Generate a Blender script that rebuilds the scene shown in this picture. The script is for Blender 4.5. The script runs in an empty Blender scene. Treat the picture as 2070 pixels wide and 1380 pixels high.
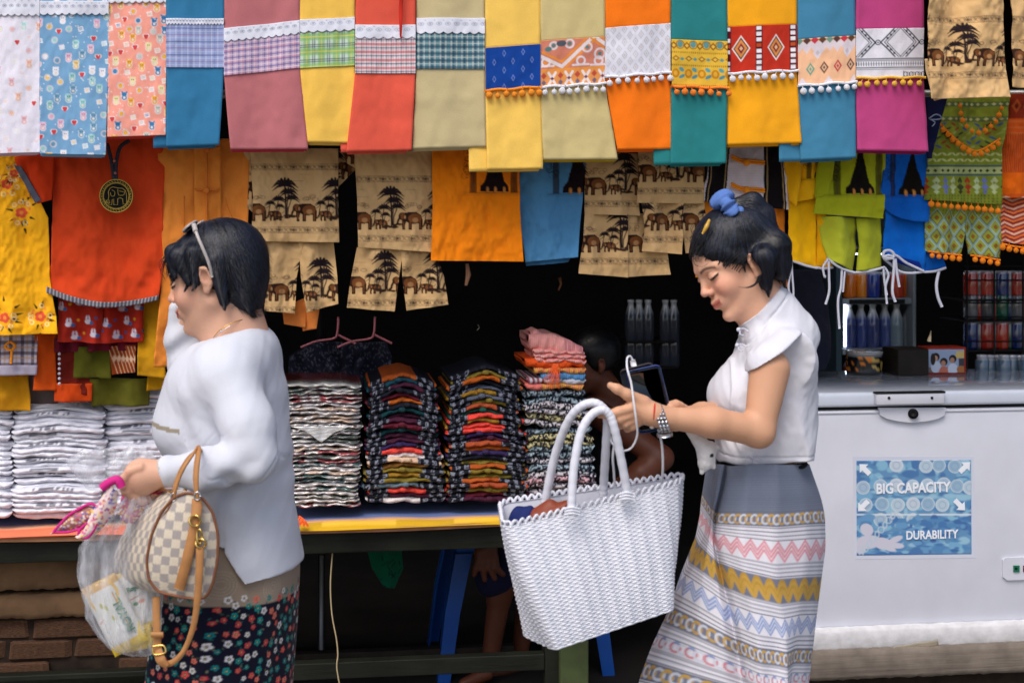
import bpy, bmesh, math, random
import numpy as np
from mathutils import Vector, Matrix
random.seed(7); RNG = np.random.default_rng(7)
SC = bpy.context.scene
COL = SC.collection
F = 2875.0; CX = 1035.0; HY = 440.0; CH = 1.55
# ---------------------------------------------------------------- camera, sky, sun, exposure
cam = bpy.data.cameras.new('camera'); camo = bpy.data.objects.new('camera', cam); COL.objects.link(camo)
camo.location = (0, 0, CH); camo.rotation_euler = (math.radians(90), 0, 0)
cam.lens = 50; cam.sensor_width = 36; cam.shift_y = -(690-HY)/2070.0
cam.clip_start = 0.05; cam.clip_end = 500
cam.dof.use_dof = True; cam.dof.focus_distance = 3.85; cam.dof.aperture_fstop = 5.6
SC.camera = camo
SUN_EL, SUN_AZ = math.radians(56), math.radians(205)      # high, behind the camera, a little to its left
wd = bpy.data.worlds.new('World'); SC.world = wd; wd.use_nodes = True
nt = wd.node_tree; bg = nt.nodes['Background']
sky = nt.nodes.new('ShaderNodeTexSky'); sky.sky_type = 'NISHITA'; sky.sun_disc = False
sky.sun_elevation = SUN_EL; sky.sun_rotation = SUN_AZ; sky.air_density = 1.0; sky.dust_density = 4.0; sky.ozone_density = 1.0
nt.links.new(sky.outputs[0], bg.inputs[0]); bg.inputs[1].default_value = 0.15
sl = bpy.data.lights.new('sun', 'SUN'); sl.energy = 1.4; sl.angle = math.radians(35); sl.color = (1, .975, .94)
so = bpy.data.objects.new('sun', sl); COL.objects.link(so)
sd = Vector((math.sin(SUN_AZ)*math.cos(SUN_EL), math.cos(SUN_AZ)*math.cos(SUN_EL), math.sin(SUN_EL)))
so.rotation_euler = (-sd).to_track_quat('-Z', 'Y').to_euler(); so.location = sd*20
SC.view_settings.view_transform = 'Standard'; SC.view_settings.look = 'None'
SC.view_settings.exposure = 0.22; SC.view_settings.gamma = 1.0; SC.view_settings.use_curve_mapping = False

# ---------------------------------------------------------------- helpers
def lin(c):
    c = np.asarray(c, float)/255.0
    return np.where(c <= .04045, c/12.92, ((c+.055)/1.055)**2.4)
def W(x, y, Y):                       # a point seen at photograph pixel x, y at distance Y
    return np.array([(x-CX)/F*Y, Y, CH-(y-HY)/F*Y])
TH = math.atan(0.135); AD = np.array([math.cos(TH), math.sin(TH), 0]); ND = np.array([-math.sin(TH), math.cos(TH), 0])
NS = [0.]
def YN(x, n):                         # distance of the stall-parallel plane n metres behind the table edge, along pixel column x
    O = np.array([0, 4.2, 0])+(n+NS[0])*ND
    t = 0.135; Y0 = O[1]-O[0]*t
    return Y0/(1-t*(x-CX)/F)
def SP(x, y, n): return W(x, y, YN(x, n))
def SF(a, n, z): return np.array([0, 4.2, 0])+a*AD+n*ND+np.array([0, 0, z])
def AX(x, n):                         # stall coordinate a of pixel column x on plane n
    p = SP(x, HY, n)-np.array([0, 4.2, CH]); return float(p@AD)
def ZY(y, x, n): return float(SP(x, y, n)[2])

def grp(o, label=None, cat=None, group=None, kind=None):
    if label: o['label'] = label
    if cat: o['category'] = cat
    if group: o['group'] = group
    if kind: o['kind'] = kind
    return o
def thing(name, label, cat, loc=(0,0,0), group=None):
    o = bpy.data.objects.new(name, None); COL.objects.link(o); o.location = Vector(loc); o.empty_display_size = .05
    return grp(o, label, cat, group)
def wloc(o):
    v = Vector(o.location)
    while o.parent: o = o.parent; v = v+Vector(o.location)
    return np.array(v)
def mk(name, V, Fc, mat, parent=None, cols=None, smooth=True, base=None, mats=None, fm=None):
    V = np.asarray(V, float)
    if parent is not None: off = wloc(parent)
    else: off = np.array([V[:,0].mean(), V[:,1].mean(), V[:,2].min()]) if base is None else np.asarray(base, float)
    me = bpy.data.meshes.new(name)
    V2 = V-off
    if isinstance(Fc, np.ndarray):
        n, k = Fc.shape
        me.vertices.add(len(V2)); me.vertices.foreach_set('co', V2.astype(np.float32).ravel())
        me.loops.add(n*k); me.loops.foreach_set('vertex_index', Fc.astype(np.int32).ravel())
        me.polygons.add(n); me.polygons.foreach_set('loop_start', np.arange(0, n*k, k, dtype=np.int32))
        me.polygons.foreach_set('loop_total', np.full(n, k, dtype=np.int32))
        me.update(calc_edges=True)
    else:
        me.from_pydata([tuple(v) for v in V2], [], [tuple(int(i) for i in f) for f in Fc]); me.update()
    if cols is not None:
        c = np.ones((len(V2), 4), np.float32); cc = np.asarray(cols, float)
        c[:, :3] = np.clip(cc, 0, 1)
        a = me.color_attributes.new('Col', 'FLOAT_COLOR', 'POINT'); a.data.foreach_set('color', c.ravel())
    if smooth: me.polygons.foreach_set('use_smooth', np.ones(len(me.polygons), bool))
    for m in (mats or [mat]): me.materials.append(m)
    if fm is not None: me.polygons.foreach_set('material_index', np.asarray(fm, np.int32))
    o = bpy.data.objects.new(name, me); COL.objects.link(o)
    if parent is not None: o.parent = parent
    else: o.location = Vector(off)
    return o
def share(src, name, pos, parent, rot=None, scl=None):         # another object with the same mesh data
    o = bpy.data.objects.new(name, src.data if hasattr(src, 'data') else src); COL.objects.link(o)
    o.parent = parent
    o.location = Vector(np.asarray(pos)-(wloc(parent) if parent else 0))
    if rot: o.rotation_euler = rot
    if scl: o.scale = scl
    return o
def mesh_only(name, V, Fc, mat, cols=None, smooth=True):
    o = mk(name, V, Fc, mat, cols=cols, smooth=smooth, base=(0,0,0)); me = o.data; bpy.data.objects.remove(o); return me

def gridF(nr, nc, closed=False):
    i = np.arange(nr-1)[:, None]; j = np.arange(nc if closed else nc-1)[None, :]
    a = i*nc+j; b = i*nc+(j+1) % nc; c = (i+1)*nc+(j+1) % nc; d = (i+1)*nc+j
    return np.stack([a+0*b, d+0*b, c, b], -1).reshape(-1, 4)
def box(x0, x1, y0, y1, z0, z1, bev=0.0, seg=2, frame=True):   # a, n, z of the stall frame when frame is True
    bm = bmesh.new(); bmesh.ops.create_cube(bm, size=1)
    for v in bm.verts:
        v.co = Vector(((x0+x1)/2+v.co.x*(x1-x0), (y0+y1)/2+v.co.y*(y1-y0), (z0+z1)/2+v.co.z*(z1-z0)))
    if bev: bmesh.ops.bevel(bm, geom=bm.edges[:], offset=bev, segments=seg, affect='EDGES', profile=.5)
    V = np.array([v.co[:] for v in bm.verts]); Fc = [[v.index for v in f.verts] for f in bm.faces]; bm.free()
    if frame: V = np.array([SF(*v) for v in V])
    return V, Fc
def cat(*ms):
    V = []; Fc = []; n = 0
    for v, f in ms:
        V.append(np.asarray(v)); Fc += [[i+n for i in q] for q in f]; n += len(v)
    return np.concatenate(V), Fc
def tube(P, r, sides=8, cap=True, flat=None):
    P = np.asarray(P, float); n = len(P); r = np.broadcast_to(np.asarray(r, float), (n,))
    T = np.gradient(P, axis=0); T /= np.linalg.norm(T, axis=1)[:, None]+1e-12
    up = np.array([0, 0, 1.0]) if abs(T[0][2]) < .9 else np.array([0, 1.0, 0])
    N = np.cross(T[0], up); N /= np.linalg.norm(N); V = []
    for i in range(n):
        N = N-T[i]*(N@T[i]); N /= np.linalg.norm(N)+1e-12; B = np.cross(T[i], N)
        a = np.linspace(0, 2*math.pi, sides, endpoint=False)
        V.append(P[i]+r[i]*(np.cos(a)[:, None]*N+np.sin(a)[:, None]*B*(flat or 1)))
    V = np.concatenate(V); Fc = gridF(n, sides, True)[:, ::-1].tolist()
    if cap: Fc += [list(range(sides)), list(range((n-1)*sides, n*sides))[::-1]]
    return V, Fc
def spline(P, n=24):
    P = np.asarray(P, float); m = len(P)
    t = np.linspace(0, m-1-1e-9, n); i = t.astype(int); f = (t-i)[:, None]
    g = lambda k: P[np.clip(i+k, 0, m-1)]
    p0, p1, p2, p3 = g(-1), g(0), g(1), g(2)
    return .5*((2*p1)+(-p0+p2)*f+(2*p0-5*p1+4*p2-p3)*f**2+(-p0+3*p1-3*p2+p3)*f**3)
def lathe(prof, n=20, c=(0,0,0)):     # prof: (r, z)
    a = np.linspace(0, 2*math.pi, n, endpoint=False)
    V = np.concatenate([np.stack([r*np.cos(a), r*np.sin(a), np.full(n, z)], 1) for r, z in prof])+np.array(c)
    Fc = gridF(len(prof), n, True)[:, ::-1].tolist()
    Fc += [list(range(n))[::-1], list(range((len(prof)-1)*n, len(prof)*n))]
    return V, Fc
def ball(c, r, n=10, sq=(1,1,1)):
    th = np.linspace(.02, math.pi-.02, n)
    V, Fc = lathe([(math.sin(t)*r, -math.cos(t)*r) for t in th], n+4)
    return V*np.array(sq)+np.array(c), Fc
# ---------------------------------------------------------------- smooth value noise on arrays
def vnoise(x, y, seed=0):
    r = np.random.default_rng(seed).random((64, 64))
    xi = np.floor(x).astype(int); yi = np.floor(y).astype(int); fx = x-xi; fy = y-yi
    fx = fx*fx*(3-2*fx); fy = fy*fy*(3-2*fy)
    g = lambda a, b: r[(yi+b) % 64, (xi+a) % 64]
    return (g(0,0)*(1-fx)+g(1,0)*fx)*(1-fy)+(g(0,1)*(1-fx)+g(1,1)*fx)*fy-.5
def fbm(x, y, seed=0, o=3):
    return sum(vnoise(x*2**k, y*2**k, seed+k)/2**k for k in range(o))
# ---------------------------------------------------------------- materials
MATS = {}
def mat(key, color=(200,200,200), rough=.8, spec=.3, metal=0., attr=False, bump=0., bscale=60., stretch=(1,1,1), var=.0,
        vscale=20., sheen=0., trans=0., ior=1.45, emit=0., coat=0., alpha=1., weave=0., sss=0., wrinkle=0., lincol=None, vstretch=None):
    if key in MATS: return MATS[key]
    m = bpy.data.materials.new(key); m.use_nodes = True; t = m.node_tree; b = t.nodes['Principled BSDF']
    N = lambda k: t.nodes.new(k)
    c = lincol if lincol is not None else lin(color)
    tc = N('ShaderNodeTexCoord')
    src = None
    if attr:
        a = N('ShaderNodeAttribute'); a.attribute_name = 'Col'; src = a.outputs['Color']
    else:
        r = N('ShaderNodeRGB'); r.outputs[0].default_value = (*c, 1); src = r.outputs[0]
    def noise(scale, st=(1,1,1), det=4):
        mp = N('ShaderNodeMapping'); mp.inputs['Scale'].default_value = st
        n = N('ShaderNodeTexNoise'); n.inputs['Scale'].default_value = scale; n.inputs['Detail'].default_value = det
        t.links.new(tc.outputs['Object'], mp.inputs[0]); t.links.new(mp.outputs[0], n.inputs['Vector']); return n.outputs['Fac']
    def mul(src, fac, lo, hi):
        mr = N('ShaderNodeMapRange'); mr.inputs['From Min'].default_value = .3; mr.inputs['From Max'].default_value = .7
        mr.inputs['To Min'].default_value = lo; mr.inputs['To Max'].default_value = hi; t.links.new(fac, mr.inputs[0])
        x = N('ShaderNodeVectorMath'); x.operation = 'SCALE'; t.links.new(src, x.inputs[0]); t.links.new(mr.outputs[0], x.inputs['Scale']); return x.outputs[0]
    if var: src = mul(src, noise(vscale, vstretch or (1,1,1)), 1-var, 1+var)
    if weave:
        src = mul(src, noise(260, (1, 1, 6), 2), 1-weave, 1+weave)
        src = mul(src, noise(260, (6, 6, 1), 2), 1-weave, 1+weave)
    t.links.new(src, b.inputs['Base Color'])
    b.inputs['Roughness'].default_value = rough; b.inputs['Specular IOR Level'].default_value = spec
    b.inputs['Metallic'].default_value = metal; b.inputs['IOR'].default_value = ior
    if sheen: b.inputs['Sheen Weight'].default_value = sheen
    if trans: b.inputs['Transmission Weight'].default_value = trans
    if coat: b.inputs['Coat Weight'].default_value = coat; b.inputs['Coat Roughness'].default_value = .08
    if sss:
        b.inputs['Subsurface Weight'].default_value = sss; b.inputs['Subsurface Radius'].default_value = (.012, .004, .002); b.inputs['Subsurface Scale'].default_value = .6
    if emit: t.links.new(src, b.inputs['Emission Color']); b.inputs['Emission Strength'].default_value = emit
    last = None
    def addb(fac, st, dist):
        nonlocal last
        q = N('ShaderNodeBump'); q.inputs['Strength'].default_value = st; q.inputs['Distance'].default_value = dist
        t.links.new(fac, q.inputs['Height'])
        if last: t.links.new(last, q.inputs['Normal'])
        last = q.outputs[0]
    if wrinkle:
        addb(noise(5, (1, 1, 1.3), 3), min(1, wrinkle*.7), .012)
        mp = N('ShaderNodeMapping'); mp.inputs['Scale'].default_value = (1, 1, .55); mp.inputs['Rotation'].default_value = (0, .7, 0)
        n = N('ShaderNodeTexNoise'); n.noise_type = 'RIDGED_MULTIFRACTAL'; n.inputs['Scale'].default_value = 7; n.inputs['Detail'].default_value = 2; n.inputs['Distortion'].default_value = .6
        t.links.new(tc.outputs['Object'], mp.inputs[0]); t.links.new(mp.outputs[0], n.inputs['Vector']); addb(n.outputs['Fac'], min(1, wrinkle*.5), .006)
    if bump: addb(noise(bscale, stretch), bump, .004)
    if weave: addb(noise(500, (1,1,1), 2), .25, .0008)
    if last: t.links.new(last, b.inputs['Normal'])
    if alpha < 1: b.inputs['Alpha'].default_value = alpha
    MATS[key] = m; return m
CLOTH = mat('cotton_print', attr=True, rough=.9, spec=.15, weave=.05, wrinkle=.3, sheen=.06, var=.03, vscale=14)
SOFT = mat('soft_cotton', attr=True, rough=.92, spec=.12, weave=.04, wrinkle=.45, bump=.25, bscale=45, stretch=(1,1,.35), sheen=.06, var=.05, vscale=10)

# ---------------------------------------------------------------- canvas: a little painter whose result becomes vertex colours
class Cv:
    def __init__(s, w, h, c, x0=0, y0=0):
        s.w = int(w)+1; s.h = int(h)+1; s.x0 = x0; s.y0 = y0
        s.a = np.empty((s.h, s.w, 3)); s.a[:] = lin(c)
    def win(s, xa, ya, xb, yb):
        xa -= s.x0; xb -= s.x0; ya -= s.y0; yb -= s.y0
        i0, i1 = max(0, int(ya)-1), min(s.h, int(yb)+2); j0, j1 = max(0, int(xa)-1), min(s.w, int(xb)+2)
        if i0 >= i1 or j0 >= j1: return None
        yy, xx = np.mgrid[i0:i1, j0:j1]; return (slice(i0, i1), slice(j0, j1)), xx+s.x0, yy+s.y0
    def mix(s, sl, m, c):
        m = np.clip(m, 0, 1)[..., None]; s.a[sl] = s.a[sl]*(1-m)+lin(c)*m
    def rect(s, xa, ya, xb, yb, c, al=1):
        q = s.win(xa, ya, xb, yb)
        if q: sl, X, Y = q; s.mix(sl, al*np.clip(np.minimum(np.minimum(X-xa, xb-X), np.minimum(Y-ya, yb-Y))+.5, 0, 1), c)
    def ell(s, cx, cy, rx, ry, c, ang=0, al=1):
        R = max(rx, ry)+1; q = s.win(cx-R, cy-R, cx+R, cy+R)
        if q:
            sl, X, Y = q; ca, sa = math.cos(ang), math.sin(ang); u = (X-cx)*ca+(Y-cy)*sa; v = -(X-cx)*sa+(Y-cy)*ca
            d = np.sqrt((u/rx)**2+(v/ry)**2); s.mix(sl, al*((1-d)*min(rx, ry)+.5), c)
    def ring(s, cx, cy, r, w, c, al=1, ry=None):
        ry = ry or r; R = max(r, ry)+w+1; q = s.win(cx-R, cy-R, cx+R, cy+R)
        if q:
            sl, X, Y = q; d = np.abs(np.sqrt(((X-cx)/r)**2+((Y-cy)/ry)**2)-1)*min(r, ry); s.mix(sl, al*(w/2-d+.5), c)
    def line(s, P, w, c, al=1, w2=None):
        for k in range(len(P)-1):
            (xa, ya), (xb, yb) = P[k], P[k+1]; R = w/2+1.5
            q = s.win(min(xa, xb)-R, min(ya, yb)-R, max(xa, xb)+R, max(ya, yb)+R)
            if not q: continue
            sl, X, Y = q; dx, dy = xb-xa, yb-ya; L = dx*dx+dy*dy+1e-9
            t = np.clip(((X-xa)*dx+(Y-ya)*dy)/L, 0, 1); d = np.hypot(X-xa-t*dx, Y-ya-t*dy)
            ww = w if w2 is None else w+(w2-w)*(k+t)/(len(P)-1)
            s.mix(sl, al*(ww/2-d+.5), c)
    def poly(s, P, c, al=1):
        P = np.asarray(P, float); q = s.win(P[:,0].min(), P[:,1].min(), P[:,0].max(), P[:,1].max())
        if not q: return
        sl, X, Y = q; m = np.zeros(X.shape, bool); n = len(P)
        for i in range(n):
            (xa, ya), (xb, yb) = P[i], P[(i+1) % n]
            if ya == yb: continue
            c1 = ((ya > Y) != (yb > Y)) & (X < (xb-xa)*(Y-ya)/(yb-ya)+xa); m ^= c1
        s.mix(sl, al*m.astype(float), c)
    def dia(s, cx, cy, rx, ry, c, al=1):
        q = s.win(cx-rx, cy-ry, cx+rx, cy+ry)
        if q: sl, X, Y = q; s.mix(sl, al*((1-np.abs(X-cx)/rx-np.abs(Y-cy)/ry)*min(rx, ry)+.5), c)
    def sample(s, x, y):
        x = np.clip(x-s.x0, 0, s.w-1.001); y = np.clip(y-s.y0, 0, s.h-1.001)
        i = y.astype(int); j = x.astype(int); fy = (y-i)[..., None]; fx = (x-j)[..., None]; a = s.a
        return (a[i, j]*(1-fx)+a[i, j+1]*fx)*(1-fy)+(a[i+1, j]*(1-fx)+a[i+1, j+1]*fx)*fy

def elephant(cv, x, y, s, flip=False, dark=(52,30,22), mid=(120,72,38), light=(172,126,82)):
    f = -1 if flip else 1
    P = lambda pts: [(x+f*px*s, y+py*s) for px, py in pts]
    # faces left when not flipped; x, y is the body centre; s = body length
    cv.poly(P([(-.52,-.22),(-.36,-.34),(-.1,-.38),(.2,-.36),(.42,-.22),(.5,0),(.5,.2),(.47,.48),(.3,.48),(.3,.18),(.05,.2),(-.02,.2),(-.02,.48),(-.2,.48),(-.2,.15),(-.3,.1),(-.36,.3),(-.34,.48),(-.48,.48),(-.5,.2),(-.5,.05)]), dark)
    cv.ell(x+f*.12*s, y-.06*s, .32*s, .23*s, mid); cv.ell(x+f*.14*s, y+.02*s, .15*s, .12*s, light, al=.7)
    cv.ell(x-f*.48*s, y-.16*s, .19*s, .19*s, dark); cv.ell(x-f*.46*s, y-.16*s, .14*s, .15*s, mid)
    cv.ell(x-f*.36*s, y-.12*s, .08*s, .13*s, dark); cv.ell(x-f*.36*s, y-.12*s, .05*s, .09*s, light)
    cv.line(P([(-.6,-.12),(-.68,.05),(-.72,.2),(-.82,.28)]), max(1.5, .1*s), dark)
    cv.line(P([(.48,-.15),(.6,-.22),(.66,-.36)]), max(1, .03*s), dark)
    for lx in (-.42, -.11, .38): cv.line(P([(lx,.1),(lx,.4)]), max(1, .05*s), mid)
def palm(cv, x, y, h, c=(35,25,30), lean=0.1):
    cv.line([(x, y), (x+lean*h*.5, y+h*.5), (x+lean*h*.6, y+h)], max(1.6, h*.05), c)
    for k in range(9):
        a = math.radians(-200+k*27.5); r = h*.42
        x1, y1 = x+math.cos(a)*r*.55, y+math.sin(a)*r*.45; x2, y2 = x+math.cos(a)*r, y+math.sin(a)*r*.5+r*.32
        cv.line([(x, y), (x1, y1), (x2, y2)], h*.115, c, w2=1)
def border(cv, x0, x1, y, c=(70,52,45), h=12):
    cv.line([(x0, y-h/2), (x1, y-h/2)], 1.1, c, .5); cv.line([(x0, y+h/2), (x1, y+h/2)], 1.1, c, .5)
    k = 0; x = x0
    while x < x1:
        if k % 3 == 0:
            for a in range(0, 180, 36):
                dx, dy = math.cos(math.radians(a))*h*.55, math.sin(math.radians(a))*h*.55; cv.line([(x-dx, y-dy), (x+dx, y+dy)], 1.3, c, .8)
        else: cv.ring(x, y, h*.33, 1.2, c, .6); cv.ring(x+3, y-2, 2, 1, c, .5)
        x += h*.8; k += 1
EBASE = (212,174,122)
def elephant_cloth(x0, y0, x1, y1, rows, seed=0, base=EBASE, top=None):
    """rows: list of baseline y where a herd stands, each with its palms above and border below"""
    cv = Cv(x1-x0, y1-y0, base, x0, y0); r = random.Random(seed)
    for yb in rows:
        x = x0-20+r.random()*20
        for q in range(9):                                        # sketchy sky lines
            xx = x0+r.random()*(x1-x0); yy = yb-50-r.random()*45; cv.line([(xx, yy), (xx+14+r.random()*20, yy+r.random()*2)], 1, (110,85,70), .5)
        while x < x1+20:
            palm(cv, x, yb-42, 38, lean=-.15); palm(cv, x+13, yb-72, 66, lean=.05); palm(cv, x+27, yb-44, 40, lean=-.35); palm(cv, x+3, yb-28, 25, lean=-.3); palm(cv, x+20, yb-56, 48, lean=-.1)
            for q in range(8): cv.ell(x+r.random()*36-4, yb-2-r.random()*8, 6, 2.3, (56,36,28), al=.75)
            for q in range(6): cv.ring(x+40+r.random()*36, yb-42-r.random()*8, 3+r.random()*4, 1, (90,66,52), .6, ry=3)
            elephant(cv, x+57, yb-18, 42); elephant(cv, x+97, yb-10, 24); palm(cv, x+86, yb-34, 28, lean=-.2); x += 102
        border(cv, x0, x1, yb+20)
    if top is not None: border(cv, x0, x1, top)
    return cv

# ---------------------------------------------------------------- cloth sheets
def interp_edge(E, t):
    E = np.asarray(E, float); yy = E[:, 1]; s = np.r_[0, np.cumsum(np.hypot(np.diff(E[:,0]), np.diff(E[:,1])))]; s /= s[-1]
    return np.interp(t, s, E[:,0]), np.interp(t, s, E[:,1])
def sheet(name, L, R, n, paint, parent=None, step=4.0, disp=None, mat_=None, thick=0.004, colmul=1.0, bot=None, botp=3, off=0.0, uv=False, label=None, plane=None):
    """a cloth spanning the pixel polylines L (left edge) and R (right edge), both top to bottom, on stall plane n.
    paint: Cv or colour. disp(x, y) -> metres away from the street. bot(u) -> pixels added to the lowest rows."""
    L = np.asarray(L, float); R = np.asarray(R, float)
    h = max(np.ptp(L[:,1]), np.ptp(R[:,1])); w = max(abs(R[:,0]-L[:,0].mean()).max(), abs(np.median(R[:,0])-np.median(L[:,0])))
    nr = max(3, int(h/step)+1); nc = max(3, int(w/step)+1)
    t = np.linspace(0, 1, nr); u = np.linspace(0, 1, nc)
    lx, ly = interp_edge(L, t); rx, ry = interp_edge(R, t)
    X = lx[:, None]*(1-u)+rx[:, None]*u; Y = ly[:, None]*(1-u)+ry[:, None]*u
    if bot is not None: Y = Y+np.asarray([bot(a) for a in u])[None, :]*(t[:, None]**botp)
    D = np.zeros_like(X) if disp is None else disp(X, Y)
    D = D+off
    if plane is None:
        Yd = YN(X, n)
        P = np.stack([(X-CX)/F*Yd, Yd, CH-(Y-HY)/F*Yd], -1)+D[..., None]*ND
    else:
        Yd = np.full_like(X, plane); P = np.stack([(X-CX)/F*Yd, Yd, CH-(Y-HY)/F*Yd], -1)+D[..., None]*np.array([0, 1, 0])
    if isinstance(paint, Cv):
        if uv: C = paint.sample(u[None, :]*(paint.w-1)+0*X+paint.x0, t[:, None]*(paint.h-1)+0*X+paint.y0)
        else: C = paint.sample(X, Y)
    else: C = np.broadcast_to(lin(paint), X.shape+(3,))
    C = C*colmul
    V = P.reshape(-1, 3); Fc = gridF(nr, nc); C = C.reshape(-1, 3)
    idx = np.arange(nr*nc).reshape(nr, nc)
    ring = np.concatenate([idx[0, :], idx[1:, -1], idx[-1, -2::-1], idx[-2:0:-1, 0]])
    m = len(ring); V2 = V[ring]+ND*thick; b0 = len(V)
    k = np.arange(m); k2 = (k+1) % m
    side = np.stack([ring[k], ring[k2], b0+k2, b0+k], -1)
    V = np.concatenate([V, V2]); C = np.concatenate([C, C[ring]])
    # closing back: rows of the coarse ring
    Fa = np.concatenate([Fc, side])
    me_f = Fa
    o = mk(name, V, me_f, mat_ or CLOTH, parent, cols=C)
    if label: o['label'] = label
    return o
def folds(seed=0, amp=.006, wl=34, lean=0., grow=None, am2=.0035, curl=0):
    """soft vertical folds (in metres) as a function of pixel position"""
    r = np.random.default_rng(seed); ph = r.random(6)*6.28
    def f(X, Y):
        Xs = X+lean*Y
        d = amp*(np.sin(Xs/wl*2*math.pi/2+ph[0]+.8*np.sin(Y/90+ph[1]))+.5*np.sin(Xs/wl*2.7+ph[2]+.6*np.sin(Y/60+ph[3])))
        d = d+am2*fbm(Xs/26, Y/40, seed)*2
        if grow is not None: d = d*np.clip((Y-grow[0])/(grow[1]-grow[0]), .15, 1)
        return d
    return f
# ================================================================ the setting
DARKWOOD = mat('dark_stained_wood', (40,34,30), rough=.8, bump=.4, bscale=30, stretch=(1,1,8), var=.3)
def struct(name, V, Fc, m, **k):
    o = mk(name, V, Fc, m, smooth=False, **k); o['kind'] = 'structure'; return o
ASPH = mat('street_concrete', (120,116,110), rough=.95, bump=.5, bscale=25, var=.18, vscale=3)
struct('ground', [(-60,-60,0),(60,-60,0),(60,60,0),(-60,60,0)], [[0,1,2,3]], ASPH)
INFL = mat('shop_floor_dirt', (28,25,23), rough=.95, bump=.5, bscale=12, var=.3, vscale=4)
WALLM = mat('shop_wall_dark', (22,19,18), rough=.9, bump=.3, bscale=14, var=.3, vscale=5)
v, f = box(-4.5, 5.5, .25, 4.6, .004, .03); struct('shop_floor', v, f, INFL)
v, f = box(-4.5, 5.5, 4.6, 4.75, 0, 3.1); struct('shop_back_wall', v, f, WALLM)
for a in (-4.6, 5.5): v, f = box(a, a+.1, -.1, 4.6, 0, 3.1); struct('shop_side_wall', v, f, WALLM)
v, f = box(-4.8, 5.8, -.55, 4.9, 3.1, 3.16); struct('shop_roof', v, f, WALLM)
# the hanging rails
RAIL = mat('galvanised_rail', (150,150,150), rough=.4, metal=.8, var=.1)
def rail(n, y0, y1, label):
    P = [SP(-500, y0, n), SP(2600, y1, n)]; v, f = tube(P, .014, 10); o = mk('hanging_rail', v, f, RAIL)
    grp(o, label, 'rail')
rail(-.30, -115, -115, 'metal rail above the frame that carries the front row of folded sarongs')
rail(-.06, 190, 190, 'metal rail behind the sarongs that carries the row of hanging shirts')

# ---------------------------------------------------------------- table with boards
PLY = mat('worn_plywood_edge', (172,120,86), rough=.8, bump=.3, bscale=60, stretch=(1,1,6), var=.25, vscale=12)
GRN = mat('dark_green_painted_timber', (24,27,19), rough=.6, bump=.5, bscale=30, stretch=(.2,.2,2), var=.45, vscale=9)
GRN2 = mat('green_painted_post', (66,76,46), rough=.6, bump=.4, bscale=30, stretch=(1,1,.3), var=.30, vscale=12)
a0, a1 = AX(-500, 0), AX(1178, 0)
TZ = ZY(1063, 700, 0); BT = ZY(1072, 700, 0)
T = thing('market_table', 'long green timber market table with a plywood top that carries the stacks of folded clothes', 'table', SF((a0+a1)/2, .35, 0))
def sagbox(a0, a1, n0, n1, z0, z1, amp, seed, nseg=40):
    V = []; 
    for i in range(nseg+1):
        a = a0+(a1-a0)*i/nseg; d = amp*(math.sin(a*3+seed)+.5*math.sin(a*7.3+seed)); d2 = amp*.6*math.sin(a*11+seed)
        V += [SF(a, n0+d2, z0+d), SF(a, n0+d2, z1+d), SF(a, n1, z1+d), SF(a, n1, z0+d)]
    Fc = gridF(nseg+1, 4, True).tolist()+[[0,1,2,3],[4*nseg+3,4*nseg+2,4*nseg+1,4*nseg]]
    return np.array(V), Fc
v, f = sagbox(a0, a1, -.02, .62, BT, TZ, .003, 1); mk('table_top', v, f, PLY, T, smooth=False)
z1 = BT-.004; z0 = ZY(1116, 700, .01)
v, f = box(a0, a1-.02, .005, .05, z0, z1, .003); mk('apron', v, f, GRN, T, smooth=False)
v, f = box(AX(1133, .0), AX(1190, .0), .0, .09, 0, z1-.002, .004); mk('leg', v, f, GRN2, T, smooth=False)
v, f = box(AX(1100, .05), AX(1131, .05), .03, .10, 0, z0-.003, .003); mk('leg', v, f, GRN, T, smooth=False, )
v, f = box(AX(1133, .55), AX(1180, .55), .53, .6, 0, z1-.002, .004); mk('leg', v, f, GRN, T, smooth=False)
v, f = box(AX(-420, .55), AX(-370, .55), .53, .6, 0, z1-.002, .004); mk('leg', v, f, GRN, T, smooth=False)
v, f = box(a0, AX(1098, .06), .03, .07, ZY(1358, 900, .05), ZY(1325, 900, .05), .003); mk('stretcher', v, f, GRN, T, smooth=False)
v, f = box(a0, AX(1040, .5), .5, .54, ZY(1338, 700, .5), ZY(1318, 700, .5), .003); mk('stretcher', v, f, DARKWOOD, T, smooth=False)
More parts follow.
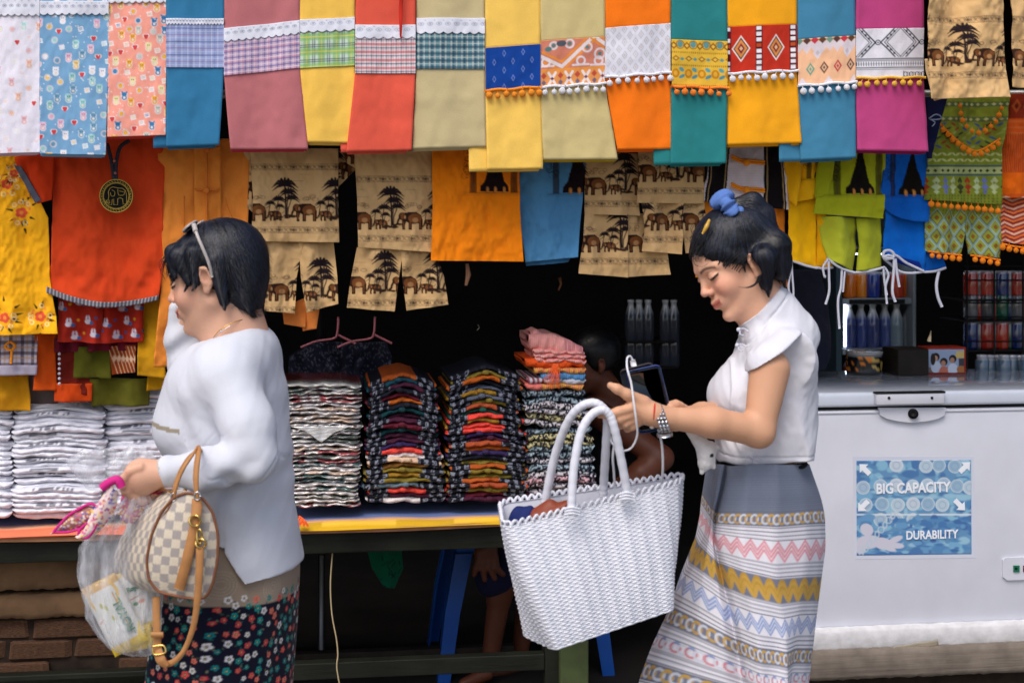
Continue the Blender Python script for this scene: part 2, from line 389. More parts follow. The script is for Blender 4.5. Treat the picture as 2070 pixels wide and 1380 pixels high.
# brick low wall under the left of the table
BRK = mat('old_brick', (88,62,46), rough=.95, bump=.9, bscale=40, var=.35, vscale=18)
BRK2 = mat('mortar_dirty', (44,34,27), rough=.95, bump=.8, bscale=30, var=.4)
CONC = mat('old_concrete_ledge', (112,86,62), rough=.95, bump=.8, bscale=22, var=.3, vscale=10)
B = thing('brick_wall', 'low crumbling brick wall with two concrete ledges under the left end of the table', 'brick wall', SF(AX(0, .1), .2, 0))
xa, xb = -300, 318
v, f = box(AX(xa,.14), AX(xb,.14), .13, .32, 0, ZY(1150, 0, .12), 0); mk('mortar', v, f, BRK2, B, smooth=False)
def rough_ledge(name, ya, yb, n0, n1, seed):
    nseg = 60; V = []; r = random.Random(seed); A0, A1 = AX(xa, n0), AX(xb, n0); z1, z0 = ZY(ya, 100, n0), ZY(yb, 100, n0)
    prof = [(0, .0), (.0, .2), (-.008, .5), (-.004, .8), (.006, 1), (.2, 1)]
    for i in range(nseg+1):
        a = A0+(A1-A0)*i/nseg; j = [(r.random()-.5)*.006 for _ in range(6)]
        V += [SF(a, n1, z0)]+[SF(a, n0+dn+j[q] if q < 5 else n1, z0+(z1-z0)*t+j[q]*.8) for q, (dn, t) in enumerate(prof)]
    Fc = gridF(nseg+1, 7, True).tolist()+[list(range(7)), list(range(7*nseg, 7*nseg+7))[::-1]]
    return mk(name, V, Fc, CONC, B)
rough_ledge('ledge', 1118, 1190, .09, .30, 1); rough_ledge('ledge', 1200, 1247, .10, .30, 2)
proto = None; r = random.Random(3)
def brick_mesh(seed):
    rr = random.Random(seed); bm = bmesh.new(); bmesh.ops.create_cube(bm, size=1); bmesh.ops.bevel(bm, geom=bm.edges[:], offset=.08, segments=1, affect='EDGES')
    V = np.array([v.co[:] for v in bm.verts]); V += np.array([[rr.uniform(-.03,.03) for _ in range(3)] for _ in V])
    Fc = [[v.index for v in f_.verts] for f_ in bm.faces]; bm.free(); return mesh_only('brick', V, Fc, BRK, smooth=False)
BM = [brick_mesh(s) for s in range(4)]
for row in range(6):
    ya = 1252+row*43; yb = ya+38; zt, zb = ZY(ya, 100, .11), ZY(yb, 100, .11); x = xa+(row % 2)*60
    while x < xb-12:
        wpx = min(132*(.8+.35*r.random()), xb-x)
        A0, A1 = AX(x+3, .11), AX(x+wpx-3, .11)
        if r.random() > .07:
            c = SF((A0+A1)/2, .18+r.uniform(-.008, .012), (zt+zb)/2+r.uniform(-.003,.003))
            share(BM[r.randrange(4)], 'brick', c, B, rot=(0, r.uniform(-.02,.02), TH+r.uniform(-.02,.02)), scl=(A1-A0, .13, zt-zb))
        x += wpx
v, f = box(AX(xa, .06), AX(330, .06), .03, .08, ZY(1400, 200, .05), ZY(1362, 200, .05), .003)
o = mk('timber_rail', v, f, GRN, smooth=False); grp(o, 'green painted timber rail at the foot of the brick wall', 'timber')

# cloths that cover the table
def table_cloth(name, x0, x1, ytop, ybot, colour, label, seed, n=-.024, bands=None, over=.05):
    nc = 110; V = []; C = []; rows = []
    a0, a1 = AX(x0, n), AX(x1, n); r = np.random.default_rng(seed); ph = r.random(4)*6.28
    zt = ZY(ytop, (x0+x1)/2, 0); zb = ZY(ybot, (x0+x1)/2, n)
    prof = [(.60, .004), (.30, .004), (.12, .005), (.07, .006), (.04, .005), (.015, .006), (-.005, .004), (-.018, -.002), (-.026, -.5), (-.027, -1)]
    for i, (pn, pz) in enumerate(prof):
        for j in range(nc):
            a = a0+(a1-a0)*j/(nc-1); wv = .003*math.sin(a*14+ph[0]+i*.4)+.002*math.sin(a*31+ph[1]-i)
            z = TZ+pz+wv*.6+.003 if pz > -.1 else TZ-.002+pz*(TZ-zb+.002*math.sin(a*9+ph[2]))*1.0
            nn = pn if pz > -.1 else pn-.004*abs(math.sin(a*9+ph[3]))-.002
            V.append(SF(a, nn, z)); u = j/(nc-1)
            c = colour
            if bands: c = bands(u, i, a)
            C.append(lin(c))
    return V, gridF(len(prof), nc)[:, ::-1], C
def band_y(u, i, a):
    if i <= 3: return (98,118,168)
    if i == 4: return (238,178,120)
    fold = abs(((u*2.1) % 1)-.5)
    return (246,196,66) if (i in (5, 6) and fold < .28) else (214,168,34)
V, Fc, C = table_cloth('', 590, 1150, 1040, 1062, None, '', 4, bands=band_y)
grp(mk('table_cloth', V, Fc, CLOTH, cols=C), 'yellow and blue striped cloth spread under the folded coloured shirts', 'cloth')
def band_o(u, i, a): return (98,118,168) if i <= 2 else ((232,190,150) if i == 3 else (244,128,92))
V, Fc, C = table_cloth('', -450, 588, 1064, 1082, None, '', 9, bands=band_o)
grp(mk('table_cloth', V, Fc, CLOTH, cols=C), 'salmon orange cloth spread under the white packaged shirts', 'cloth')
# orange tassel of the cloth
TAS = mat('orange_thread', (250,110,50), rough=.8)
parts = []
for k in range(16):
    p0 = SP(606+k*.6, 1042+k*.5, -.035); p1 = SP(592+k*2.2, 1058+(k*7) % 9, -.05); parts.append(tube(spline([p0, (p0+p1)/2+np.array([0,-.006,.004]), p1], 6), .0014, 4))
v, f = cat(*parts); grp(mk('tassel', v, f, TAS), 'frayed orange tassel at the left end of the yellow table cloth', 'tassel')

# ---------------------------------------------------------------- freezer on its plastered base
WHT = mat('freezer_enamel', (206,208,218), rough=.38, spec=.4, var=.045, vscale=7, bump=.05, bscale=300)
LIDM = mat('freezer_lid_gloss', (205,212,226), rough=.07, spec=.6, coat=.6, var=.03)
GAP = mat('black_rubber', (18,18,20), rough=.6)
n0 = .06; FA0, FA1 = AX(1590, n0), AX(2330, n0)
zb, zg, zl = ZY(1264, 1850, n0), ZY(822, 1850, n0), ZY(790, 1850, n0)
T = thing('chest_freezer', 'white chest freezer with a blue poster on its front', 'freezer', SF((FA0+FA1)/2, .35, zb))
v, f = box(FA0, FA1, n0, .64, zb, zg-.006, .012, 3); mk('body', v, f, WHT, T)
v, f = box(FA0+.01, FA1-.01, n0+.008, .63, zg-.01, zg+.012); mk('gasket', v, f, GAP, T, smooth=False)
v, f = box(FA0-.004, FA1+.004, n0-.012, .65, zg+.004, zl, .010, 3); mk('lid', v, f, LIDM, T)
v, f = box(FA0+.002, FA1-.002, n0-.004, n0+.02, zg-.018, zg-.009, .003); mk('trim', v, f, WHT, T)
ha, hb = AX(1771, n0-.03), AX(1909, n0-.03)
v, f = box(ha, hb, n0-.034, n0-.008, ZY(817, 1840, n0-.03), ZY(792, 1840, n0-.03), .003, 2); H = mk('lid_handle', v, f, WHT, T)
v, f = box(ha-.002, hb+.002, n0-.036, n0-.008, ZY(795, 1840, n0-.03), ZY(791.5, 1840, n0-.03), .001, 1); mk('handle_lip', v, f, GAP, H)
for px in (1797, 1884):
    v, f = tube([SP(px, 804, n0-.036), SP(px, 804, n0-.030)], .0045, 10); mk('screw', v, f, GAP, H)
# lock plate with a curved lower edge
Lp = [(1774, 823), (1909, 823), (1906, 838), (1893, 845), (1870, 850), (1842, 853), (1812, 850), (1790, 845), (1777, 838)]
def slab(px, n, t):                    # pixel outline, extruded towards the street by t
    A = [SP(x, y, n) for x, y in px]; Bk = [p-ND*t for p in A]; m = len(px)
    return np.array(A+Bk), [list(range(m, 2*m))]+[[i, (i+1) % m, m+(i+1) % m, m+i] for i in range(m)]
v, f = slab(Lp, n0, .012); H = mk('lock_plate', v, f, WHT, T, smooth=False)
STEEL = mat('polished_steel', (200,200,205), rough=.18, metal=1.)
v, f = tube([SP(1846, 836, n0-.012), SP(1846, 836, n0-.02)], .016, 20); mk('lock_ring', v, f, STEEL, H)
v, f = tube([SP(1846, 836, n0-.02), SP(1846, 836, n0-.025)], .009, 16); mk('keyhole', v, f, GAP, H)
# poster
cv = Cv(240, 196, (86,152,202), 1729, 928); r = random.Random(5)
for q in range(260): cv.ell(1729+r.random()*240, 928+r.random()*196, 4+r.random()*16, 3+r.random()*10, r.choice([(60,140,200),(110,180,222),(150,205,232),(48,120,186),(130,196,228)]), al=.35)
for (bx, by) in [(1745,985),(1780,982),(1812,980),(1845,982),(1875,980),(1908,978),(1935,982),(1960,985),(1750,1020),(1783,1018),(1815,1020),(1846,1018),(1876,1018),(1905,1020),(1812,940),(1872,942),(1898,940),(1930,942),(1780,1050),(1812,1048),(1846,1050)]:
    cv.ell(bx, by, 14, 13, r.choice([(190,215,232),(150,190,220),(205,220,235),(170,200,225)]), al=.85); cv.ring(bx, by, 13, 1.6, (230,240,246), .7); cv.ring(bx, by, 7, 1.4, (110,160,205), .6)
cv.rect(1729, 1038, 1969, 1041, (235,240,246))
for q in range(120): cv.ell(1729+r.random()*240, 1042+r.random()*82, 3+r.random()*12, 2+r.random()*6, r.choice([(40,120,190),(30,105,178),(90,160,212),(60,140,200)]), al=.5)
cv.rect(1729, 1118, 1969, 1124, (38,118,190))
for (hx, hy, rx, ry, an) in [(1755,1095,26,14,-.1),(1785,1098,20,12,.2),(1810,1090,16,6,-.4),(1812,1102,16,6,.1),(1798,1108,14,5,.3),(1752,1070,14,12,.6),(1740,1110,10,9,0)]: cv.ell(hx, hy, rx, ry, (216,214,232), ang=an, al=.85)
for k in range(9):
    cx_, cy_ = 1741+k*8, 1118-k*9.6; cv.ring(cx_, cy_, 6 if k % 2 else 4, 2.2, (196,216,232), .95, ry=6)
cv.rect(1729, 1122.5, 1969, 1124, (205,220,235)); cv.rect(1729, 928, 1731, 1124, (205,222,235))
P = thing('poster', 'blue BIG CAPACITY and DURABILITY poster taped to the front of the white freezer', 'poster', SP(1847, 1124, n0-.001))
FR = mat('clear_tape_border', (205,208,222), rough=.35)
v, f = slab([(1724,922),(1968,922),(1972,1127),(1727,1130)], n0, .0008); mk('backing', v, f, FR, P, smooth=False)
PAP = mat('poster_print', attr=True, rough=.42, spec=.35)
sheet('print', [(1731,931),(1732,1122)], [(1963,929),(1964,1119)], n0-.0015, cv, P, step=1.3, mat_=PAP, thick=.0006, colmul=.84)
for o in P.children:
    if o.name.startswith('print'):
        a = o.data.color_attributes['Col']; c = np.zeros(len(o.data.vertices)*4, np.float32); a.data.foreach_get('color', c); c = c.reshape(-1, 4); g = c[:, :3].mean(1, keepdims=True); c[:, :3] = (c[:, :3]*.88+g*.12)*.95+.03; a.data.foreach_set('color', c.ravel())
INK = mat('poster_white_ink', (235,238,245), rough=.5)
def text_obj(s, size, loc, parent, m, name='lettering', rot=(math.pi/2, 0, TH), bold=0., squash=1., mtx=None):
    c = bpy.data.curves.new(name, 'FONT'); c.body = s; c.size = size; c.offset = bold; c.extrude = .0006; c.align_x = 'CENTER'; c.resolution_u = 3
    o = bpy.data.objects.new('tmp', c); COL.objects.link(o); bpy.context.view_layer.update()
    me = bpy.data.meshes.new_from_object(o.evaluated_get(bpy.context.evaluated_depsgraph_get())); bpy.data.objects.remove(o)
    me.materials.clear(); me.materials.append(m)
    q = bpy.data.objects.new(name, me); COL.objects.link(q); q.parent = parent
    if parent is not None: q.location = Vector(np.asarray(loc)-wloc(parent))
    else: q.location = Vector(loc)
    q.rotation_euler = rot; q.scale = (squash, 1, 1); return q
text_obj('BIG CAPACITY', .044, SP(1846, 995, n0-.004), P, INK, bold=.0012, squash=.84)
text_obj('DURABILITY', .037, SP(1884, 1088, n0-.004), P, INK, bold=.0009, squash=.84)
for (x, y, an) in [(1748,948,-45),(1950,944,45),(1745,1022,-135),(1940,1020,135)]:
    arrow = [(-5,14),(-5,-2),(-12,-2),(0,-15),(12,-2),(5,-2),(5,14)]; ca, sa = math.cos(math.radians(an)), math.sin(math.radians(an))
    v, f = slab([(x+ca*p-sa*q, y+sa*p+ca*q) for p, q in arrow], n0-.0028, .0006); mk('arrow', v, f, INK, P, smooth=False)
# control panel
v, f = slab([(2025,1130),(2030,1126),(2115,1122),(2115,1168),(2034,1171),(2025,1164)], n0, .008); H = mk('control_panel', v, f, WHT, T, smooth=False)
for px, c in ((2054, (20,110,80)), (2074, (90,20,20))):
    v, f = slab([(px-6,1142),(px+6,1142),(px+6,1155),(px-6,1155)], n0-.008, .004); mk('switch', v, f, mat('switch_%d' % px, c, rough=.3), H, smooth=False)
    v, f = slab([(px-2.5,1146),(px+2.5,1146),(px+2.5,1151),(px-2.5,1151)], n0-.012, .001); mk('switch_lens', v, f, GAP, H, smooth=False)
PLS = mat('chipped_white_plaster', (205,204,206), rough=.9, bump=.8, bscale=25, var=.12, vscale=30)
def rough_beam(name, x0, x1, yt, yb, n0, n1, m, amp, seed, label, cat_):
    r = random.Random(seed); nseg = 90; A0, A1 = AX(x0, n0), AX(x1, n0); zt, zb = ZY(yt, 1850, n0), ZY(yb, 1850, n0); V = []
    for i in range(nseg+1):
        a = A0+(A1-A0)*i/nseg
        for (nn, z) in [(n1, zb), (n0+.003, zb+.001), (n0, zb+(zt-zb)*.15), (n0-.002, zb+(zt-zb)*.5), (n0, zb+(zt-zb)*.85), (n0+.006, zt), (n1, zt)]:
            V.append(SF(a, nn+(r.random()-.5)*amp, z+(r.random()-.5)*amp*(1 if nn < n1 else 0)))
    Fc = gridF(nseg+1, 7, True).tolist()+[list(range(7)), list(range(7*nseg, 7*nseg+7))[::-1]]
    return grp(mk(name, V, Fc, m), label, cat_)
rough_beam('plaster_plinth', 1575, 2400, 1266, 1309, .03, .7, PLS, .0028, 2, 'white plastered plinth between the freezer and the grey plank', 'plinth')
GRW = mat('weathered_grey_plank', (118,108,98), rough=.9, bump=.8, bscale=26, stretch=(.12,.12,2.5), var=.22, vscale=16)
rough_beam('wooden_plank', 1560, 2400, 1311, 1368, .0, .7, GRW, .004, 6, 'weathered grey plank under the white plinth of the freezer', 'plank')
v, f = box(AX(1580, .1), AX(2400, .1), .05, .65, 0, ZY(1371, 1850, .0)); grp(mk('masonry_footing', v, f, BRK2, smooth=False), 'dark masonry footing under the grey plank of the freezer', 'footing')
TAPE = mat('brown_packing_tape', (150,140,122), rough=.35)
sheet('packing_tape', [(1810,1306),(1800,1314)], [(1896,1292),(1898,1306)], .02, (165,155,138), None, step=4, mat_=TAPE, disp=lambda X, Y: .002*np.sin(X/7), thick=.001)
grp(bpy.data.objects['packing_tape'], 'torn strip of brown tape stuck on the white plinth under the freezer', 'tape')
# ================================================================ front row: folded sarong sets on the rail
POM = {}
def pom_mesh(c):
    k = tuple(c)
    if k not in POM:
        v, f = ball((0,0,0), 1, 8); v = v*(1+.10*RNG.random((len(v), 1))); v, f = cat((v, f), tube([(0,0,.8),(0,0,2.0)], .16, 5))
        POM[k] = mesh_only('pompom', v, f, mat('pompom_%d_%d_%d' % k, c, rough=.95, bump=.6, bscale=250))
    return POM[k]
def plaid(cv, x0, y0, x1, y1, base, vs, hs):
    cv.rect(x0-1, y0-1, x1+1, y1+1, base)
    for per, w, c, al, ph in vs:
        x = x0+ph
        while x < x1: cv.rect(x-w/2, y0-1, x+w/2, y1+1, c, al); x += per
    for per, w, c, al, ph in hs:
        y = y0+ph
        while y < y1: cv.rect(x0-1, y-w/2, x1+1, y+w/2, c, al); y += per
def b_plaid(*a):
    return lambda cv, x0, y0, x1, y1: plaid(cv, x0, y0, x1, y1, *a)
def b_royal(cv, x0, y0, x1, y1):
    cv.rect(x0, y0, x1, y1, (18,66,150))
    for i, y in enumerate(range(int(y0)+14, int(y1), 17)):
        for x in range(int(x0)+(18 if i % 2 else 38), int(x1), 38):
            P = [(x, y-6), (x+3, y), (x, y+6), (x-3, y), (x, y-6)]; cv.line(P, 1.1, (130,150,205), .8)
def b_ethnic(cv, x0, y0, x1, y1):
    cv.rect(x0-2, y0-2, x1+2, y1+2, (226,150,84)); w = x1-x0; h = y1-y0
    cv.rect(x0, y0, x1, y0+h*.62, (205,126,104)); m = x0+w*.33
    for off, c, wd in ((0,(222,210,208),7),(9,(228,140,50),4),(-10,(228,140,50),4)):
        cv.line([(x0-10, y0+h*.28+off), (m, y0+h*.58+off), (x0+w*.85, y0-6+off)], wd, c)
        cv.line([(x0+w*.78, y0-8+off), (x1+10, y0+h*.24+off)], wd, c)
    for (px, py, r) in [(.72,.2,9),(.2,.12,7),(.45,.1,8),(.92,.35,10)]: cv.ring(x0+px*w, y0+py*h, r, 4, (222,210,212)); cv.ell(x0+px*w, y0+py*h, 4, 4, (90,130,130))
    for (px, py) in [(.08,.47),(.62,.48),(.9,.5)]:
        cv.ring(x0+px*w, y0+py*h, 8, 4, (225,214,216)); cv.line([(x0+px*w-16, y0+py*h+8), (x0+px*w+16, y0+py*h+8)], 4, (225,214,216))
    cv.ell(x0+w*.32, y0+8, 10, 6, (80,90,100)); cv.ell(x0+w*.12, y0+18, 7, 5, (86,124,120))
    cv.rect(x0, y0+h*.62, x1, y0+h*.68, (232,150,70)); k = 0; x = x0+6
    while x < x1:
        y = y0+h*.83
        if k % 2: cv.line([(x-7, y-12), (x+7, y+12)], 5, (232,222,220)); cv.line([(x+7, y-12), (x-7, y+12)], 5, (232,222,220)); cv.dia(x, y, 4, 4, (120,60,80))
        else: cv.dia(x, y-6, 6, 7, (190,80,60)); cv.dia(x, y+8, 5, 6, (110,100,120))
        x += 17; k += 1
def b_whitelace(cv, x0, y0, x1, y1):
    cv.rect(x0-1, y0-1, x1+1, y1+1, (222,222,232)); i = 0
    for y in range(int(y0)+6, int(y1), 13):
        for x in range(int(x0)+(6 if i % 2 else 17), int(x1), 22):
            cv.dia(x, y, 6, 9, (192,190,200), .8); cv.dia(x, y, 3.4, 5.5, (226,224,232)); cv.dia(x, y, 1.5, 3, (186,180,176))
        i += 1
def b_yellowflower(cv, x0, y0, x1, y1):
    cv.rect(x0-1, y0-1, x1+1, y1+1, (226,182,62)); h = y1-y0
    for x in range(int(x0), int(x1)+20, 27):
        cv.dia(x+4, y0+12, 8, 8, (150,96,30)); cv.dia(x+4, y0+12, 4, 4, (232,190,80)); cv.ell(x+17, y0+9, 6, 7, (98,150,150)); cv.ring(x+17, y0+10, 8, 1.8, (150,100,30))
        cv.dia(x+8, y0+38, 8, 6, (160,110,40)); cv.dia(x+8, y0+38, 4, 3, (230,190,80)); cv.dia(x+21, y0+39, 5, 4, (90,150,140))
        cv.ell(x+8, y0+68, 8, 9, (196,130,24)); cv.ell(x+8, y0+68, 4, 5, (226,170,60)); cv.ell(x+20, y0+60, 6, 4, (90,156,160), .6); cv.ell(x+21, y0+74, 7, 3.5, (80,140,150), -.5)
    for yy in (y0+24, y0+50, y1-5):
        for x in range(int(x0), int(x1), 4): cv.rect(x, yy, x+1.8, yy+3.4, (120,80,26), .85)
def b_reddia(cv, x0, y0, x1, y1):
    cv.rect(x0-2, y0-2, x1+2, y1+2, (192,50,32)); w = x1-x0
    for fx in (.19, .69):
        cx_, cy_ = x0+fx*w, (y0+y1)/2-2
        cv.dia(cx_, cy_, 18, 27, (236,226,220)); cv.dia(cx_, cy_, 15, 23, (90,24,40)); cv.dia(cx_, cy_, 12.5, 19, (216,140,70)); cv.dia(cx_, cy_, 7, 11, (130,30,60)); cv.dia(cx_, cy_, 3.5, 5, (230,190,140))
    for fx in (.0, .44, .94):
        x = x0+fx*w; cv.rect(x-7, y0, x+7, y1, (84,16,28)); k = 0
        for y in np.arange(y0+5, y1, 11.5):
            if k % 4 != 1 or fx: cv.rect(x-5, y-3.5, x+5, y+4, (238,232,236) if k % 5 != 3 else (190,80,40))
            k += 1
def b_peach(cv, x0, y0, x1, y1):
    cv.rect(x0-2, y0-2, x1+2, y1+2, (244,192,152)); k = 0
    for x in np.arange(x0+2, x1+14, 15):
        cv.dia(x, y0+12+(k % 2)*3, 11, 16, (222,210,216)); cv.dia(x, y0+4, 8, 8, [(120,150,130),(92,60,50),(196,60,70),(100,70,50)][k % 4])
        if k % 4 == 2: cv.dia(x+6, y0+30, 9, 13, (224,216,224)); cv.dia(x+6, y0+30, 4, 6, (205,190,200))
        k += 1
    k = 0
    for x in np.arange(x0+24, x1, 27):
        c = [(100,160,140),(110,70,55),(204,56,66),(96,60,60)][k % 4]; cy_ = y0+62-k*1.5
        cv.dia(x, cy_, 8.5, 13, c); cv.dia(x, cy_, 5, 8, (236,196,160)); cv.dia(x, cy_, 2.6, 4, c); k += 1
    for x in np.arange(x0+8, x1, 52): cv.dia(x, y1-4, 9, 12, (228,218,224)); 
def b_bw(cv, x0, y0, x1, y1):
    cv.rect(x0-2, y0-2, x1+2, y1+2, (224,224,234)); D = (30,34,52); w = x1-x0; ym = y0+28
    for cx_ in (x0+w*.32, x0+w*.97, x0-w*.33):
        for dx, dy in ((-1,-1),(1,-1),(-1,1),(1,1)):
            for o_, wd in ((0, 2.6), (7, 1.6), (12, 1.4)):
                cv.line([(cx_+dx*5+dx*o_, ym), (cx_+dx*34+dx*o_, ym+dy*30)], wd, D)
            for q in range(3): cv.rect(cx_+dx*(18+q*7)-2, ym+dy*(8+q*7)-2, cx_+dx*(18+q*7)+2, ym+dy*(8+q*7)+2, D)
        cv.ring(cx_, ym, 4.5, 2, D); cv.dia(cx_, ym, 2, 2, D)
    cv.rect(x0-2, y0+58, x1+2, y1, (224,224,234))
    for yy, h in ((60,2.2),(64,1.2),(78,2),(82,1.2)): cv.rect(x0-2, y0+yy, x1+2, y0+yy+h, D)
    for x in np.arange(x0, x1, 5): cv.line([(x, y0+67), (x, y0+75)], 1.3, D); cv.line([(x-1.5, y0+71), (x+1.5, y0+71)], 1, D)
    for x in np.arange(x1-38, x1, 12): cv.ring(x, y1-7, 4.4, 1.6, D); cv.ring(x+5, y1-7, 4, 1.2, D)
    cv.line([(x1-42, y1-13), (x1-42, y1-2)], 2, D)
def lace_col(x0, x1, y0, y1):
    cv = Cv(x1-x0, y1-y0+4, (232,233,242), x0, y0)
    return cv
def kids(x0, y0, x1, y1, base, seed, pal, dens, al=1.):
    cv = Cv(x1-x0, y1-y0, base, x0, y0); r = random.Random(seed); pts = []
    for _ in range(9000):
        x, y = x0+r.random()*(x1-x0), y0+r.random()*(y1-y0)
        if all((x-a)**2+((y-b)*1.0)**2 > dens**2 for a, b in pts): pts.append((x, y))
    for i, (x, y) in enumerate(pts):
        c = r.choice(pal); t = r.random(); an = r.uniform(-.6, .6)
        if t < .45:      # little bear
            cv.ell(x, y-3, 6.6, 5.6, (240,238,240), an, al*.9); cv.ell(x, y+4, 6.4, 6, (240,238,240), an, al*.9); cv.ell(x, y+4, 5.5, 5, c, an, al); cv.ell(x, y-3, 5.5, 4.6, c, an, al); cv.ell(x-4.5, y-7, 2, 2, c, 0, al); cv.ell(x+4.5, y-7, 2, 2, c, 0, al)
            cv.ell(x-1.8, y-3, .9, .9, (60,60,80), 0, al); cv.ell(x+1.8, y-3, .9, .9, (60,60,80), 0, al); cv.ell(x, y+4, 2.6, 2.6, (240,225,210), 0, al*.8)
        elif t < .6:     # heart
            cv.ell(x-2.6, y-1, 4.2, 4, (240,240,240), .5, al); cv.ell(x+2.6, y-1, 4.2, 4, (240,240,240), -.5, al); cv.ell(x-2.1, y-1, 3.1, 3, (214,70,74), .5, al); cv.ell(x+2.1, y-1, 3.1, 3, (214,70,74), -.5, al); cv.dia(x, y+2.2, 4, 4.4, (214,70,74), al)
        elif t < .78:    # sun or flower
            cv.ell(x, y, 7, 7, (240,236,236), 0, al*.8); cv.ell(x, y, 4.6, 4.6, c, 0, al); cv.ring(x, y, 5.8, 1, (150,120,150), al*.7)
        else:            # tag or star
            cv.poly([(x-6, y-4), (x+5, y-6), (x+7, y+4), (x-4, y+6)], (238,236,240), al*.85); cv.line([(x-3, y-1), (x+3, y-2)], 1.5, c, al); cv.line([(x-2, y+2), (x+3, y+1)], 1.5, c, al)
    for _ in range(len(pts)): x, y = x0+r.random()*(x1-x0), y0+r.random()*(y1-y0); cv.ell(x, y, 1.3, 1.3, (240,240,240), 0, al*.7)
    return cv
G = 'folded sarong sets hung side by side along the top rail'
def sarong(label, xt, xb, ybot, colour, band=None, by=None, lace=None, trim=None, under=None, n=-.28, seed=0, full=None, ucol=None, name='folded_sarong', band_slant=0):
    """xt: left and right pixel at the top of the frame, xb: at the hem; by: (top, bottom) of the patterned band at the left edge"""
    ytop = -108; sl = band_slant
    XL = lambda y: xt[0]+(xb[0]-xt[0])*max(0, min(1, (y-by_top)/(ybot-by_top))); XR = lambda y: xt[1]+(xb[1]-xt[1])*max(0, min(1, (y-by_top)/(ybot-by_top)))
    by_top = (by[1] if by else 100)
    T = thing(name, label, 'sarong', SP((xt[0]+xt[1])/2, ybot, n), G)
    dsp = folds(seed, .0030, 60, am2=.0022)
    r = random.Random(seed); hem = r.uniform(-6, 3)
    def seg(nm, ya, yb, paint, step, off, t=.007):
        la = [(XL(ya), ya+sl*.5), (XL((ya+yb)/2), (ya+yb)/2+sl*.5), (XL(yb), yb+(sl*.5 if yb < ybot else 0))]; ra = [(XR(ya), ya-sl*.5), (XR((ya+yb)/2), (ya+yb)/2-sl*.5), (XR(yb), yb-(sl*.5 if yb < ybot else 0)+(hem if yb >= ybot else 0))]
        return sheet(nm, la, ra, n, paint, T, step=step, disp=dsp, off=off, thick=t)
    if full is not None:
        seg('cloth', ytop, ybot, full, 1.4, 0)
    elif by:
        seg('upper_cloth', ytop, by[0]+2, colour, 6, 0); seg('lower_cloth', by[1]-2, ybot, colour, 5, .001)
        y0, y1 = by; cv = Cv(abs(xt[1]-xt[0])+20, y1-y0+abs(sl)+4, colour, min(xt[0], xb[0])-6, y0-2-abs(sl)/2)
        # painted straight then read through band coordinates
        cvb = Cv(xt[1]-xt[0], y1-y0, colour, 0, 0); band(cvb, 0, 0, xt[1]-xt[0], y1-y0)
        la = [(XL(y0), y0+sl*.5), (XL(y1), y1+sl*.5)]; ra = [(XR(y0), y0-sl*.5), (XR(y1), y1-sl*.5)]
        sheet('patterned_band', la, ra, n, cvb, T, step=1.25, disp=dsp, off=-.0022, thick=.003, uv=True)
    if lace is not None:
        ya, yb, pitch = lace; lx, rx = XL(ya), XR(ya); w = rx-lx
        cvl = Cv(w, yb-ya+pitch, (226,228,240), 0, 0); H = yb-ya
        for k in np.arange(pitch/2, w, pitch):
            cvl.ring(k, H*.62, pitch*.30, 1.3, (168,176,196), .9); cvl.ell(k, H*.62, 1.6, 1.6, (120,128,150)); 
            for q in range(6): cvl.ell(k+math.cos(q*1.05)*pitch*.2, H*.62+math.sin(q*1.05)*pitch*.2, .9, .9, (150,158,180), al=.8)
            cvl.ell(k+pitch/2, H*.25, 1.4, 1.4, (150,158,180), al=.8)
        nb = max(2, w/pitch)
        sheet('lace_trim', [(lx, ya+sl*.5), (lx, yb+sl*.5)], [(rx, ya-sl*.5), (rx, yb-sl*.5)], n, cvl, T, step=1.25, disp=dsp, off=-.0045, thick=.002, uv=True,
              bot=lambda u: 4.5*abs(math.sin(u*nb*math.pi))-3)
    if trim is not None:
        yt = by[1]; lx, rx = XL(yt)-2, XR(yt)+2
        tp = [SP(x, yt+sl*(.5-(x-lx)/(rx-lx))+1.2*math.sin(x/9), n)+dsp(np.array(x), np.array(yt))*ND-ND*.006 for x in np.linspace(lx, rx, 24)]
        v, f = tube(tp, .0042, 6); v, f = v, f; m = mat('pompom_%d_%d_%d' % tuple(trim), trim, rough=.95, bump=.6, bscale=250); mk('trim_tape', v, f, m, T)
        pm = pom_mesh(trim); x = lx+7+r.random()*6
        while x < rx:
            y = yt+sl*(.5-(x-lx)/(rx-lx))+11+r.uniform(-1.5, 2); s = .0085*r.uniform(.85, 1.12)
            share(pm, 'pompom', SP(x, y, n)+ND*(float(dsp(np.array(x), np.array(y)))-.010), T, scl=(s, s*.8, s), rot=(0, r.uniform(-.5, .5), 0)); x += 14.5+r.random()*5
    for k in range(2):
        if under: dx0, dx1, dy = under
        else: dx0, dx1, dy = 0, 0, 4
        if k == 1: dx0, dx1, dy = 2, -6, 5
        sheet('under_fold', [(xb[0]+dx0-1, ybot-60), (xb[0]+dx0, ybot+dy)], [(xb[1]+dx1-3, ybot-60), (xb[1]+dx1-3, ybot+dy+hem)], n, ucol or colour, T, step=8, disp=dsp, off=.010+.007*k, thick=.004)
    return T
E = []
sarong('white sarong with faded print and lace, at the left end of the top row', (-95, 80), (-95, 80), 313, None, full=kids(-100,-110,90,320,(232,228,240), 1, [(240,190,170),(225,225,200),(230,180,190),(190,225,225)], 24, .75), lace=(-4,32,14), seed=1, ucol=(214,180,200))
sarong('blue sarong printed with small toys and hearts under a lace strip', (81, 220), (81, 213), 311, None, full=kids(75,-110,225,320,(122,168,206), 2, [(226,180,204),(150,205,205),(232,196,120),(110,160,190),(236,236,244)], 20), lace=(3,30,15), seed=2, ucol=(122,168,206))
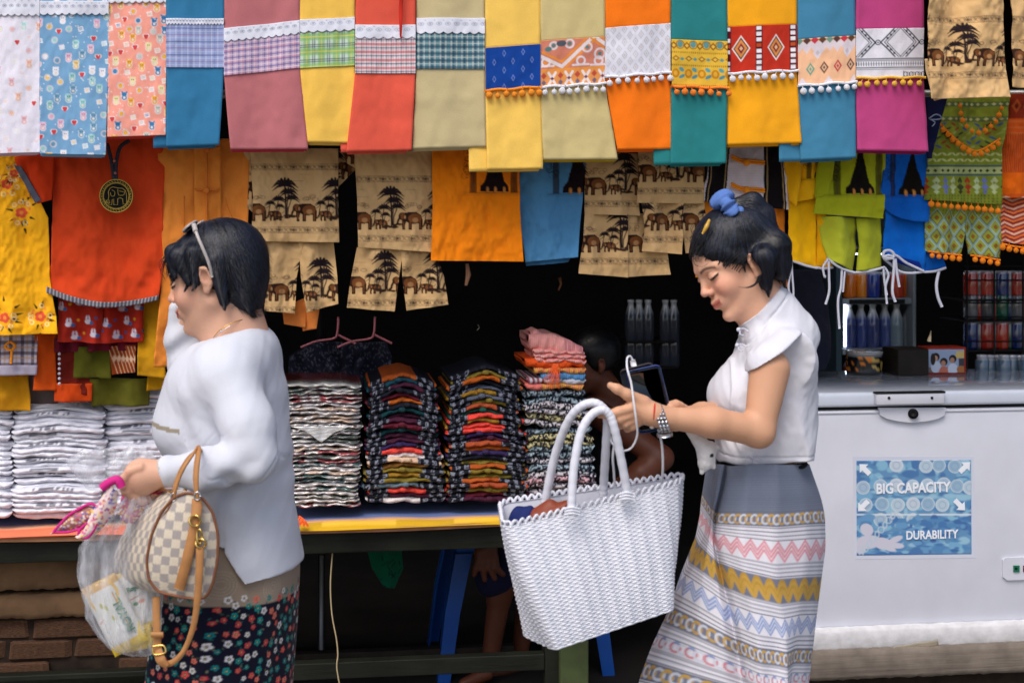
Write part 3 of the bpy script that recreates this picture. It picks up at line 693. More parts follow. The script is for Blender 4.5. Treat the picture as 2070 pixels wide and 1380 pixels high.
sarong('salmon pink sarong printed with small toys, right of the blue printed one', (219, 336), (217, 335), 277, None, full=kids(212,-110,345,285,(246,164,146), 3, [(70,130,180),(245,180,60),(236,220,160),(200,200,190),(240,170,60)], 18), lace=(-12,6,14), seed=3, ucol=(210,60,50))
sarong('steel blue sarong with a lilac checked band under narrow lace', (336, 453), (336, 443), 297, (52,120,162), b_plaid((150,164,208), [(12,1.2,(215,220,240),.9,8),(24,1,(90,100,160),.6,2)], [(27,1.6,(52,56,110),.9,8),(27,1.2,(140,60,100),.8,21),(13.5,1,(210,215,240),.7,14)]), (50,137), lace=(38,50,6.5), under=(-27,-10,2), seed=4)
sarong('mauve sarong with a tilted lace strip and pink and blue tartan band', (453, 606), (466, 623), 302, (186,112,116), b_plaid((196,172,196), [(13,3,(84,84,150),.6,4),(13,1.4,(236,220,230),.8,10),(26,2,(210,90,110),.4,12)], [(12,3,(84,84,150),.6,5),(12,1.4,(236,220,230),.8,11),(24,2,(210,90,110),.4,2)]), (70,146), lace=(50,77,15), seed=5, band_slant=16, ucol=(196,50,70))
sarong('yellow sarong with a green and white tartan band under lace', (606, 717), (622, 727), 288, (244,196,88), b_plaid((200,220,200), [(30,14,(128,180,100),.65,14),(30,2,(52,66,90),.8,30),(30,2,(52,66,90),.8,26),(30,1.6,(236,214,90),.9,14)], [(30,14,(128,180,100),.65,16),(30,2,(52,66,90),.8,2),(30,2,(52,66,90),.8,6),(30,1.6,(236,214,90),.9,16)]), (58,136), lace=(38,64,18), seed=6, band_slant=6)
S = sarong('coral red sarong with red and white check band and a hanging red ribbon', (718, 840), (700, 832), 307, (226,92,72), b_plaid((216,208,214), [(10,2,(60,60,90),.75,3),(10,1.6,(206,96,96),.6,7)], [(16,4.5,(206,88,84),.7,4),(16,1.6,(50,44,66),.8,11),(8,1,(240,240,240),.7,8)]), (70,149), lace=(51,78,19), under=(-11,-3,1), seed=7)
sheet('ribbon', [(809,-60),(806,30),(808,74),(811,78)], [(818,-60),(814,30),(812,74),(812.5,78)], -.3, (196,48,36), S, step=3, disp=lambda X, Y: .003*np.sin(Y/11), thick=.003)
sarong('khaki sarong with a dark teal checked band under deep lace', (842, 980), (834, 983), 301, (198,182,138), b_plaid((92,138,150), [(11,1.8,(214,210,200),.8,4),(22,3,(36,58,84),.6,9)], [(14,5,(34,56,84),.65,4),(14,1.2,(220,214,200),.7,11)]), (63,140), lace=(37,68,18), seed=8)
sarong('light yellow sarong with a royal blue band and orange pompoms', (981, 1093), (985, 1098), 343, (246,202,98), b_royal, (93,180), trim=(246,150,46), under=(-36,-4,4), seed=9, band_slant=8)
sarong('khaki sarong with an orange and mauve scroll band and white pompoms', (1093, 1223), (1098, 1249), 323, (206,188,132), b_ethnic, (79,173), trim=(232,232,238), seed=10, band_slant=8, ucol=(190,160,40))
sarong('bright orange sarong with a white diamond band and white pompoms', (1223, 1356), (1249, 1363), 303, (248,122,24), b_whitelace, (52,152), trim=(234,234,240), seed=11, band_slant=10, ucol=(248,104,20))
sarong('teal sarong with a yellow flowered band and orange pompoms', (1357, 1470), (1356, 1468), 332, (42,128,130), b_yellowflower, (82,177), trim=(248,136,50), under=(-32,-4,2), seed=12, band_slant=-4)
sarong('amber yellow sarong with a red band of two diamonds and white pompoms', (1471, 1612), (1472, 1621), 293, (246,170,30), b_reddia, (52,146), trim=(234,234,240), seed=13, band_slant=6)
sarong('blue sarong with a peach band of small diamonds and white pompoms', (1614, 1730), (1621, 1732), 324, (66,130,164), b_peach, (76,170), trim=(232,234,242), under=(-43,-3,3), seed=14, band_slant=8)
sarong('magenta sarong with a black and white patterned band and yellow pompoms', (1731, 1868), (1735, 1877), 304, (188,70,128), b_bw, (58,158), trim=(238,186,70), seed=15, band_slant=2, ucol=(150,30,80))
NS[0] = -.12
# ================================================================ second row: shirts and shorts on hangers behind the sarongs
GS = 'shirts and shorts hung in the second row under the sarongs'
GE = 'beige elephant print shirt and shorts sets'
def garment(label, parts, name='hanging_shirt', cat_='shirt', group=GS, n=.02):
    xs = [p for q in parts for p in q[1]]; T = thing(name, label, cat_, SP(sum(x for x, y in xs)/len(xs), max(y for x, y in xs), n), group)
    for q in parts:
        nm, L, R, paint = q[:4]; kw = dict(q[4]) if len(q) > 4 else {}
        nn = kw.pop('n', n); step = kw.pop('step', 1.5 if isinstance(paint, Cv) else 4); sd = kw.pop('seed', int(L[0][0]) % 97)
        amp = kw.pop('amp', .007); wl = kw.pop('wl', 44); lean = kw.pop('lean', 0)
        sheet(nm, L, R, nn, paint, T, step=step, disp=folds(sd, amp*1.5, wl, lean=lean, am2=.008), mat_=SOFT, thick=.006, **kw)
    return T
def ecloth(x0, y0, x1, y1, rows, seed, top=None): return elephant_cloth(x0-12, y0-12, x1+12, y1+18, rows, seed, top=top)
# 1: yellow embroidered blouse at the left edge
cv = Cv(190, 420, (252,182,30), -60, 290); r = random.Random(4)
def bouquet(cv, x, y, s=1.0):
    for k in range(9):
        a = r.random()*6.28; d = 14+r.random()*16; cx_, cy_ = x+math.cos(a)*d*s, y+math.sin(a)*d*s*1.2
        cv.line([(cx_, cy_), (cx_+math.cos(a)*11*s, cy_+math.sin(a)*9*s)], 5*s, (44,52,24), w2=1)
    for k in range(5): a = k*1.256; cv.ell(x+math.cos(a)*6*s, y+math.sin(a)*6*s, 6*s, 5*s, (226,84,60))
    cv.ell(x, y, 4*s, 4*s, (246,150,60))
    for k in range(6): a = r.random()*6.28; cv.ring(x+math.cos(a)*20*s, y+math.sin(a)*22*s, 4*s, 1.6, (244,226,170)); cv.ell(x+math.cos(a+.5)*17*s, y+math.sin(a+.5)*19*s, 3, 3, (236,140,60))
for (x, y, s) in [(42,430,1.),(14,372,1.),(28,350,.7),(10,642,1.),(80,640,1.),(-30,640,1)]: bouquet(cv, x, y, s)
garment('amber yellow blouse embroidered with flowers at the left edge of the frame', [
    ('body', [(-60,300),(-60,680)], [(60,300),(66,380),(98,440),(100,560),(118,674)], cv, dict(step=1.6, amp=.006, wl=60)),
    ('sleeve', [(-60,300),(-60,360)], [(30,310),(62,400)], (236,160,28), dict(n=.035))], n=.03, cat_='blouse', name='hanging_blouse')
# 2: red tunic
cv = Cv(330, 330, (220,72,32), 30, 280)
garment('orange red tunic with a silver braided hem and a sleeve edged in braid', [
    ('body', [(98,275),(104,400),(102,530),(92,583)], [(335,275),(330,420),(330,540),(322,600)], (220,72,32), dict(amp=.009, wl=80, seed=5, bot=lambda u: 22*math.sin(u*math.pi), step=4)),
    ('hem_braid', [(92,580),(92,592)], [(322,596),(320,606)], (150,148,158), dict(bot=lambda u: 22*math.sin(u*math.pi), botp=0, n=.012, amp=.009, wl=80, seed=5, step=2.5)),
    ('sleeve', [(28,318),(34,340),(76,412)], [(112,300),(106,380),(104,404)], (220,64,24), dict(n=.005, amp=.003)),
    ('sleeve_braid', [(28,334),(70,410)], [(42,336),(84,406)], (120,122,140), dict(n=-.002, amp=.001, step=2))], name='hanging_tunic', cat_='tunic', n=.02)
for nm, s in (('hem_braid', 0), ('sleeve_braid', 1)):
    o = bpy.data.objects[nm]; me = o.data; a = me.color_attributes['Col']; n_ = len(me.vertices); c = np.zeros(n_*4, np.float32); a.data.foreach_get('color', c); c = c.reshape(-1, 4)
    i = np.arange(n_); c[:, :3] *= (.35+.9*((i//1) % 3 == 0))[:, None]; a.data.foreach_set('color', c.ravel())
# 3: elephant medallion on a braided cord
BRZ = mat('gold_thread', (190,160,70), rough=.5); BLK = mat('black_felt', (18,18,20), rough=.9); CORD = mat('braided_cord', (52,54,66), rough=.8, bump=.8, bscale=300, var=.4, vscale=260)
T = thing('medallion', 'round black medallion with a gold elephant, on a braided cord over the red tunic', 'medallion', SP(235, 430, -.03))
def disc(cx, cy, r, n, t, seg=36, ry=None): return slab([(cx+math.cos(a)*r, cy+math.sin(a)*(ry or r)) for a in np.linspace(0, 2*math.pi, seg, endpoint=False)], n, t)
v, f = disc(235, 396, 33, -.03, .006); mk('disc', v, f, BLK, T, smooth=False)
def outline(pts, n, rad, m, par, nm='outline', closed=False, cnt=None):
    P = [SP(x, y, n) for x, y in pts]
    if closed: P = P+[P[0]]
    v, f = tube(spline(P, cnt or len(P)*4), rad, 5); return mk(nm, v, f, m, par)
for rr, w in ((33, .0016), (27, .0009), (25.5, .0008)): outline([(235+math.cos(a)*rr, 396+math.sin(a)*rr) for a in np.linspace(0, 6.2832, 30)], -.037, w, BRZ, T, 'gold_ring')
beads = [tube([SP(235+math.cos(a)*30, 396+math.sin(a)*30, -.036), SP(235+math.cos(a+.12)*29, 396+math.sin(a+.12)*29, -.038)], .0011, 4) for a in np.linspace(0, 6.28, 34)]
v, f = cat(*beads); mk('stitching', v, f, BRZ, T)
eo = [(214,407),(219,404),(220,396),(219,388),(222,381),(228,378),(238,380),(248,381),(254,386),(256,396),(256,412),(249,413),(248,402),(242,400),(238,402),(238,414),(230,414),(230,402),(227,404),(226,414),(220,414),(221,404),(217,410),(212,409)]
v, f = tube([SP(x, y, -.037) for x, y in eo+[eo[0]]], .0010, 4); mk('gold_elephant', v, f, BRZ, T)
for pts in ([(226,384),(232,388),(231,396),(225,396),(223,389)], [(238,382),(240,394),(250,394),(252,386)], [(241,386),(250,388)], [(214,404),(218,411),(223,409)]): outline(pts, -.0375, .0008, BRZ, T, 'gold_line')
for pts in ([(216,290),(224,320),(229,350),(231,366)], [(262,284),(244,296),(236,320),(234,350),(236,366)]): outline(pts, -.03, .0055, CORD, T, 'cord')
for p in ((231,325),(233,350)): v, f = ball(SP(*p, -.040), .004, 8); mk('bead', v, f, mat('copper_bead', (190,130,110), rough=.3, metal=.6), T)
# 4: ochre jacket with knot buttons
OC = (236,142,58)
T = garment('ochre orange jacket with knotted cloth buttons, behind the woman in white', [
    ('body', [(318,280),(322,400),(330,520)], [(505,280),(503,400),(500,520)], OC, dict(amp=.004, wl=90, step=4)),
    ('front_panel', [(392,282),(394,520)], [(446,282),(448,520)], (232,138,54), dict(n=.008, amp=.001, step=5)),
    ('sleeve', [(272,286),(296,330),(322,340)], [(330,282),(330,320),(335,342)], (204,104,34), dict(n=.03, amp=.004)),
    ('skirt', [(328,518),(324,600),(310,742)], [(470,518),(460,600),(450,740)], OC, dict(n=.016, amp=.005, wl=70))], name='hanging_jacket', cat_='jacket')
OCM = mat('ochre_piping', (214,120,44), rough=.85)
outline([(418,282),(418,400),(419,520)], .0, .003, OCM, T, 'placket_seam')
for y in (301, 385):
    v, f = ball(SP(418, y, -.006), .010, 8); mk('knot_button', v, f, OCM, T); outline([(394,y-3),(418,y),(444,y-3)], -.002, .0028, OCM, T, 'loop')
outline([(372,396),(372,440),(371,500)], .012, .0012, OCM, T, 'seam'); outline([(455,400),(470,440),(498,462)], .012, .0012, OCM, T, 'seam')
# 5-8 beige elephant sets
def eset(lab, top, bottoms, n, seed, sl=None):
    P = [('shirt',)+top]+[('shorts_leg',)+b for b in bottoms]+[('sleeve',)+s for s in (sl or [])]
    return garment(lab, P, name='elephant_print_set', cat_='clothing set', group=GE, n=n)
eset('beige elephant print shirt over shorts, nearest the short-haired woman\'s head', ([(505,300),(512,400),(508,488)], [(684,300),(684,420),(686,490)], ecloth(490,290,700,500,[445],1,top=338), dict(amp=.005, wl=60)),
     [([(535,486),(538,560),(534,628)], [(614,486),(600,560),(596,634)], ecloth(520,480,700,640,[606],2), dict(n=.035, amp=.006, wl=34)),
      ([(604,486),(608,560),(620,632)], [(674,486),(682,560),(684,614)], ecloth(560,480,700,640,[606],3), dict(n=.030, amp=.006, wl=34))], .01, 1,
     [([(488,300),(505,330),(500,420)], [(514,300),(520,340),(512,430)], ecloth(480,290,520,440,[400],5), dict(n=.03)), ([(676,300),(682,380)], [(712,300),(722,340)], ecloth(670,290,730,390,[360],6), dict(n=.045))])
eset('beige elephant print shirt over shorts, left of the plain orange shirt', ([(716,305),(722,400),(724,500)], [(882,305),(882,400),(878,510)], ecloth(700,290,900,515,[462],7,top=362), dict(amp=.005, wl=60)),
     [([(722,500),(708,570),(701,622)], [(815,500),(806,570),(798,630)], ecloth(690,490,910,640,[592],8), dict(n=.03, amp=.006, wl=34)),
      ([(810,500),(814,570),(822,628)], [(878,500),(898,560),(907,616)], ecloth(790,490,920,640,[592],9), dict(n=.035, amp=.006, wl=34))], .01, 2,
     [([(686,290),(700,330)], [(724,300),(726,345)], ecloth(680,280,730,360,[330],10), dict(n=.03))])
eset('beige elephant print shirt over wide shorts, right of the blue shirt', ([(1184,310),(1183,380),(1184,433)], [(1292,310),(1292,380),(1296,436)], ecloth(1170,300,1310,445,[392],11), dict(amp=.005, wl=50)),
     [([(1182,432),(1176,500),(1170,553)], [(1268,432),(1268,500),(1270,561)], ecloth(1160,425,1370,570,[508],12), dict(n=.035, amp=.004, wl=44)),
      ([(1262,432),(1266,500),(1268,560)], [(1330,432),(1346,500),(1355,555)], ecloth(1250,425,1370,570,[508],13), dict(n=.045, amp=.004, wl=44))], .02, 3)
eset('beige elephant print shirt over shorts, just left of the hair of the ponytailed woman', ([(1290,305),(1290,360),(1289,410)], [(1425,305),(1424,380),(1424,412)], ecloth(1280,295,1440,420,[366],14), dict(amp=.005, wl=50)),
     [([(1298,410),(1304,470),(1300,508)], [(1380,410),(1378,470),(1376,514)], ecloth(1290,400,1440,520,[464],15), dict(n=.015, amp=.007, wl=30)),
      ([(1372,410),(1380,470),(1386,512)], [(1424,410),(1428,470),(1430,510)], ecloth(1360,400,1440,520,[464],16), dict(n=.02, amp=.006, wl=30))], .0, 4)
# the elephant shirts at the top right
eset('beige elephant print shirt hung high at the right end of the sarong row', ([(1868,-100),(1872,60),(1880,200)], [(2020,-100),(2030,80),(2046,196)], ecloth(1855,-100,2060,215,[132],17,top=40), dict(amp=.012, wl=60, step=1.5)),
     [([(1868,120),(1880,190),(1890,204)], [(1990,120),(1985,170),(1982,180)], (222,190,140), dict(n=-.22, amp=.012, wl=60))], -.26, 5)
eset('beige elephant print shirt cut off by the right edge of the frame at the top', ([(2042,-100),(2046,60),(2048,176)], [(2200,-100),(2200,60),(2200,180)], ecloth(2030,-100,2110,190,[132],18,top=40), dict(amp=.008, wl=60, step=1.6)), [], -.24, 6)
# 9 and 10 temple print tees
def temple(cv, x, y, s, c=(30,18,22)):   # base centre of the print
    cv.poly([(x-30*s, y), (x-28*s, y-12*s), (x-20*s, y-22*s), (x-15*s, y-40*s), (x-10*s, y-62*s), (x-3*s, y-92*s), (x, y-112*s), (x+3*s, y-92*s), (x+10*s, y-62*s), (x+15*s, y-40*s), (x+20*s, y-22*s), (x+28*s, y-12*s), (x+30*s, y)], c)
    for sx in (-44, 40): cv.rect(x+sx*s-7*s, y-100*s, x+sx*s+7*s, y+2*s, c, .75); cv.line([(x+sx*s, y-100*s), (x+sx*s, y)], 2, (90,60,50), .6)
    rr = random.Random(int(x))
    for k in range(22): cv.ring(x-64*s+rr.random()*22*s, y-100*s+rr.random()*70*s, 3+rr.random()*5, 1, c, .6)
    for k in (-14, 2, 20): cv.ell(x+k*s, y-4, 3.5, 7, (210,140,70), al=.7); cv.line([(x+k*s-3, y), (x+k*s-3, y-12)], 1.4, c)
    cv.rect(x-66*s, y-2, x+54*s, y+8*s, c, .14); cv.line([(x-62*s, y+3), (x+52*s, y+1)], 1.2, c, .5)
def tee(label, L, R, colour, tx, ty, ts, n, extra=None, **kw):
    x0 = min(p[0] for p in L)-6; x1 = max(p[0] for p in R)+6; y0 = L[0][1]-4; y1 = max(L[-1][1], R[-1][1])+8
    cv = Cv(x1-x0, y1-y0, colour, x0, y0); temple(cv, tx, ty, ts)
    return garment(label, [('body', L, R, cv, dict(step=2, **kw))]+(extra or []), n=n)
tee('bright orange shirt with a dark temple print, below the light yellow sarong', [(873,300),(874,420),(871,527)], [(1050,300),(1052,420),(1058,529)], (255,140,20), 1000, 388, 1.0, .0, amp=.005, wl=110)
tee('steel blue shirt with a dark temple print, right of the bright orange shirt', [(1046,320),(1050,420),(1062,530)], [(1182,310),(1176,420),(1168,520)], (84,144,190), 1168, 390, 1.0, .03, amp=.007, wl=50,
    extra=[('under_layer', [(1058,500),(1066,538)], [(1170,500),(1150,530)], (66,122,170), dict(n=.05))])
# 11 white and black woven vest with orange knots
cvv = Cv(180, 130, (226,218,226), 1412, 290)
for y in range(290, 425, 5): cvv.line([(1412, y), (1592, y+1)], 1, (196,186,200), .5)
for (a, b) in (([(1443,290),(1428,420)], 0), ([(1476,290),(1462,420)], 0)): pass
cvv.poly([(1436,290),(1478,290),(1466,420),(1422,416)], (22,18,22)); cvv.poly([(1543,290),(1580,290),(1588,424),(1543,424)], (22,18,22))
for xs in (((1442,290),(1428,418)), ((1474,290),(1461,420)), ((1549,290),(1549,424)), ((1577,290),(1583,424))): cvv.line(xs, 1.6, (190,160,110))
T = garment('white vest with black side bands and orange knotted ties, above the ponytail', [
    ('body', [(1438,296),(1426,360),(1412,406)], [(1584,296),(1589,360),(1593,424)], cvv, dict(step=1.5, amp=.004, wl=70, n=.03)),
    ('orange_skirt', [(1424,400),(1412,480),(1402,560)], [(1588,414),(1590,500),(1592,580)], (250,150,44), dict(n=.06, amp=.008, wl=70))], n=.03, name='hanging_vest', cat_='vest')
OM = mat('orange_tie', (246,150,30), rough=.8)
for y in (328, 384):
    for dy in (-4, 1): outline([(1478,y-10+dy),(1496,y-2+dy),(1510,y+dy),(1530,y+1+dy),(1546,y+3+dy)], .018, .0035, OM, T, 'tie')
    v, f = ball(SP(1509, y, .012), .011, 8); mk('knot', v, f, OM, T)
# 12 yellow, lime and blue shirt and shorts sets with white piping
WP = mat('white_cotton_tape', (200,202,216), rough=.85)
def tape(pts, n, T, w=.0042, nm='piping', flat=None):
    P = spline([SP(x, y, n) for x, y in pts], len(pts)*5); v, f = tube(P, w, 6, flat=flat); return mk(nm, v, f, WP, T)
def temple_cv(x0, y0, x1, y1, colour, tx, ty, s):
    cv = Cv(x1-x0, y1-y0, colour, x0, y0); temple(cv, tx, ty, s, (24,20,16)); return cv
Tn = garment('sunny yellow shirt and shorts set with white edging, left of the lime green set', [
    ('shirt', [(1584,310),(1588,370),(1592,412)], [(1662,310),(1656,370),(1652,400)], temple_cv(1570,300,1680,430,(250,186,20),1668,360,.8), dict(step=1.8, amp=.006, wl=40, n=.02)),
    ('sleeve', [(1585,310),(1592,360),(1596,404)], [(1625,310),(1618,360),(1608,418)], (248,182,18), dict(n=.008, amp=.006, wl=20)),
    ('shorts_leg', [(1592,400),(1592,470),(1594,527)], [(1650,396),(1650,480),(1652,542)], (252,188,14), dict(n=.04, amp=.006, wl=44)),
    ('shorts_leg', [(1648,398),(1652,470),(1650,540)], [(1664,400),(1672,480),(1680,540)], (240,172,10), dict(n=.045, amp=.004))], n=.02, name='shirt_and_shorts_set', cat_='clothing set')
tape([(1592,524),(1610,530),(1630,537),(1652,542)], .033, Tn); tape([(1650,540),(1665,543),(1684,540)], .036, Tn)
tape([(1594,526),(1598,545),(1594,580),(1600,612)], .028, Tn, .0035, 'tie_string'); tape([(1600,528),(1602,560),(1604,590),(1603,620)], .028, Tn, .003, 'tie_string')
Tn = garment('lime green shirt and shorts set with white edging, between the yellow and blue sets', [
    ('shirt', [(1660,300),(1656,360),(1646,432)], [(1792,300),(1790,360),(1788,442)], temple_cv(1630,290,1800,455,(176,182,34),1738,392,1.0), dict(step=1.8, amp=.007, wl=60, n=.005)),
    ('sleeve', [(1656,305),(1652,360),(1650,400)], [(1690,305),(1684,350),(1676,392)], (168,174,30), dict(n=-.004, amp=.005)),
    ('shorts_leg', [(1656,436),(1664,490),(1674,524)], [(1735,440),(1736,500),(1728,550)], (184,190,52), dict(n=.025, amp=.011, wl=40)),
    ('shorts_leg', [(1731,440),(1735,500),(1730,548)], [(1786,440),(1786,500),(1786,540)], (176,182,46), dict(n=.03, amp=.010, wl=40))], n=.005, name='shirt_and_shorts_set', cat_='clothing set')
tape([(1672,522),(1690,536),(1710,546),(1728,551)], .017, Tn); tape([(1728,551),(1750,549),(1770,545),(1788,540)], .022, Tn)
tape([(1674,524),(1664,540),(1667,560),(1668,556)], .012, Tn, .0035, 'tie_string'); tape([(1675,526),(1676,560),(1676,590),(1669,615)], .012, Tn, .0038, 'tie_string')
tape([(1702,545),(1700,580),(1694,610),(1697,664)], .012, Tn, .0038, 'tie_string'); tape([(1708,548),(1706,570),(1704,590)], .012, Tn, .003, 'tie_string')
tape([(1788,540),(1796,556),(1790,580),(1793,614)], .012, Tn, .0036, 'tie_string'); tape([(1786,542),(1788,570),(1793,596)], .012, Tn, .0034, 'tie_string')
Tn = garment('royal blue shirt and shorts set with a white bow at the hem', [
    ('shirt', [(1790,300),(1782,360),(1772,410)], [(1882,300),(1878,370),(1874,440)], temple_cv(1760,290,1900,450,(16,98,196),1846,394,.9), dict(step=1.8, amp=.006, wl=50, n=.02, bot=lambda u: 16*math.sin(u*2.6))),
    ('shorts_leg', [(1788,420),(1786,480),(1784,520)], [(1870,420),(1868,490),(1868,550)], (14,108,208), dict(n=.045, amp=.010, wl=50)),
    ('shorts_leg', [(1864,420),(1868,480),(1868,550)], [(1882,420),(1898,490),(1912,540)], (10,96,192), dict(n=.05, amp=.006, wl=30)),
    ('shorts_lining', [(1790,512),(1800,526)], [(1862,530),(1864,548)], (16,44,130), dict(n=.04, amp=.002))], n=.02, name='shirt_and_shorts_set', cat_='clothing set')
tape([(1786,522),(1800,534),(1818,548),(1840,552),(1868,549)], .03, Tn); tape([(1790,520),(1810,516),(1830,530),(1850,540),(1867,548)], .025, Tn); tape([(1868,550),(1890,548),(1912,541)], .038, Tn)
tape([(1806,520),(1792,524),(1785,518),(1788,508),(1798,506),(1806,512),(1806,520)], .012, Tn, .0045, 'bow'); tape([(1806,520),(1796,516),(1788,520),(1806,523)], .010, Tn, .004, 'bow')
tape([(1808,522),(1806,556),(1804,590),(1810,610)], .010, Tn, .0045, 'tie_string'); tape([(1810,522),(1813,550),(1818,580)], .010, Tn, .004, 'tie_string')
tape([(1898,548),(1893,575),(1896,600),(1904,620)], .03, Tn, .0048, 'tie_string')
# small pale bow next to the dark blue cloth in the shade at top right
DN = mat('pale_blue_string', (120,132,160), rough=.8)
Tn = garment('dark navy shirt with a pale string bow, between the magenta sarong and the green set', [('body', [(1872,196),(1874,300),(1876,320)], [(1916,196),(1890,290),(1884,320)], (20,24,60), dict(n=-.1))], n=-.1)
outline([(1878,240),(1890,232),(1900,234),(1902,240),(1892,242),(1880,242)], -.115, .0022, DN, Tn, 'bow'); outline([(1882,242),(1890,248),(1884,256)], -.115, .002, DN, Tn, 'bow')
# 13 green patterned set
cv = Cv(175, 380, (128,140,46), 1860, 185); rr = random.Random(9)
for y in (206, 236): 
    cv.rect(1860, y, 2040, y+10, (70,90,70), .7)
    for x in range(1864, 2036, 13): cv.dia(x, y+5, 4, 3.4, (190,190,130))
for y in np.arange(252, 306, 9):
    for x in np.arange(1866+(int(y) % 2)*9, 2035, 19): cv.ell(x, y, 7, 2.4, rr.choice([(150,160,80),(70,90,140),(150,60,40),(60,70,50)]), rr.choice([-.5,.5]), .75)
for y in (312, 324):
    for x in range(1862, 2036, 9): cv.ell(x, y, 5, 2.2, (190,200,130), .6 if (x//9) % 2 else -.6, .8)
cv.rect(1860, 334, 2040, 337, (60,90,110)); cv.rect(1860, 352, 2040, 355, (60,90,110)); cv.rect(1860, 338, 2040, 351, (170,180,120))
for x in range(1866, 2036, 12): cv.dia(x, 345, 3.4, 3.6, (50,60,40))
k = 0
for x in range(1874, 2036, 17):
    c = [(160,60,36),(180,196,150),(110,120,180),(178,190,140),(60,66,40)][k % 5]; k += 1
    cv.dia(x, 366, 6, 9, c); cv.dia(x, 378, 8, 8, c); cv.dia(x, 388, 5, 5, c); cv.dia(x, 370, 2, 3, (120,130,50))
for x in range(1866, 2036, 7):
    for y in range(394, 416, 6): cv.rect(x, y, x+2, y+3, (60,66,36), .8)
cv.rect(1860, 416, 2040, 560, (128,140,46))
for x in range(1866, 2036, 7):
    for y in range(424, 440, 6): cv.rect(x, y, x+2, y+3, (60,66,36), .8)
i = 0
for y in np.arange(440, 560, 19):
    for x in np.arange(1866+(i % 2)*13, 2045, 26):
        cv.dia(x, y, 13.5, 19.5, (110,140,150) if i % 2 else (150,176,150)); cv.dia(x, y, 11, 16.5, (170,196,170) if i % 2 else (60,60,30)); cv.dia(x, y, 9.5, 14, (146,150,60)); cv.dia(x, y, 4, 5, (90,70,20)); cv.dia(x, y, 2, 2.4, (190,90,40))
    i += 1
Tn = garment('green woven-pattern shirt and shorts edged with orange pompoms', [
    ('shirt', [(1880,190),(1878,300),(1872,404)], [(2040,190),(2022,300),(2022,414)], cv, dict(step=1.5, amp=.006, wl=60, n=.0)),
    ('shorts_leg', [(1874,404),(1872,470),(1874,508)], [(1952,406),(1950,470),(1944,516)], cv, dict(step=1.5, n=.02, amp=.007, wl=34)),
    ('shorts_leg', [(1948,404),(1952,470),(1962,514)], [(2022,408),(2020,470),(2022,522)], cv, dict(step=1.5, n=.025, amp=.007, wl=34))], n=.0, name='patterned_set', cat_='clothing set')
pm = pom_mesh((250,140,30)); OT = mat('pompom_250_140_30', (250,140,30))
def poms(pts, n, T, tp=True, s0=.0085):
    P = spline([SP(x, y, n) for x, y in pts], 30)
    if tp: v, f = tube(P, .003, 5); mk('trim_tape', v, f, OT, T)
    L = np.r_[0, np.cumsum(np.linalg.norm(np.diff(P, axis=0), axis=1))]; m = max(2, int(L[-1]/.0205))
    for k in range(m):
        q = np.array([np.interp((k+.5)/m*L[-1], L, P[:, j]) for j in range(3)]); s = s0*random.uniform(.85, 1.15)
        share(pm, 'pompom', q-ND*.006-np.array([0, 0, .011]), T, scl=(s, s, s))
poms([(1900,250),(1930,280),(1966,304),(1990,300),(2022,280)], -.02, Tn); poms([(1938,200),(1946,240),(1975,262),(2010,240),(2025,205)], -.02, Tn, False, .007)
poms([(1874,404),(1920,410),(1970,414),(2022,420)], -.012, Tn, False); poms([(1876,508),(1905,512),(1944,516)], .008, Tn); poms([(1962,516),(1990,520),(2022,526)], .012, Tn)
# 14 orange patterned at the right edge
cv = Cv(100, 320, (222,92,30), 2012, 190)
cv.rect(2012, 190, 2112, 240, (150,50,26)); 
for x in (2030, 2052, 2074): cv.dia(x, 215, 9, 14, (196,90,40)); cv.dia(x, 215, 4, 7, (120,40,30))
for y in (244, 256, 268): cv.rect(2012, y, 2112, y+4, (226,110,50))
for x in range(2012, 2112, 4): cv.rect(x, 270, x+1.6, 348, (120,50,30), .7)
cv.rect(2012, 350, 2112, 392, (244,110,20))
for q in range(6):
    y = 402+q*17
    for o_, c in ((0,(240,200,170)),(4,(150,60,70)),(8,(244,130,60)),(12,(120,40,60))): cv.line([(x, y+o_+8*abs(((x-2012) % 40)/20-1)-4) for x in range(2012, 2112, 5)], 3, c)
Tn = garment('orange zigzag patterned shirt and shorts cut off by the right edge of the frame', [
    ('shirt', [(2030,190),(2024,300),(2022,400)], [(2112,190),(2112,300),(2112,400)], cv, dict(step=1.6, n=.012, amp=.006)),
    ('shorts_leg', [(2022,398),(2018,450),(2018,488)], [(2112,398),(2112,450),(2112,500)], cv, dict(step=1.6, n=.03, amp=.006))], n=.012, name='patterned_set', cat_='clothing set')
poms([(2018,490),(2050,498),(2100,504)], .02, Tn)
# ---- lower left, a third row in the shade
GT = 'garments of the third row, in the shade behind the stacks of white packets'
cv = Cv(130, 130, (210,200,214), -50, 660); plaid(cv, -50, 660, 80, 790, (208,200,214), [(22,7,(60,40,60),.7,6),(22,2,(214,160,60),.7,16)], [(22,7,(60,40,60),.7,10),(22,2,(214,160,60),.7,20)])
Tn = garment('purple and white tartan skirt with a lace hem, under the yellow blouse', [
    ('skirt', [(-50,660),(-50,745)], [(76,660),(74,745)], cv, dict(step=1.6, n=.1)), ('lace_hem', [(-50,738),(-50,760)], [(75,738),(73,758)], (186,178,196), dict(n=.095, amp=.004))], n=.1, name='hanging_skirt', cat_='skirt', group=GT)
outline([(20,690),(10,700),(22,708),(30,698),(20,690)], .08, .004, OM, Tn, 'bow'); outline([(24,706),(22,735)], .08, .004, OM, Tn, 'bow')
garment('mustard yellow cloth hanging lowest, at the left edge of the frame', [('cloth', [(-50,755),(-50,830)], [(55,755),(62,830)], (212,148,26), {})], n=.15, name='hanging_cloth', cat_='cloth', group=GT)
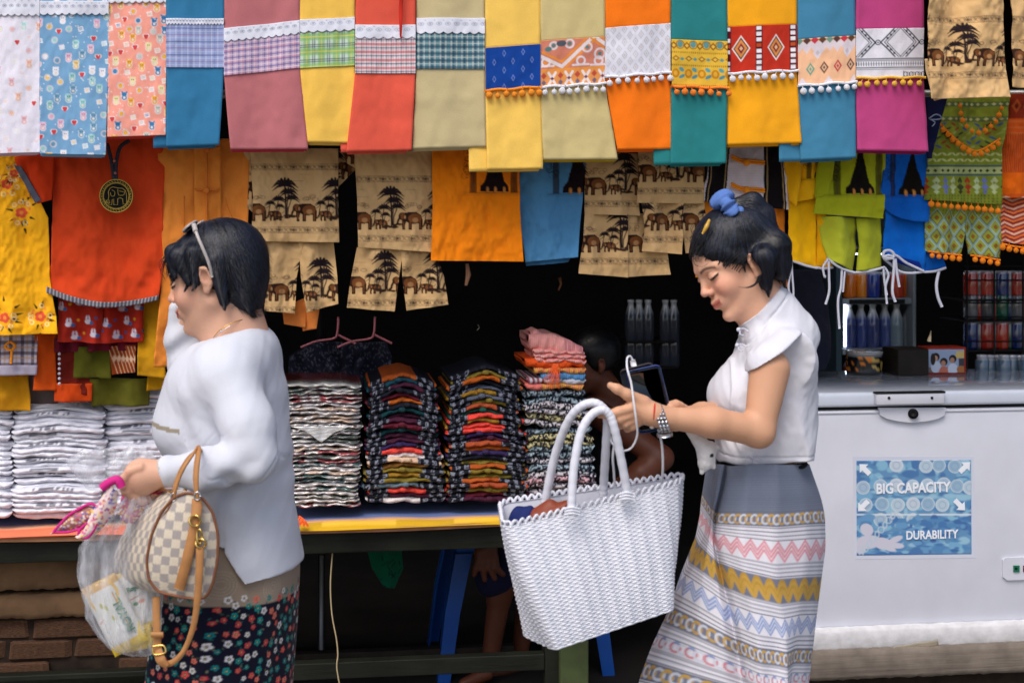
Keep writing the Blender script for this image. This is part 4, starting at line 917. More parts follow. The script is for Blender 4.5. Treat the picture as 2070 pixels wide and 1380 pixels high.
garment('grey brown cloth hanging low between mustard and orange cloths', [('cloth', [(52,750),(58,830)], [(115,750),(118,830)], (92,80,76), {})], n=.2, name='hanging_cloth', cat_='cloth', group=GT)
garment('rust orange cloth hanging beside the tartan skirt', [('cloth', [(72,660),(74,720),(68,788)], [(114,660),(110,720),(112,790)], (216,84,22), {})], n=.12, name='hanging_cloth', cat_='cloth', group=GT)
cv = Cv(180, 100, (178,46,30), 112, 600); rr = random.Random(3)
for x, y in [(125,622),(160,612),(200,616),(245,625),(280,620),(140,655),(178,650),(215,655),(255,652),(150,682),(190,676),(235,680),(272,676)]:
    cv.ell(x, y, 7, 5, (226,222,236)); cv.ell(x-3, y-8, 2, 5, (226,222,236), .2); cv.ell(x+3, y-8, 2, 5, (226,222,236), -.2); cv.ell(x+8, y+2, 4, 4, (70,110,170)); cv.ell(x+18, y-8, 3, 3, rr.choice([(230,160,40),(60,90,150)]))
garment('dark red shorts printed with small white rabbits, under the red tunic', [('shorts_leg', [(116,596),(118,640),(116,690)], [(210,596),(208,640),(206,694)], cv, dict(step=1.6, amp=.009, wl=30)), ('shorts_leg', [(204,596),(206,640),(204,694)], [(292,596),(290,640),(290,690)], cv, dict(step=1.6, amp=.009, wl=30, n=.09))], n=.08, name='hanging_shorts', cat_='shorts', group=GT)
garment('deep maroon fringed cloth under the rabbit print shorts', [('cloth', [(108,684),(108,712)], [(286,684),(280,708)], (112,26,44), dict(amp=.006, wl=16)), ('cloth_front', [(112,706),(108,780)], [(186,706),(184,800)], (120,36,26), dict(n=.14)), ('hem', [(108,775),(108,812)], [(186,775),(184,812)], (214,74,22), dict(n=.13))], n=.12, name='hanging_cloth', cat_='cloth', group=GT)
T = bpy.data.objects['hanging_cloth.003']
for k in range(7):
    v, f = ball(SP(120, 715+k*10, .11), .0045, 6); mk('pearl', v, f, WP, T)
garment('olive green blouse and skirt in the deep shade, behind the white packets', [('blouse', [(152,700),(150,762)], [(222,700),(224,766)], (92,92,26), {}), ('skirt', [(184,764),(186,820)], [(302,764),(300,820)], (98,96,30), dict(n=.16))], n=.13, name='hanging_blouse', cat_='blouse', group=GT)
cv = Cv(70, 80, (150,64,24), 218, 695)
for k in range(8): cv.line([(218+k*8, 700), (238+k*8, 760)], 1.8, (226,190,150), .8); cv.dia(230+k*9, 725, 5, 8, (226,190,160), .6)
garment('rust brown bodice with white dotted triangles', [('bodice', [(220,700),(226,758)], [(276,696),(274,752)], cv, dict(step=1.6))], n=.12, name='hanging_bodice', cat_='bodice', group=GT)
garment('golden mustard blouse hanging next to the ochre jacket', [('blouse', [(276,600),(278,700),(276,760)], [(330,600),(330,700),(336,764)], (206,150,24), dict(amp=.008)), ('skirt', [(298,756),(296,790)], [(366,756),(366,786)], (196,142,20), dict(n=.13))], n=.09, name='hanging_blouse', cat_='blouse', group=GT)
garment('brown orange trousers showing under the elephant print shorts', [('leg', [(570,620),(574,655)], [(622,600),(618,662)], (220,128,60), {}), ('leg', [(604,610),(612,670)], [(648,610),(640,664)], (226,134,64), dict(n=.07))], n=.08, name='hanging_trousers', cat_='trousers', group=GT)
# dark printed shirts on pink hangers deep in the stall
HNG = mat('pink_plastic_hanger', (200,120,130), rough=.4)
for hx, lab in ((668, 'dark navy batik shirt on a pink hanger, nearest behind the silver packets'), (742, 'dark navy batik shirt half hidden behind the stacks')):
    cv = Cv(170, 130, (28,30,46), hx-86, 685); rr = random.Random(hx)
    for q in range(420): x, y = hx-86+rr.random()*170, 685+rr.random()*120; cv.line([(x, y), (x+rr.uniform(-3,3), y+3)], 1.2, (110,112,130), .7)
    Tn = garment(lab, [('body', [(hx-40,692),(hx-84,720),(hx-86,800)], [(hx+40,692),(hx+50,720),(hx+56,800)], cv, dict(step=2, amp=.008, wl=30))], n=.75, name='dark_shirt', group='dark shirts deep in the stall')
    outline([(hx-60,702),(hx-30,690),(hx+6,684),(hx+14,672),(hx+16,640)], .70, .004, HNG, Tn, 'hanger'); outline([(hx+14,676),(hx+50,694)], .70, .004, HNG, Tn, 'hanger')
v, f = tube([SP(648, 600, .8), SP(650, 1330, .8)], .012, 10); grp(mk('upright_pole', v, f, mat('dark_steel_tube', (60,62,66), rough=.4, metal=.5)), 'dark upright pole behind the silver packets', 'pole')
cv = Cv(110, 210, (26,28,40), 1690, 540)
garment('black jacket hanging in the dark, beside the drinks cooler', [('body', [(1600,545),(1590,640),(1590,760)], [(1650,545),(1676,620),(1684,690),(1678,726),(1668,745)], (34,36,52), dict(amp=.012, wl=50))], n=.55, name='hanging_jacket', cat_='jacket', group='dark shirts deep in the stall')

NS[0] = 0.
# ================================================================ stacks on the table
ORD = ['first','second','third','fourth','fifth','sixth','seventh','eighth','ninth','tenth','eleventh','twelfth','thirteenth','fourteenth','fifteenth','sixteenth','seventeenth','eighteenth','nineteenth','twentieth']
ORD += ['twenty-'+o for o in ORD[:9]]+['thirtieth']+['thirty-'+o for o in ORD[:9]]
def ord_lab(i, n):
    return ('topmost' if i == 0 else 'bottommost' if i == n-1 else ORD[i]+' from the top')
def folded(name, xa, xb, ytop, th, n, depth, arch, col, m, T_or_lab, cat_, group, seed, parent=None, droop=1.5, nx=44, roll=1.0, tilt=0., wob=1.):
    """one folded piece: front face between pixel columns xa and xb, top at pixel ytop, th pixels thick; arch: pixels the middle stands above the ends"""
    r = np.random.default_rng(seed); t = np.linspace(0, 1, nx)
    # section, going from back top over the rounded front to back bottom: (dn, dv) dv in thickness units (0 top, 1 bottom)
    sec = [(depth, .0), (depth*.4, .0), (.03, .0), (.012, .06), (.004, .22), (.0, .42), (.0005, .62), (.005, .82), (.016, .97), (depth*.4, 1), (depth, 1)]
    ph = r.random(6)*6.28; V = []; C = []
    x = xa+(xb-xa)*t
    y = ytop+arch*(np.abs(2*t-1)**droop)+tilt*(t-.5)+wob*(.9*np.sin(t*11+ph[0])+.6*np.sin(t*23+ph[1]))
    tt = th*(1+.12*np.sin(t*7+ph[2])+.08*np.sin(t*19+ph[3]))*np.clip(np.minimum(t, 1-t)*14+.45, 0, 1)
    for k, (dn, dv) in enumerate(sec):
        jn = wob/1.3*.0025*np.sin(t*17+ph[4]+k*.5)+wob/1.3*.0022*np.sin(t*41+ph[5]+k)+.0012*r.standard_normal(nx)
        for j in range(nx):
            e = .012*max(0, 1-min(t[j], 1-t[j])*12)
            yy = y[j]+(.06 if dv == 0 else 0)*th+tt[j]*dv*roll
            nn = n+dn+(jn[j] if dn < .1 else 0)+e
            p = SP(x[j], yy, n); V.append(p+ND*(nn-n)); 
    V = np.array(V); Fc = gridF(len(sec), nx)[:, ::-1]
    m_ = len(sec); L = [i*nx for i in range(m_)]; R = [i*nx+nx-1 for i in range(m_)]
    Fl = Fc.tolist()+[L[::-1], R]
    U, K = np.meshgrid(t, np.arange(m_)/(m_-1)); C = col(U, K, r).reshape(-1, 3)
    o = mk(name, V, Fl, m, parent, cols=C)
    if parent is None: grp(o, T_or_lab, cat_, group)
    return o
SHIRT = mat('folded_shirt_cloth', attr=True, rough=.85, spec=.2, bump=.35, bscale=120, weave=.08)
PLAS = mat('plastic_wrapped_cloth', attr=True, rough=.22, spec=.55, coat=.5, bump=.9, bscale=34, stretch=(1,1,3))
WPL = mat('thin_plastic_over_white', attr=True, rough=.30, spec=.5, coat=.25, bump=.7, bscale=40, stretch=(1,1,3))
FOIL = mat('silvery_packet', attr=True, rough=.25, spec=.8, coat=.7, metal=.25, bump=1., bscale=40, stretch=(1,1,3))
# white packets
def white_col(seed):
    def f(U, K, r):
        C = np.empty(U.shape+(3,)); C[:] = lin((226,226,236)); C *= (1-.16*np.clip(vnoise(U*9, K*3, seed)+.1, 0, 1))[..., None]
        band = (K > .38) & (K < .52)
        if seed % 3 == 0:
            a = r.uniform(.15, .3); q = (U > a) & (U < a+r.uniform(.25, .5)) & band & (vnoise(U*70, K*2, seed) > -.04); C[q] = lin((105,105,118))
        elif seed % 7 == 1:
            q = (U > .2) & (U < .5) & band; C[q] = lin((120,124,134))
        return C
    return f
def white_top(seed):
    def f(U, K, r):
        C = np.empty(U.shape+(3,)); C[:] = lin((232,232,238)); top = K < .12
        a = vnoise(U*7, K*20+3, seed); b = vnoise(U*11+5, K*30, seed+1)
        q = top & (U > .35) & (U < .9) & (a > 0); C[q] = lin((120,128,60)) if seed % 2 else lin((206,120,100))
        q = top & (U > .25) & (U < .6) & (b > .1); C[q] = lin((190,110,90)); return C
    return f
GW = ['white shirts packed in plastic, in the stack cut by the left edge', 'white shirts packed in plastic, in the second stack from the left', 'white shirts packed in plastic, in the stack beside the woman\'s chest']
def white_stack(xa, xb, yt, yb, nn, si, n, lab, seed):
    r = random.Random(seed); th = (yb-yt)/nn; y = yt
    for i in range(nn):
        k = r.uniform(-5, 5); ar = 10-8*i/nn+r.uniform(-1.5, 1.5)
        folded('packed_shirt', xa+k, xb+k+r.uniform(-4, 4), y-ar*.6, th*r.uniform(1.15, 1.45), n+r.uniform(-.012, .012), .34, ar, white_top(seed) if i == 0 else white_col(seed*40+i), WPL,
               'white packed shirt, %s in the %s' % (ord_lab(i, nn), lab), 'packed shirt', GW[si], seed*100+i, tilt=r.uniform(-4, 4), wob=.6)
        y += th
white_stack(-150, 24, 826, 1046, 21, 0, .05, 'white stack cut by the left edge', 1)
white_stack(22, 210, 826, 1047, 22, 1, .05, 'second white stack from the left', 2)
white_stack(207, 398, 800, 1040, 24, 2, .08, 'white stack beside the woman', 3)
def top_sheet(name, xa, xb, y0, y1, n, lab, seed, bulge):
    """the soft top packet seen from slightly above: a pillow on the stack"""
    nx, nd = 46, 22; V = []; C = []; r = np.random.default_rng(seed)
    z0 = ZY(y1, (xa+xb)/2, n)
    for i in range(nd):
        v = i/(nd-1)
        for j in range(nx):
            u = j/(nx-1); h = bulge*(1-abs(2*u-1)**3)*(math.sin(math.pi*min(1, v*1.1+.05))**.6)
            p = SP(xa+(xb-xa)*u, y1, n)+ND*(v*.33); p[2] = z0+h+.004*float(fbm(np.array(u*6), np.array(v*5), seed)); V.append(p)
            c = lin((234,234,240)); a = float(vnoise(np.array(u*8), np.array(v*6), seed)); b = float(vnoise(np.array(u*10+4), np.array(v*8), seed+3))
            if .3 < u < .95 and .15 < v < .7 and a > .03: c = lin((112,124,50)) if seed != 3 else lin((216,130,110))
            elif .2 < u < .6 and .2 < v < .6 and b > .05: c = lin((190,110,92))
            C.append(c)
    return grp(mk(name, V, gridF(nd, nx)[:, ::-1], WPL, cols=C), lab, 'packed shirt')
top_sheet('packed_shirt', -140, 20, 826, 834, .052, 'white packed shirt with a green print on the stack at the left edge', 1, .035)
top_sheet('packed_shirt', 30, 205, 815, 832, .052, 'white packed shirt with a green and red print on the second white stack', 2, .04)
top_sheet('packed_shirt', 212, 392, 790, 808, .082, 'white packed shirt with a coral print on the white stack beside the woman', 3, .045)
# silver packets
def silver_col(seed):
    def f(U, K, r):
        base = [(206,200,200),(170,80,86),(80,110,108),(196,170,150),(150,60,66),(196,190,190),(90,100,94),(206,176,182)][seed % 8]
        C = np.empty(U.shape+(3,)); C[:] = lin(base)
        w = vnoise(U*12, K*6, seed) > .06; C[w] = lin((206,202,200)); d = vnoise(U*22+9, K*5, seed+2) > .30; C[d] = lin((96,66,70))
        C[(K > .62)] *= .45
        return C
    return f
nn = 31; y = 776; r = random.Random(8)
for i in range(nn):
    th = 8.1; k = r.uniform(-4, 4)
    cf = silver_col(i*3+r.randrange(8))
    if i == 0: cf = lambda U, K, rr: np.where((K < .2)[..., None], lin((140,52,44))*(1+.9*vnoise(U*7, K*20, 4))[..., None], lin((200,200,196)))
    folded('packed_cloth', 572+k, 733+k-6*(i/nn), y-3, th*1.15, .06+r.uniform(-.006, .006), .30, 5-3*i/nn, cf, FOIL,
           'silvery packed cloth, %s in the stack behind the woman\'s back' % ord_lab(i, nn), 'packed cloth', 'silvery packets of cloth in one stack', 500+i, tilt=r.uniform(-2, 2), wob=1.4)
    y += th
# a pale folded packet corner that hangs over the front
cv_ = (226,226,226)
o = sheet('packet_flap', [(588,862),(620,872),(646,892)], [(712,860),(676,874),(650,894)], .052, cv_, None, step=3, mat_=FOIL, disp=folds(3, .002, 14), thick=.002)
grp(o, 'silver triangular flap of a packet hanging over the middle of the silvery stack', 'packet')
# folded coloured shirts with patterned black ends
CN = {'rust': (176,84,34), 'teal': (24,70,84), 'plum': (72,30,52), 'black': (26,28,40), 'maroon': (96,28,46), 'orange brown': (184,92,30), 'deep teal': (16,60,64), 'indigo': (52,40,84), 'coral red': (226,72,62), 'white': (222,216,214),
      'cream': (222,188,160), 'brown': (112,74,30), 'olive': (128,112,44), 'grey blue': (98,118,130), 'mustard': (150,112,36), 'slate': (90,98,116), 'green': (24,84,72), 'copper': (166,76,44)}
def shirt_col(c, seed):
    def f(U, K, r):
        C = np.empty(U.shape+(3,)); C[:] = lin(c)*(1+.25*vnoise(U*20, K*4, seed))[..., None]
        e0 = .25+.05*math.sin(seed*1.7); e1 = .73+.05*math.cos(seed*2.3)
        ends = (U < e0) | (U > e1); C[ends] = lin((24,26,36))
        mot = ends & (K > .2) & (K < .72) & (((U*9+seed*.3) % 1) < .5) & (vnoise(U*60, K*14, seed+1) > -.08); C[mot] = lin((124,128,142))
        dots = ends & (np.abs(((U*34) % 1)-.5) < .22) & (np.abs(K-.80) < .07); C[dots] = lin((170,172,180))
        tip = (U < .03) | (U > .97); C[tip] = lin(c)
        return C
    return f
def shirt_stack(xl, xr, yt, yb, seq, n, arch0, arch1, lab, group, seed):
    r = random.Random(seed); nn = len(seq); y = yt; th = (yb-yt)/nn
    for i, cn in enumerate(seq):
        q = i/nn; xa = xl[0]+(xl[1]-xl[0])*q+r.uniform(-6, 6); xb = xr[0]+(xr[1]-xr[0])*q+r.uniform(-8, 8)
        T = thing('folded_shirt', '%s folded shirt, %s of the %s' % (cn, ord_lab(i, nn), lab), 'folded shirt', SP((xa+xb)/2, y+th, n), group)
        knot = None; nj = n+r.uniform(-.010, .010); ar = arch0+(arch1-arch0)*q+r.uniform(-2, 2)
        folded('cloth', xa, xb, y, th*1.22, nj, .30, ar, shirt_col(CN[cn], seed*50+i), SHIRT, None, None, None, seed*77+i, parent=T, droop=1.25, nx=84, wob=1.1, tilt=r.uniform(-3, 3))
        if r.random() < .42:
            kx = (xa+xb)/2+r.uniform(-8, 8); v, f = ball((0,0,0), 1, 8); v = v*(1+.15*RNG.random((len(v), 1)))*np.array([.011, .007, .007])+SP(kx, y+th*.55, nj-.006)
            mk('knot_button', v, f, mat('knot_%s' % cn.replace(' ', '_'), CN[cn], rough=.8, bump=.6, bscale=300), T)
        y += th
s1 = ['rust','teal','plum','black','maroon','orange brown','black','deep teal','plum','plum','maroon','deep teal','plum','plum','indigo','coral red','white','cream','brown','olive','mustard','olive','grey blue','coral red','plum','white']
shirt_stack((745,735), (882,905), 752, 1014, s1, .07, 24, 3, 'arched stack beside silvery packets', 'coloured folded shirts in the left arched stack', 11)
s2 = ['black','olive','orange brown','black','slate','mustard','slate','olive','copper','green','coral red','mustard','coral red','coral red','indigo','plum','copper','orange brown','indigo','black','olive','rust','olive','olive','rust','copper','olive','maroon','plum']
shirt_stack((908,902), (1050,1070), 738, 1012, s2, .07, 26, 3, 'arched stack beside speckled cloths', 'coloured folded shirts in the right arched stack', 12)
# patterned black and white cloths
def bw_col(seed):
    def f(U, K, r):
        C = np.empty(U.shape+(3,)); C[:] = lin((34,36,50)); a = vnoise(U*48, K*16, seed) > .0; C[a] = lin([(196,190,196),(200,160,168),(150,170,180),(190,180,130)][seed % 4])
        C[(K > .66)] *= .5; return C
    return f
nn = 17; y = 788; r = random.Random(21)
for i in range(nn):
    th = 12.4; k = r.uniform(-5, 5); q = i/nn
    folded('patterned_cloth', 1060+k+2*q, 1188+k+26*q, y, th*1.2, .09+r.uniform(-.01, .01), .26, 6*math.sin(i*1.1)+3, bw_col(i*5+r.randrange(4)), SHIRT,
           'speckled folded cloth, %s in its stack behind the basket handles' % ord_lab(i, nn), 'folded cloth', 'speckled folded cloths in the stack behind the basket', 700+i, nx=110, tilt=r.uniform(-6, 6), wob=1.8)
    y += th
def col1(c, stripe=None):
    def f(U, K, r):
        C = np.empty(U.shape+(3,)); C[:] = lin(c)
        if stripe:
            s_, per, lo, hi = stripe; q = ((U*per) % 1 < .5) & (U > lo) & (U < hi); C[q] = lin(s_)
        return C
    return f
for (xa, xb, y, th, ar, c, st, lab) in [
    (1062,1182,774,12,2,(222,120,110),((230,180,60),30,.3,1),'salmon folded cloth with a yellow edge, lowest of the bright bundle'),
    (1066,1186,762,13,3,(196,196,206),((150,80,90),12,0,.3),'pale grey folded cloth with a red edge, second lowest of the bright bundle'),
    (1094,1186,752,16,3,(52,120,176),((110,160,206),40,0,1),'blue gingham folded cloth in the bright bundle'),
    (1080,1186,741,13,2,(226,180,70),((220,110,100),30,0,1),'yellow and salmon striped folded cloth above the blue gingham'),
    (1062,1186,722,20,3,(238,92,36),None,'bright orange folded cloth under the pink bundle')]:
    folded('folded_cloth', xa, xb, y, th*1.1, .085, .24, ar, col1(c, st), SHIRT, lab, 'folded cloth', 'bright bundle of cloths on top of the speckled stack', int(xa+y), nx=100)
# the pink cloth bundle on top: a soft lump over thin fold edges
def pink_col(U, K, r):
    C = np.empty(U.shape+(3,)); C[:] = lin((246,172,164)); q = (U > .66) & (((U*38) % 1) < .4); C[q] = lin((186,104,128)); q = (U < .6) & (((U*60) % 1) < .3) & (K > .2); C[q] = lin((238,156,150)); return C
def pink_edge(U, K, r):
    C = np.empty(U.shape+(3,)); C[:] = lin((240,156,150)); C[K > .6] = lin((206,70,74)); q = (((U*30) % 1) < .4) & (K > .4); C[q] = lin((236,190,180)); return C
T = thing('folded_cloth', 'pink striped folded cloth lying on top of the bright bundle', 'folded cloth', SP(1130, 726, .09), 'bright bundle of cloths on top of the speckled stack')
folded('cloth', 1070, 1180, 676, 40, .085, .2, 13, pink_col, SHIRT, None, None, None, 31, parent=T, nx=90, tilt=26, droop=2.5, wob=1.2)
folded('cloth_corner', 1073, 1100, 664, 30, .11, .1, 8, pink_col, SHIRT, None, None, None, 32, parent=T, nx=30, tilt=6, droop=1.5, wob=.5)
for k in range(3): folded('fold_edge', 1078+k*2, 1184+k*1.5, 706+k*8.5, 11, .080, .2, 2, pink_edge, SHIRT, None, None, None, 35+k, parent=T, nx=90, tilt=7-k*2, wob=1.4)
parts = []
for k in range(14):
    p0 = SP(1118+k*.7, 735, .07); p1 = SP(1100+(k*5) % 34, 765+(k*7) % 22, .065); parts.append(tube(spline([p0, (p0+p1)/2-ND*.02, p1], 5), .0012, 4))
v, f = cat(*parts); grp(mk('fringe', v, f, TAS), 'orange thread fringe tying the bright bundle under the pink cloth', 'fringe')
# ================================================================ bodies: smooth unions of rounded shapes, meshed by surface nets
# all coordinates of a figure are photograph pixels on the plane through it: x right, y down, z away (same unit)
def v3(*a): return np.array(a, float)
PX = dict(on=False, zr=0.)
def pcx(p):                            # a control point read off the photograph, placed at its own depth z
    p = np.array(p, float)
    if not PX['on']: return p
    k = (1+(p[..., 2:3]-PX['zr'])/F); q = p.copy(); q[..., 0:1] = CX+(p[..., 0:1]-CX)*k; q[..., 1:2] = HY+(p[..., 1:2]-HY)*k; return q
def pck(z): return 1+(z-PX['zr'])/F if PX['on'] else 1.
class Body:
    def __init__(s): s.p = []
    def rc(s, a, b, ra, rb=None, k=8, op=1):
        rb = ra if rb is None else rb; ra, rb = ra*pck(a[2]), rb*pck(b[2]); a, b = pcx(a), pcx(b)
        def f(P):
            ab = b-a; t = np.clip(((P-a)@ab)/(ab@ab+1e-9), 0, 1); return np.linalg.norm(P-a-t[:, None]*ab, axis=1)-(ra+t*(rb-ra))
        s.p.append((f, k, op)); return s
    def ch(s, pts, rs, k=8):
        for i in range(len(pts)-1): s.rc(pts[i], pts[i+1], rs[i], rs[i+1], k)
        return s
    def el(s, c, r, R=None, k=8, op=1):
        c, r = pcx(c), v3(*r)*pck(c[2]); R = np.eye(3) if R is None else R
        def f(P):
            q = (P-c)@R; k0 = np.linalg.norm(q/r, axis=1); k1 = np.linalg.norm(q/(r*r), axis=1)+1e-9; return np.where(k0 < 1e-4, -r.min(), k0*(k0-1)/k1)
        s.p.append((f, k, op)); return s
    def ragged(s, H, c, r, k, amp, fr):      # carve an ellipsoid whose edge breaks up into tufts
        c = np.array(c, float); r = np.array(r, float)*H.sc
        def f(P):
            q = H.loc(P); w = (q-c)*H.sc; k0 = np.linalg.norm(w/r, axis=1); k1 = np.linalg.norm(w/(r*r), axis=1)+1e-9
            a = np.arctan2(q[:, 1], q[:, 2]+30); n_ = vnoise(a*fr+9, q[:, 0]*.02+5, 77)+.6*vnoise(a*fr*2.7+3, q[:, 0]*.05+5, 78)
            return k0*(k0-1)/k1-amp*n_
        s.p.append((f, k, -1)); return s
    def fn(s, f, k=4, op=2): s.p.append((f, k, op)); return s          # op 2: keep where f < 0
    def ev(s, P, idx=None):
        d = np.full(len(P), 1e3)
        for i, (f, k, op) in enumerate(s.p):
            if idx is not None and i not in idx: continue
            e = f(P)
            if op == 1: h = np.clip(.5+.5*(d-e)/k, 0, 1); d = d*(1-h)+e*h-k*h*(1-h)
            else:
                if op == -1: e = -e
                h = np.clip(.5-.5*(d-e)/k, 0, 1); d = d*(1-h)+e*h+k*h*(1-h)
        return d
    def grad(s, P, e=.8):
        g = np.stack([s.ev(P+np.eye(3)[i]*e)-s.ev(P-np.eye(3)[i]*e) for i in range(3)], 1); return g/(np.linalg.norm(g, axis=1)[:, None]+1e-9)
    def mesh(s, lo, hi, h):
        lo = v3(*lo); hi = v3(*hi); B = 12; n = np.ceil((hi-lo)/h/B).astype(int); N = n*B+1
        D = np.full(N, 50., np.float32)
        gi = np.stack(np.meshgrid(*[np.arange(q) for q in n], indexing='ij'), -1).reshape(-1, 3)
        cen = lo+(gi+.5)*B*h; rad = B*h*.5*1.7321
        E = np.stack([f(cen) for f, k, op in s.p], 1)
        near = np.zeros(len(gi), bool)
        un = [i for i, q in enumerate(s.p) if q[2] == 1]
        near = (E[:, un].min(1) < rad*1.35+16)
        dc = s.ev(cen[near]); keep = np.where(near)[0][np.abs(dc) < rad*1.6+18]
        o = np.stack(np.meshgrid(*[np.arange(B+1)]*3, indexing='ij'), -1).reshape(-1, 3)
        for b in keep:
            P = lo+(gi[b]*B+o)*h; idx = {i for i in range(len(s.p)) if (s.p[i][2] == 2) or E[b, i] < rad*1.35+s.p[i][1]+6}
            i0 = gi[b]*B; D[i0[0]:i0[0]+B+1, i0[1]:i0[1]+B+1, i0[2]:i0[2]+B+1] = s.ev(P, idx).reshape(B+1, B+1, B+1)
        # fill blocks that were skipped but lie inside
        skip = np.where(~np.isin(np.arange(len(gi)), keep) & near)[0]
        for b in skip:
            if s.ev(cen[b:b+1])[0] < 0: i0 = gi[b]*B; blk = D[i0[0]:i0[0]+B+1, i0[1]:i0[1]+B+1, i0[2]:i0[2]+B+1]; blk[blk > 40] = -50
        S = D < 0
        c = np.zeros(np.array(N)-1, np.int8)
        for dx in (0,1):
            for dy in (0,1):
                for dz in (0,1): c += S[dx:N[0]-1+dx, dy:N[1]-1+dy, dz:N[2]-1+dz]
        A = np.argwhere((c > 0) & (c < 8)); vid = np.full(c.shape, -1, np.int32); vid[tuple(A.T)] = np.arange(len(A))
        acc = np.zeros((len(A), 3)); cnt = np.zeros(len(A))
        corners = [np.array(q) for q in [(0,0,0),(1,0,0),(0,1,0),(0,0,1),(1,1,0),(1,0,1),(0,1,1),(1,1,1)]]
        val = {tuple(q): D[tuple((A+q).T)] for q in corners}
        for p in corners:
            for ax in range(3):
                if p[ax]: continue
                q = p.copy(); q[ax] = 1; a, b = val[tuple(p)], val[tuple(q)]; m = (a < 0) != (b < 0); t = np.where(m, a/(a-b+1e-12), 0)
                acc[m] += (p+np.eye(3)[ax]*t[:, None])[m]; cnt[m] += 1
        V = lo+(A+acc/np.maximum(cnt, 1)[:, None])*h; Fs = []
        for ax in range(3):
            sl0 = [slice(1, -1)]*3; u, w = [(1,2),(2,0),(0,1)][ax]
            a = [slice(None)]*3; b = [slice(None)]*3; a[ax] = slice(0, -1); b[ax] = slice(1, None)
            X = S[tuple(a)] != S[tuple(b)]; idx = np.argwhere(X); ok = (idx[:, u] > 0) & (idx[:, w] > 0) & (idx[:, u] < N[u]-1) & (idx[:, w] < N[w]-1); idx = idx[ok]
            du = np.zeros(3, int); du[u] = 1; dw = np.zeros(3, int); dw[w] = 1
            q = np.stack([vid[tuple((idx-du-dw).T)], vid[tuple((idx-dw).T)], vid[tuple(idx.T)], vid[tuple((idx-du).T)]], 1)
            ins = S[tuple(idx.T)]; q[~ins] = q[~ins][:, ::-1]; Fs.append(q)
        Q = np.concatenate(Fs); Q = Q[(Q >= 0).all(1)]
        return V, Q
def vnormals(V, Q):
    n = np.cross(V[Q[:, 2]]-V[Q[:, 0]], V[Q[:, 3]]-V[Q[:, 1]]); N = np.zeros_like(V)
    for i in range(4): np.add.at(N, Q[:, i], n)
    return N/(np.linalg.norm(N, axis=1)[:, None]+1e-9)
def lap(V, Q, it=1, a=.5):
    for _ in range(it):
        S = np.zeros_like(V); c = np.zeros(len(V))
        for i in range(4): np.add.at(S, Q[:, i], V[Q[:, (i+1) % 4]]+V[Q[:, (i-1) % 4]]); np.add.at(c, Q[:, i], 2)
        V = V*(1-a)+S/np.maximum(c, 1)[:, None]*a
    return V
def px2w(P, Y0):
    zr = PX['zr']; Y0 = Y0*(1+zr/F); s = Y0/F; P = np.asarray(P, float); return np.stack([(P[:, 0]-CX)*s, Y0+(P[:, 2]-zr)*s, CH-(P[:, 1]-HY)*s], 1)
SKIN = mat('skin', attr=True, rough=.48, spec=.35, sss=.12, bump=.12, bscale=220)
HAIR = mat('black_hair', attr=True, rough=.40, spec=.4, bump=.25, bscale=120, stretch=(1,1,1))
WCOT = mat('white_cotton', attr=True, rough=.9, spec=.15, weave=.02, bump=.25, bscale=38, stretch=(1,1,.6), sheen=.05, wrinkle=.35)
def frame_of(pitch, yaw, roll=0.):      # face to the left of the picture; pitch: bowed down; yaw: turned to the camera
    p, y, r = map(math.radians, (pitch, yaw, roll))
    Fv = v3(-math.cos(p), math.sin(p), 0); U = v3(-math.sin(p), -math.cos(p), 0); S = v3(0, 0, -1)
    F2 = Fv*math.cos(y)+S*math.sin(y); S2 = S*math.cos(y)-Fv*math.sin(y)
    U2 = U*math.cos(r)+S2*math.sin(r); S3 = S2*math.cos(r)-U*math.sin(r)
    return np.stack([F2, S3, U2], 1)    # columns: forward, her left, up
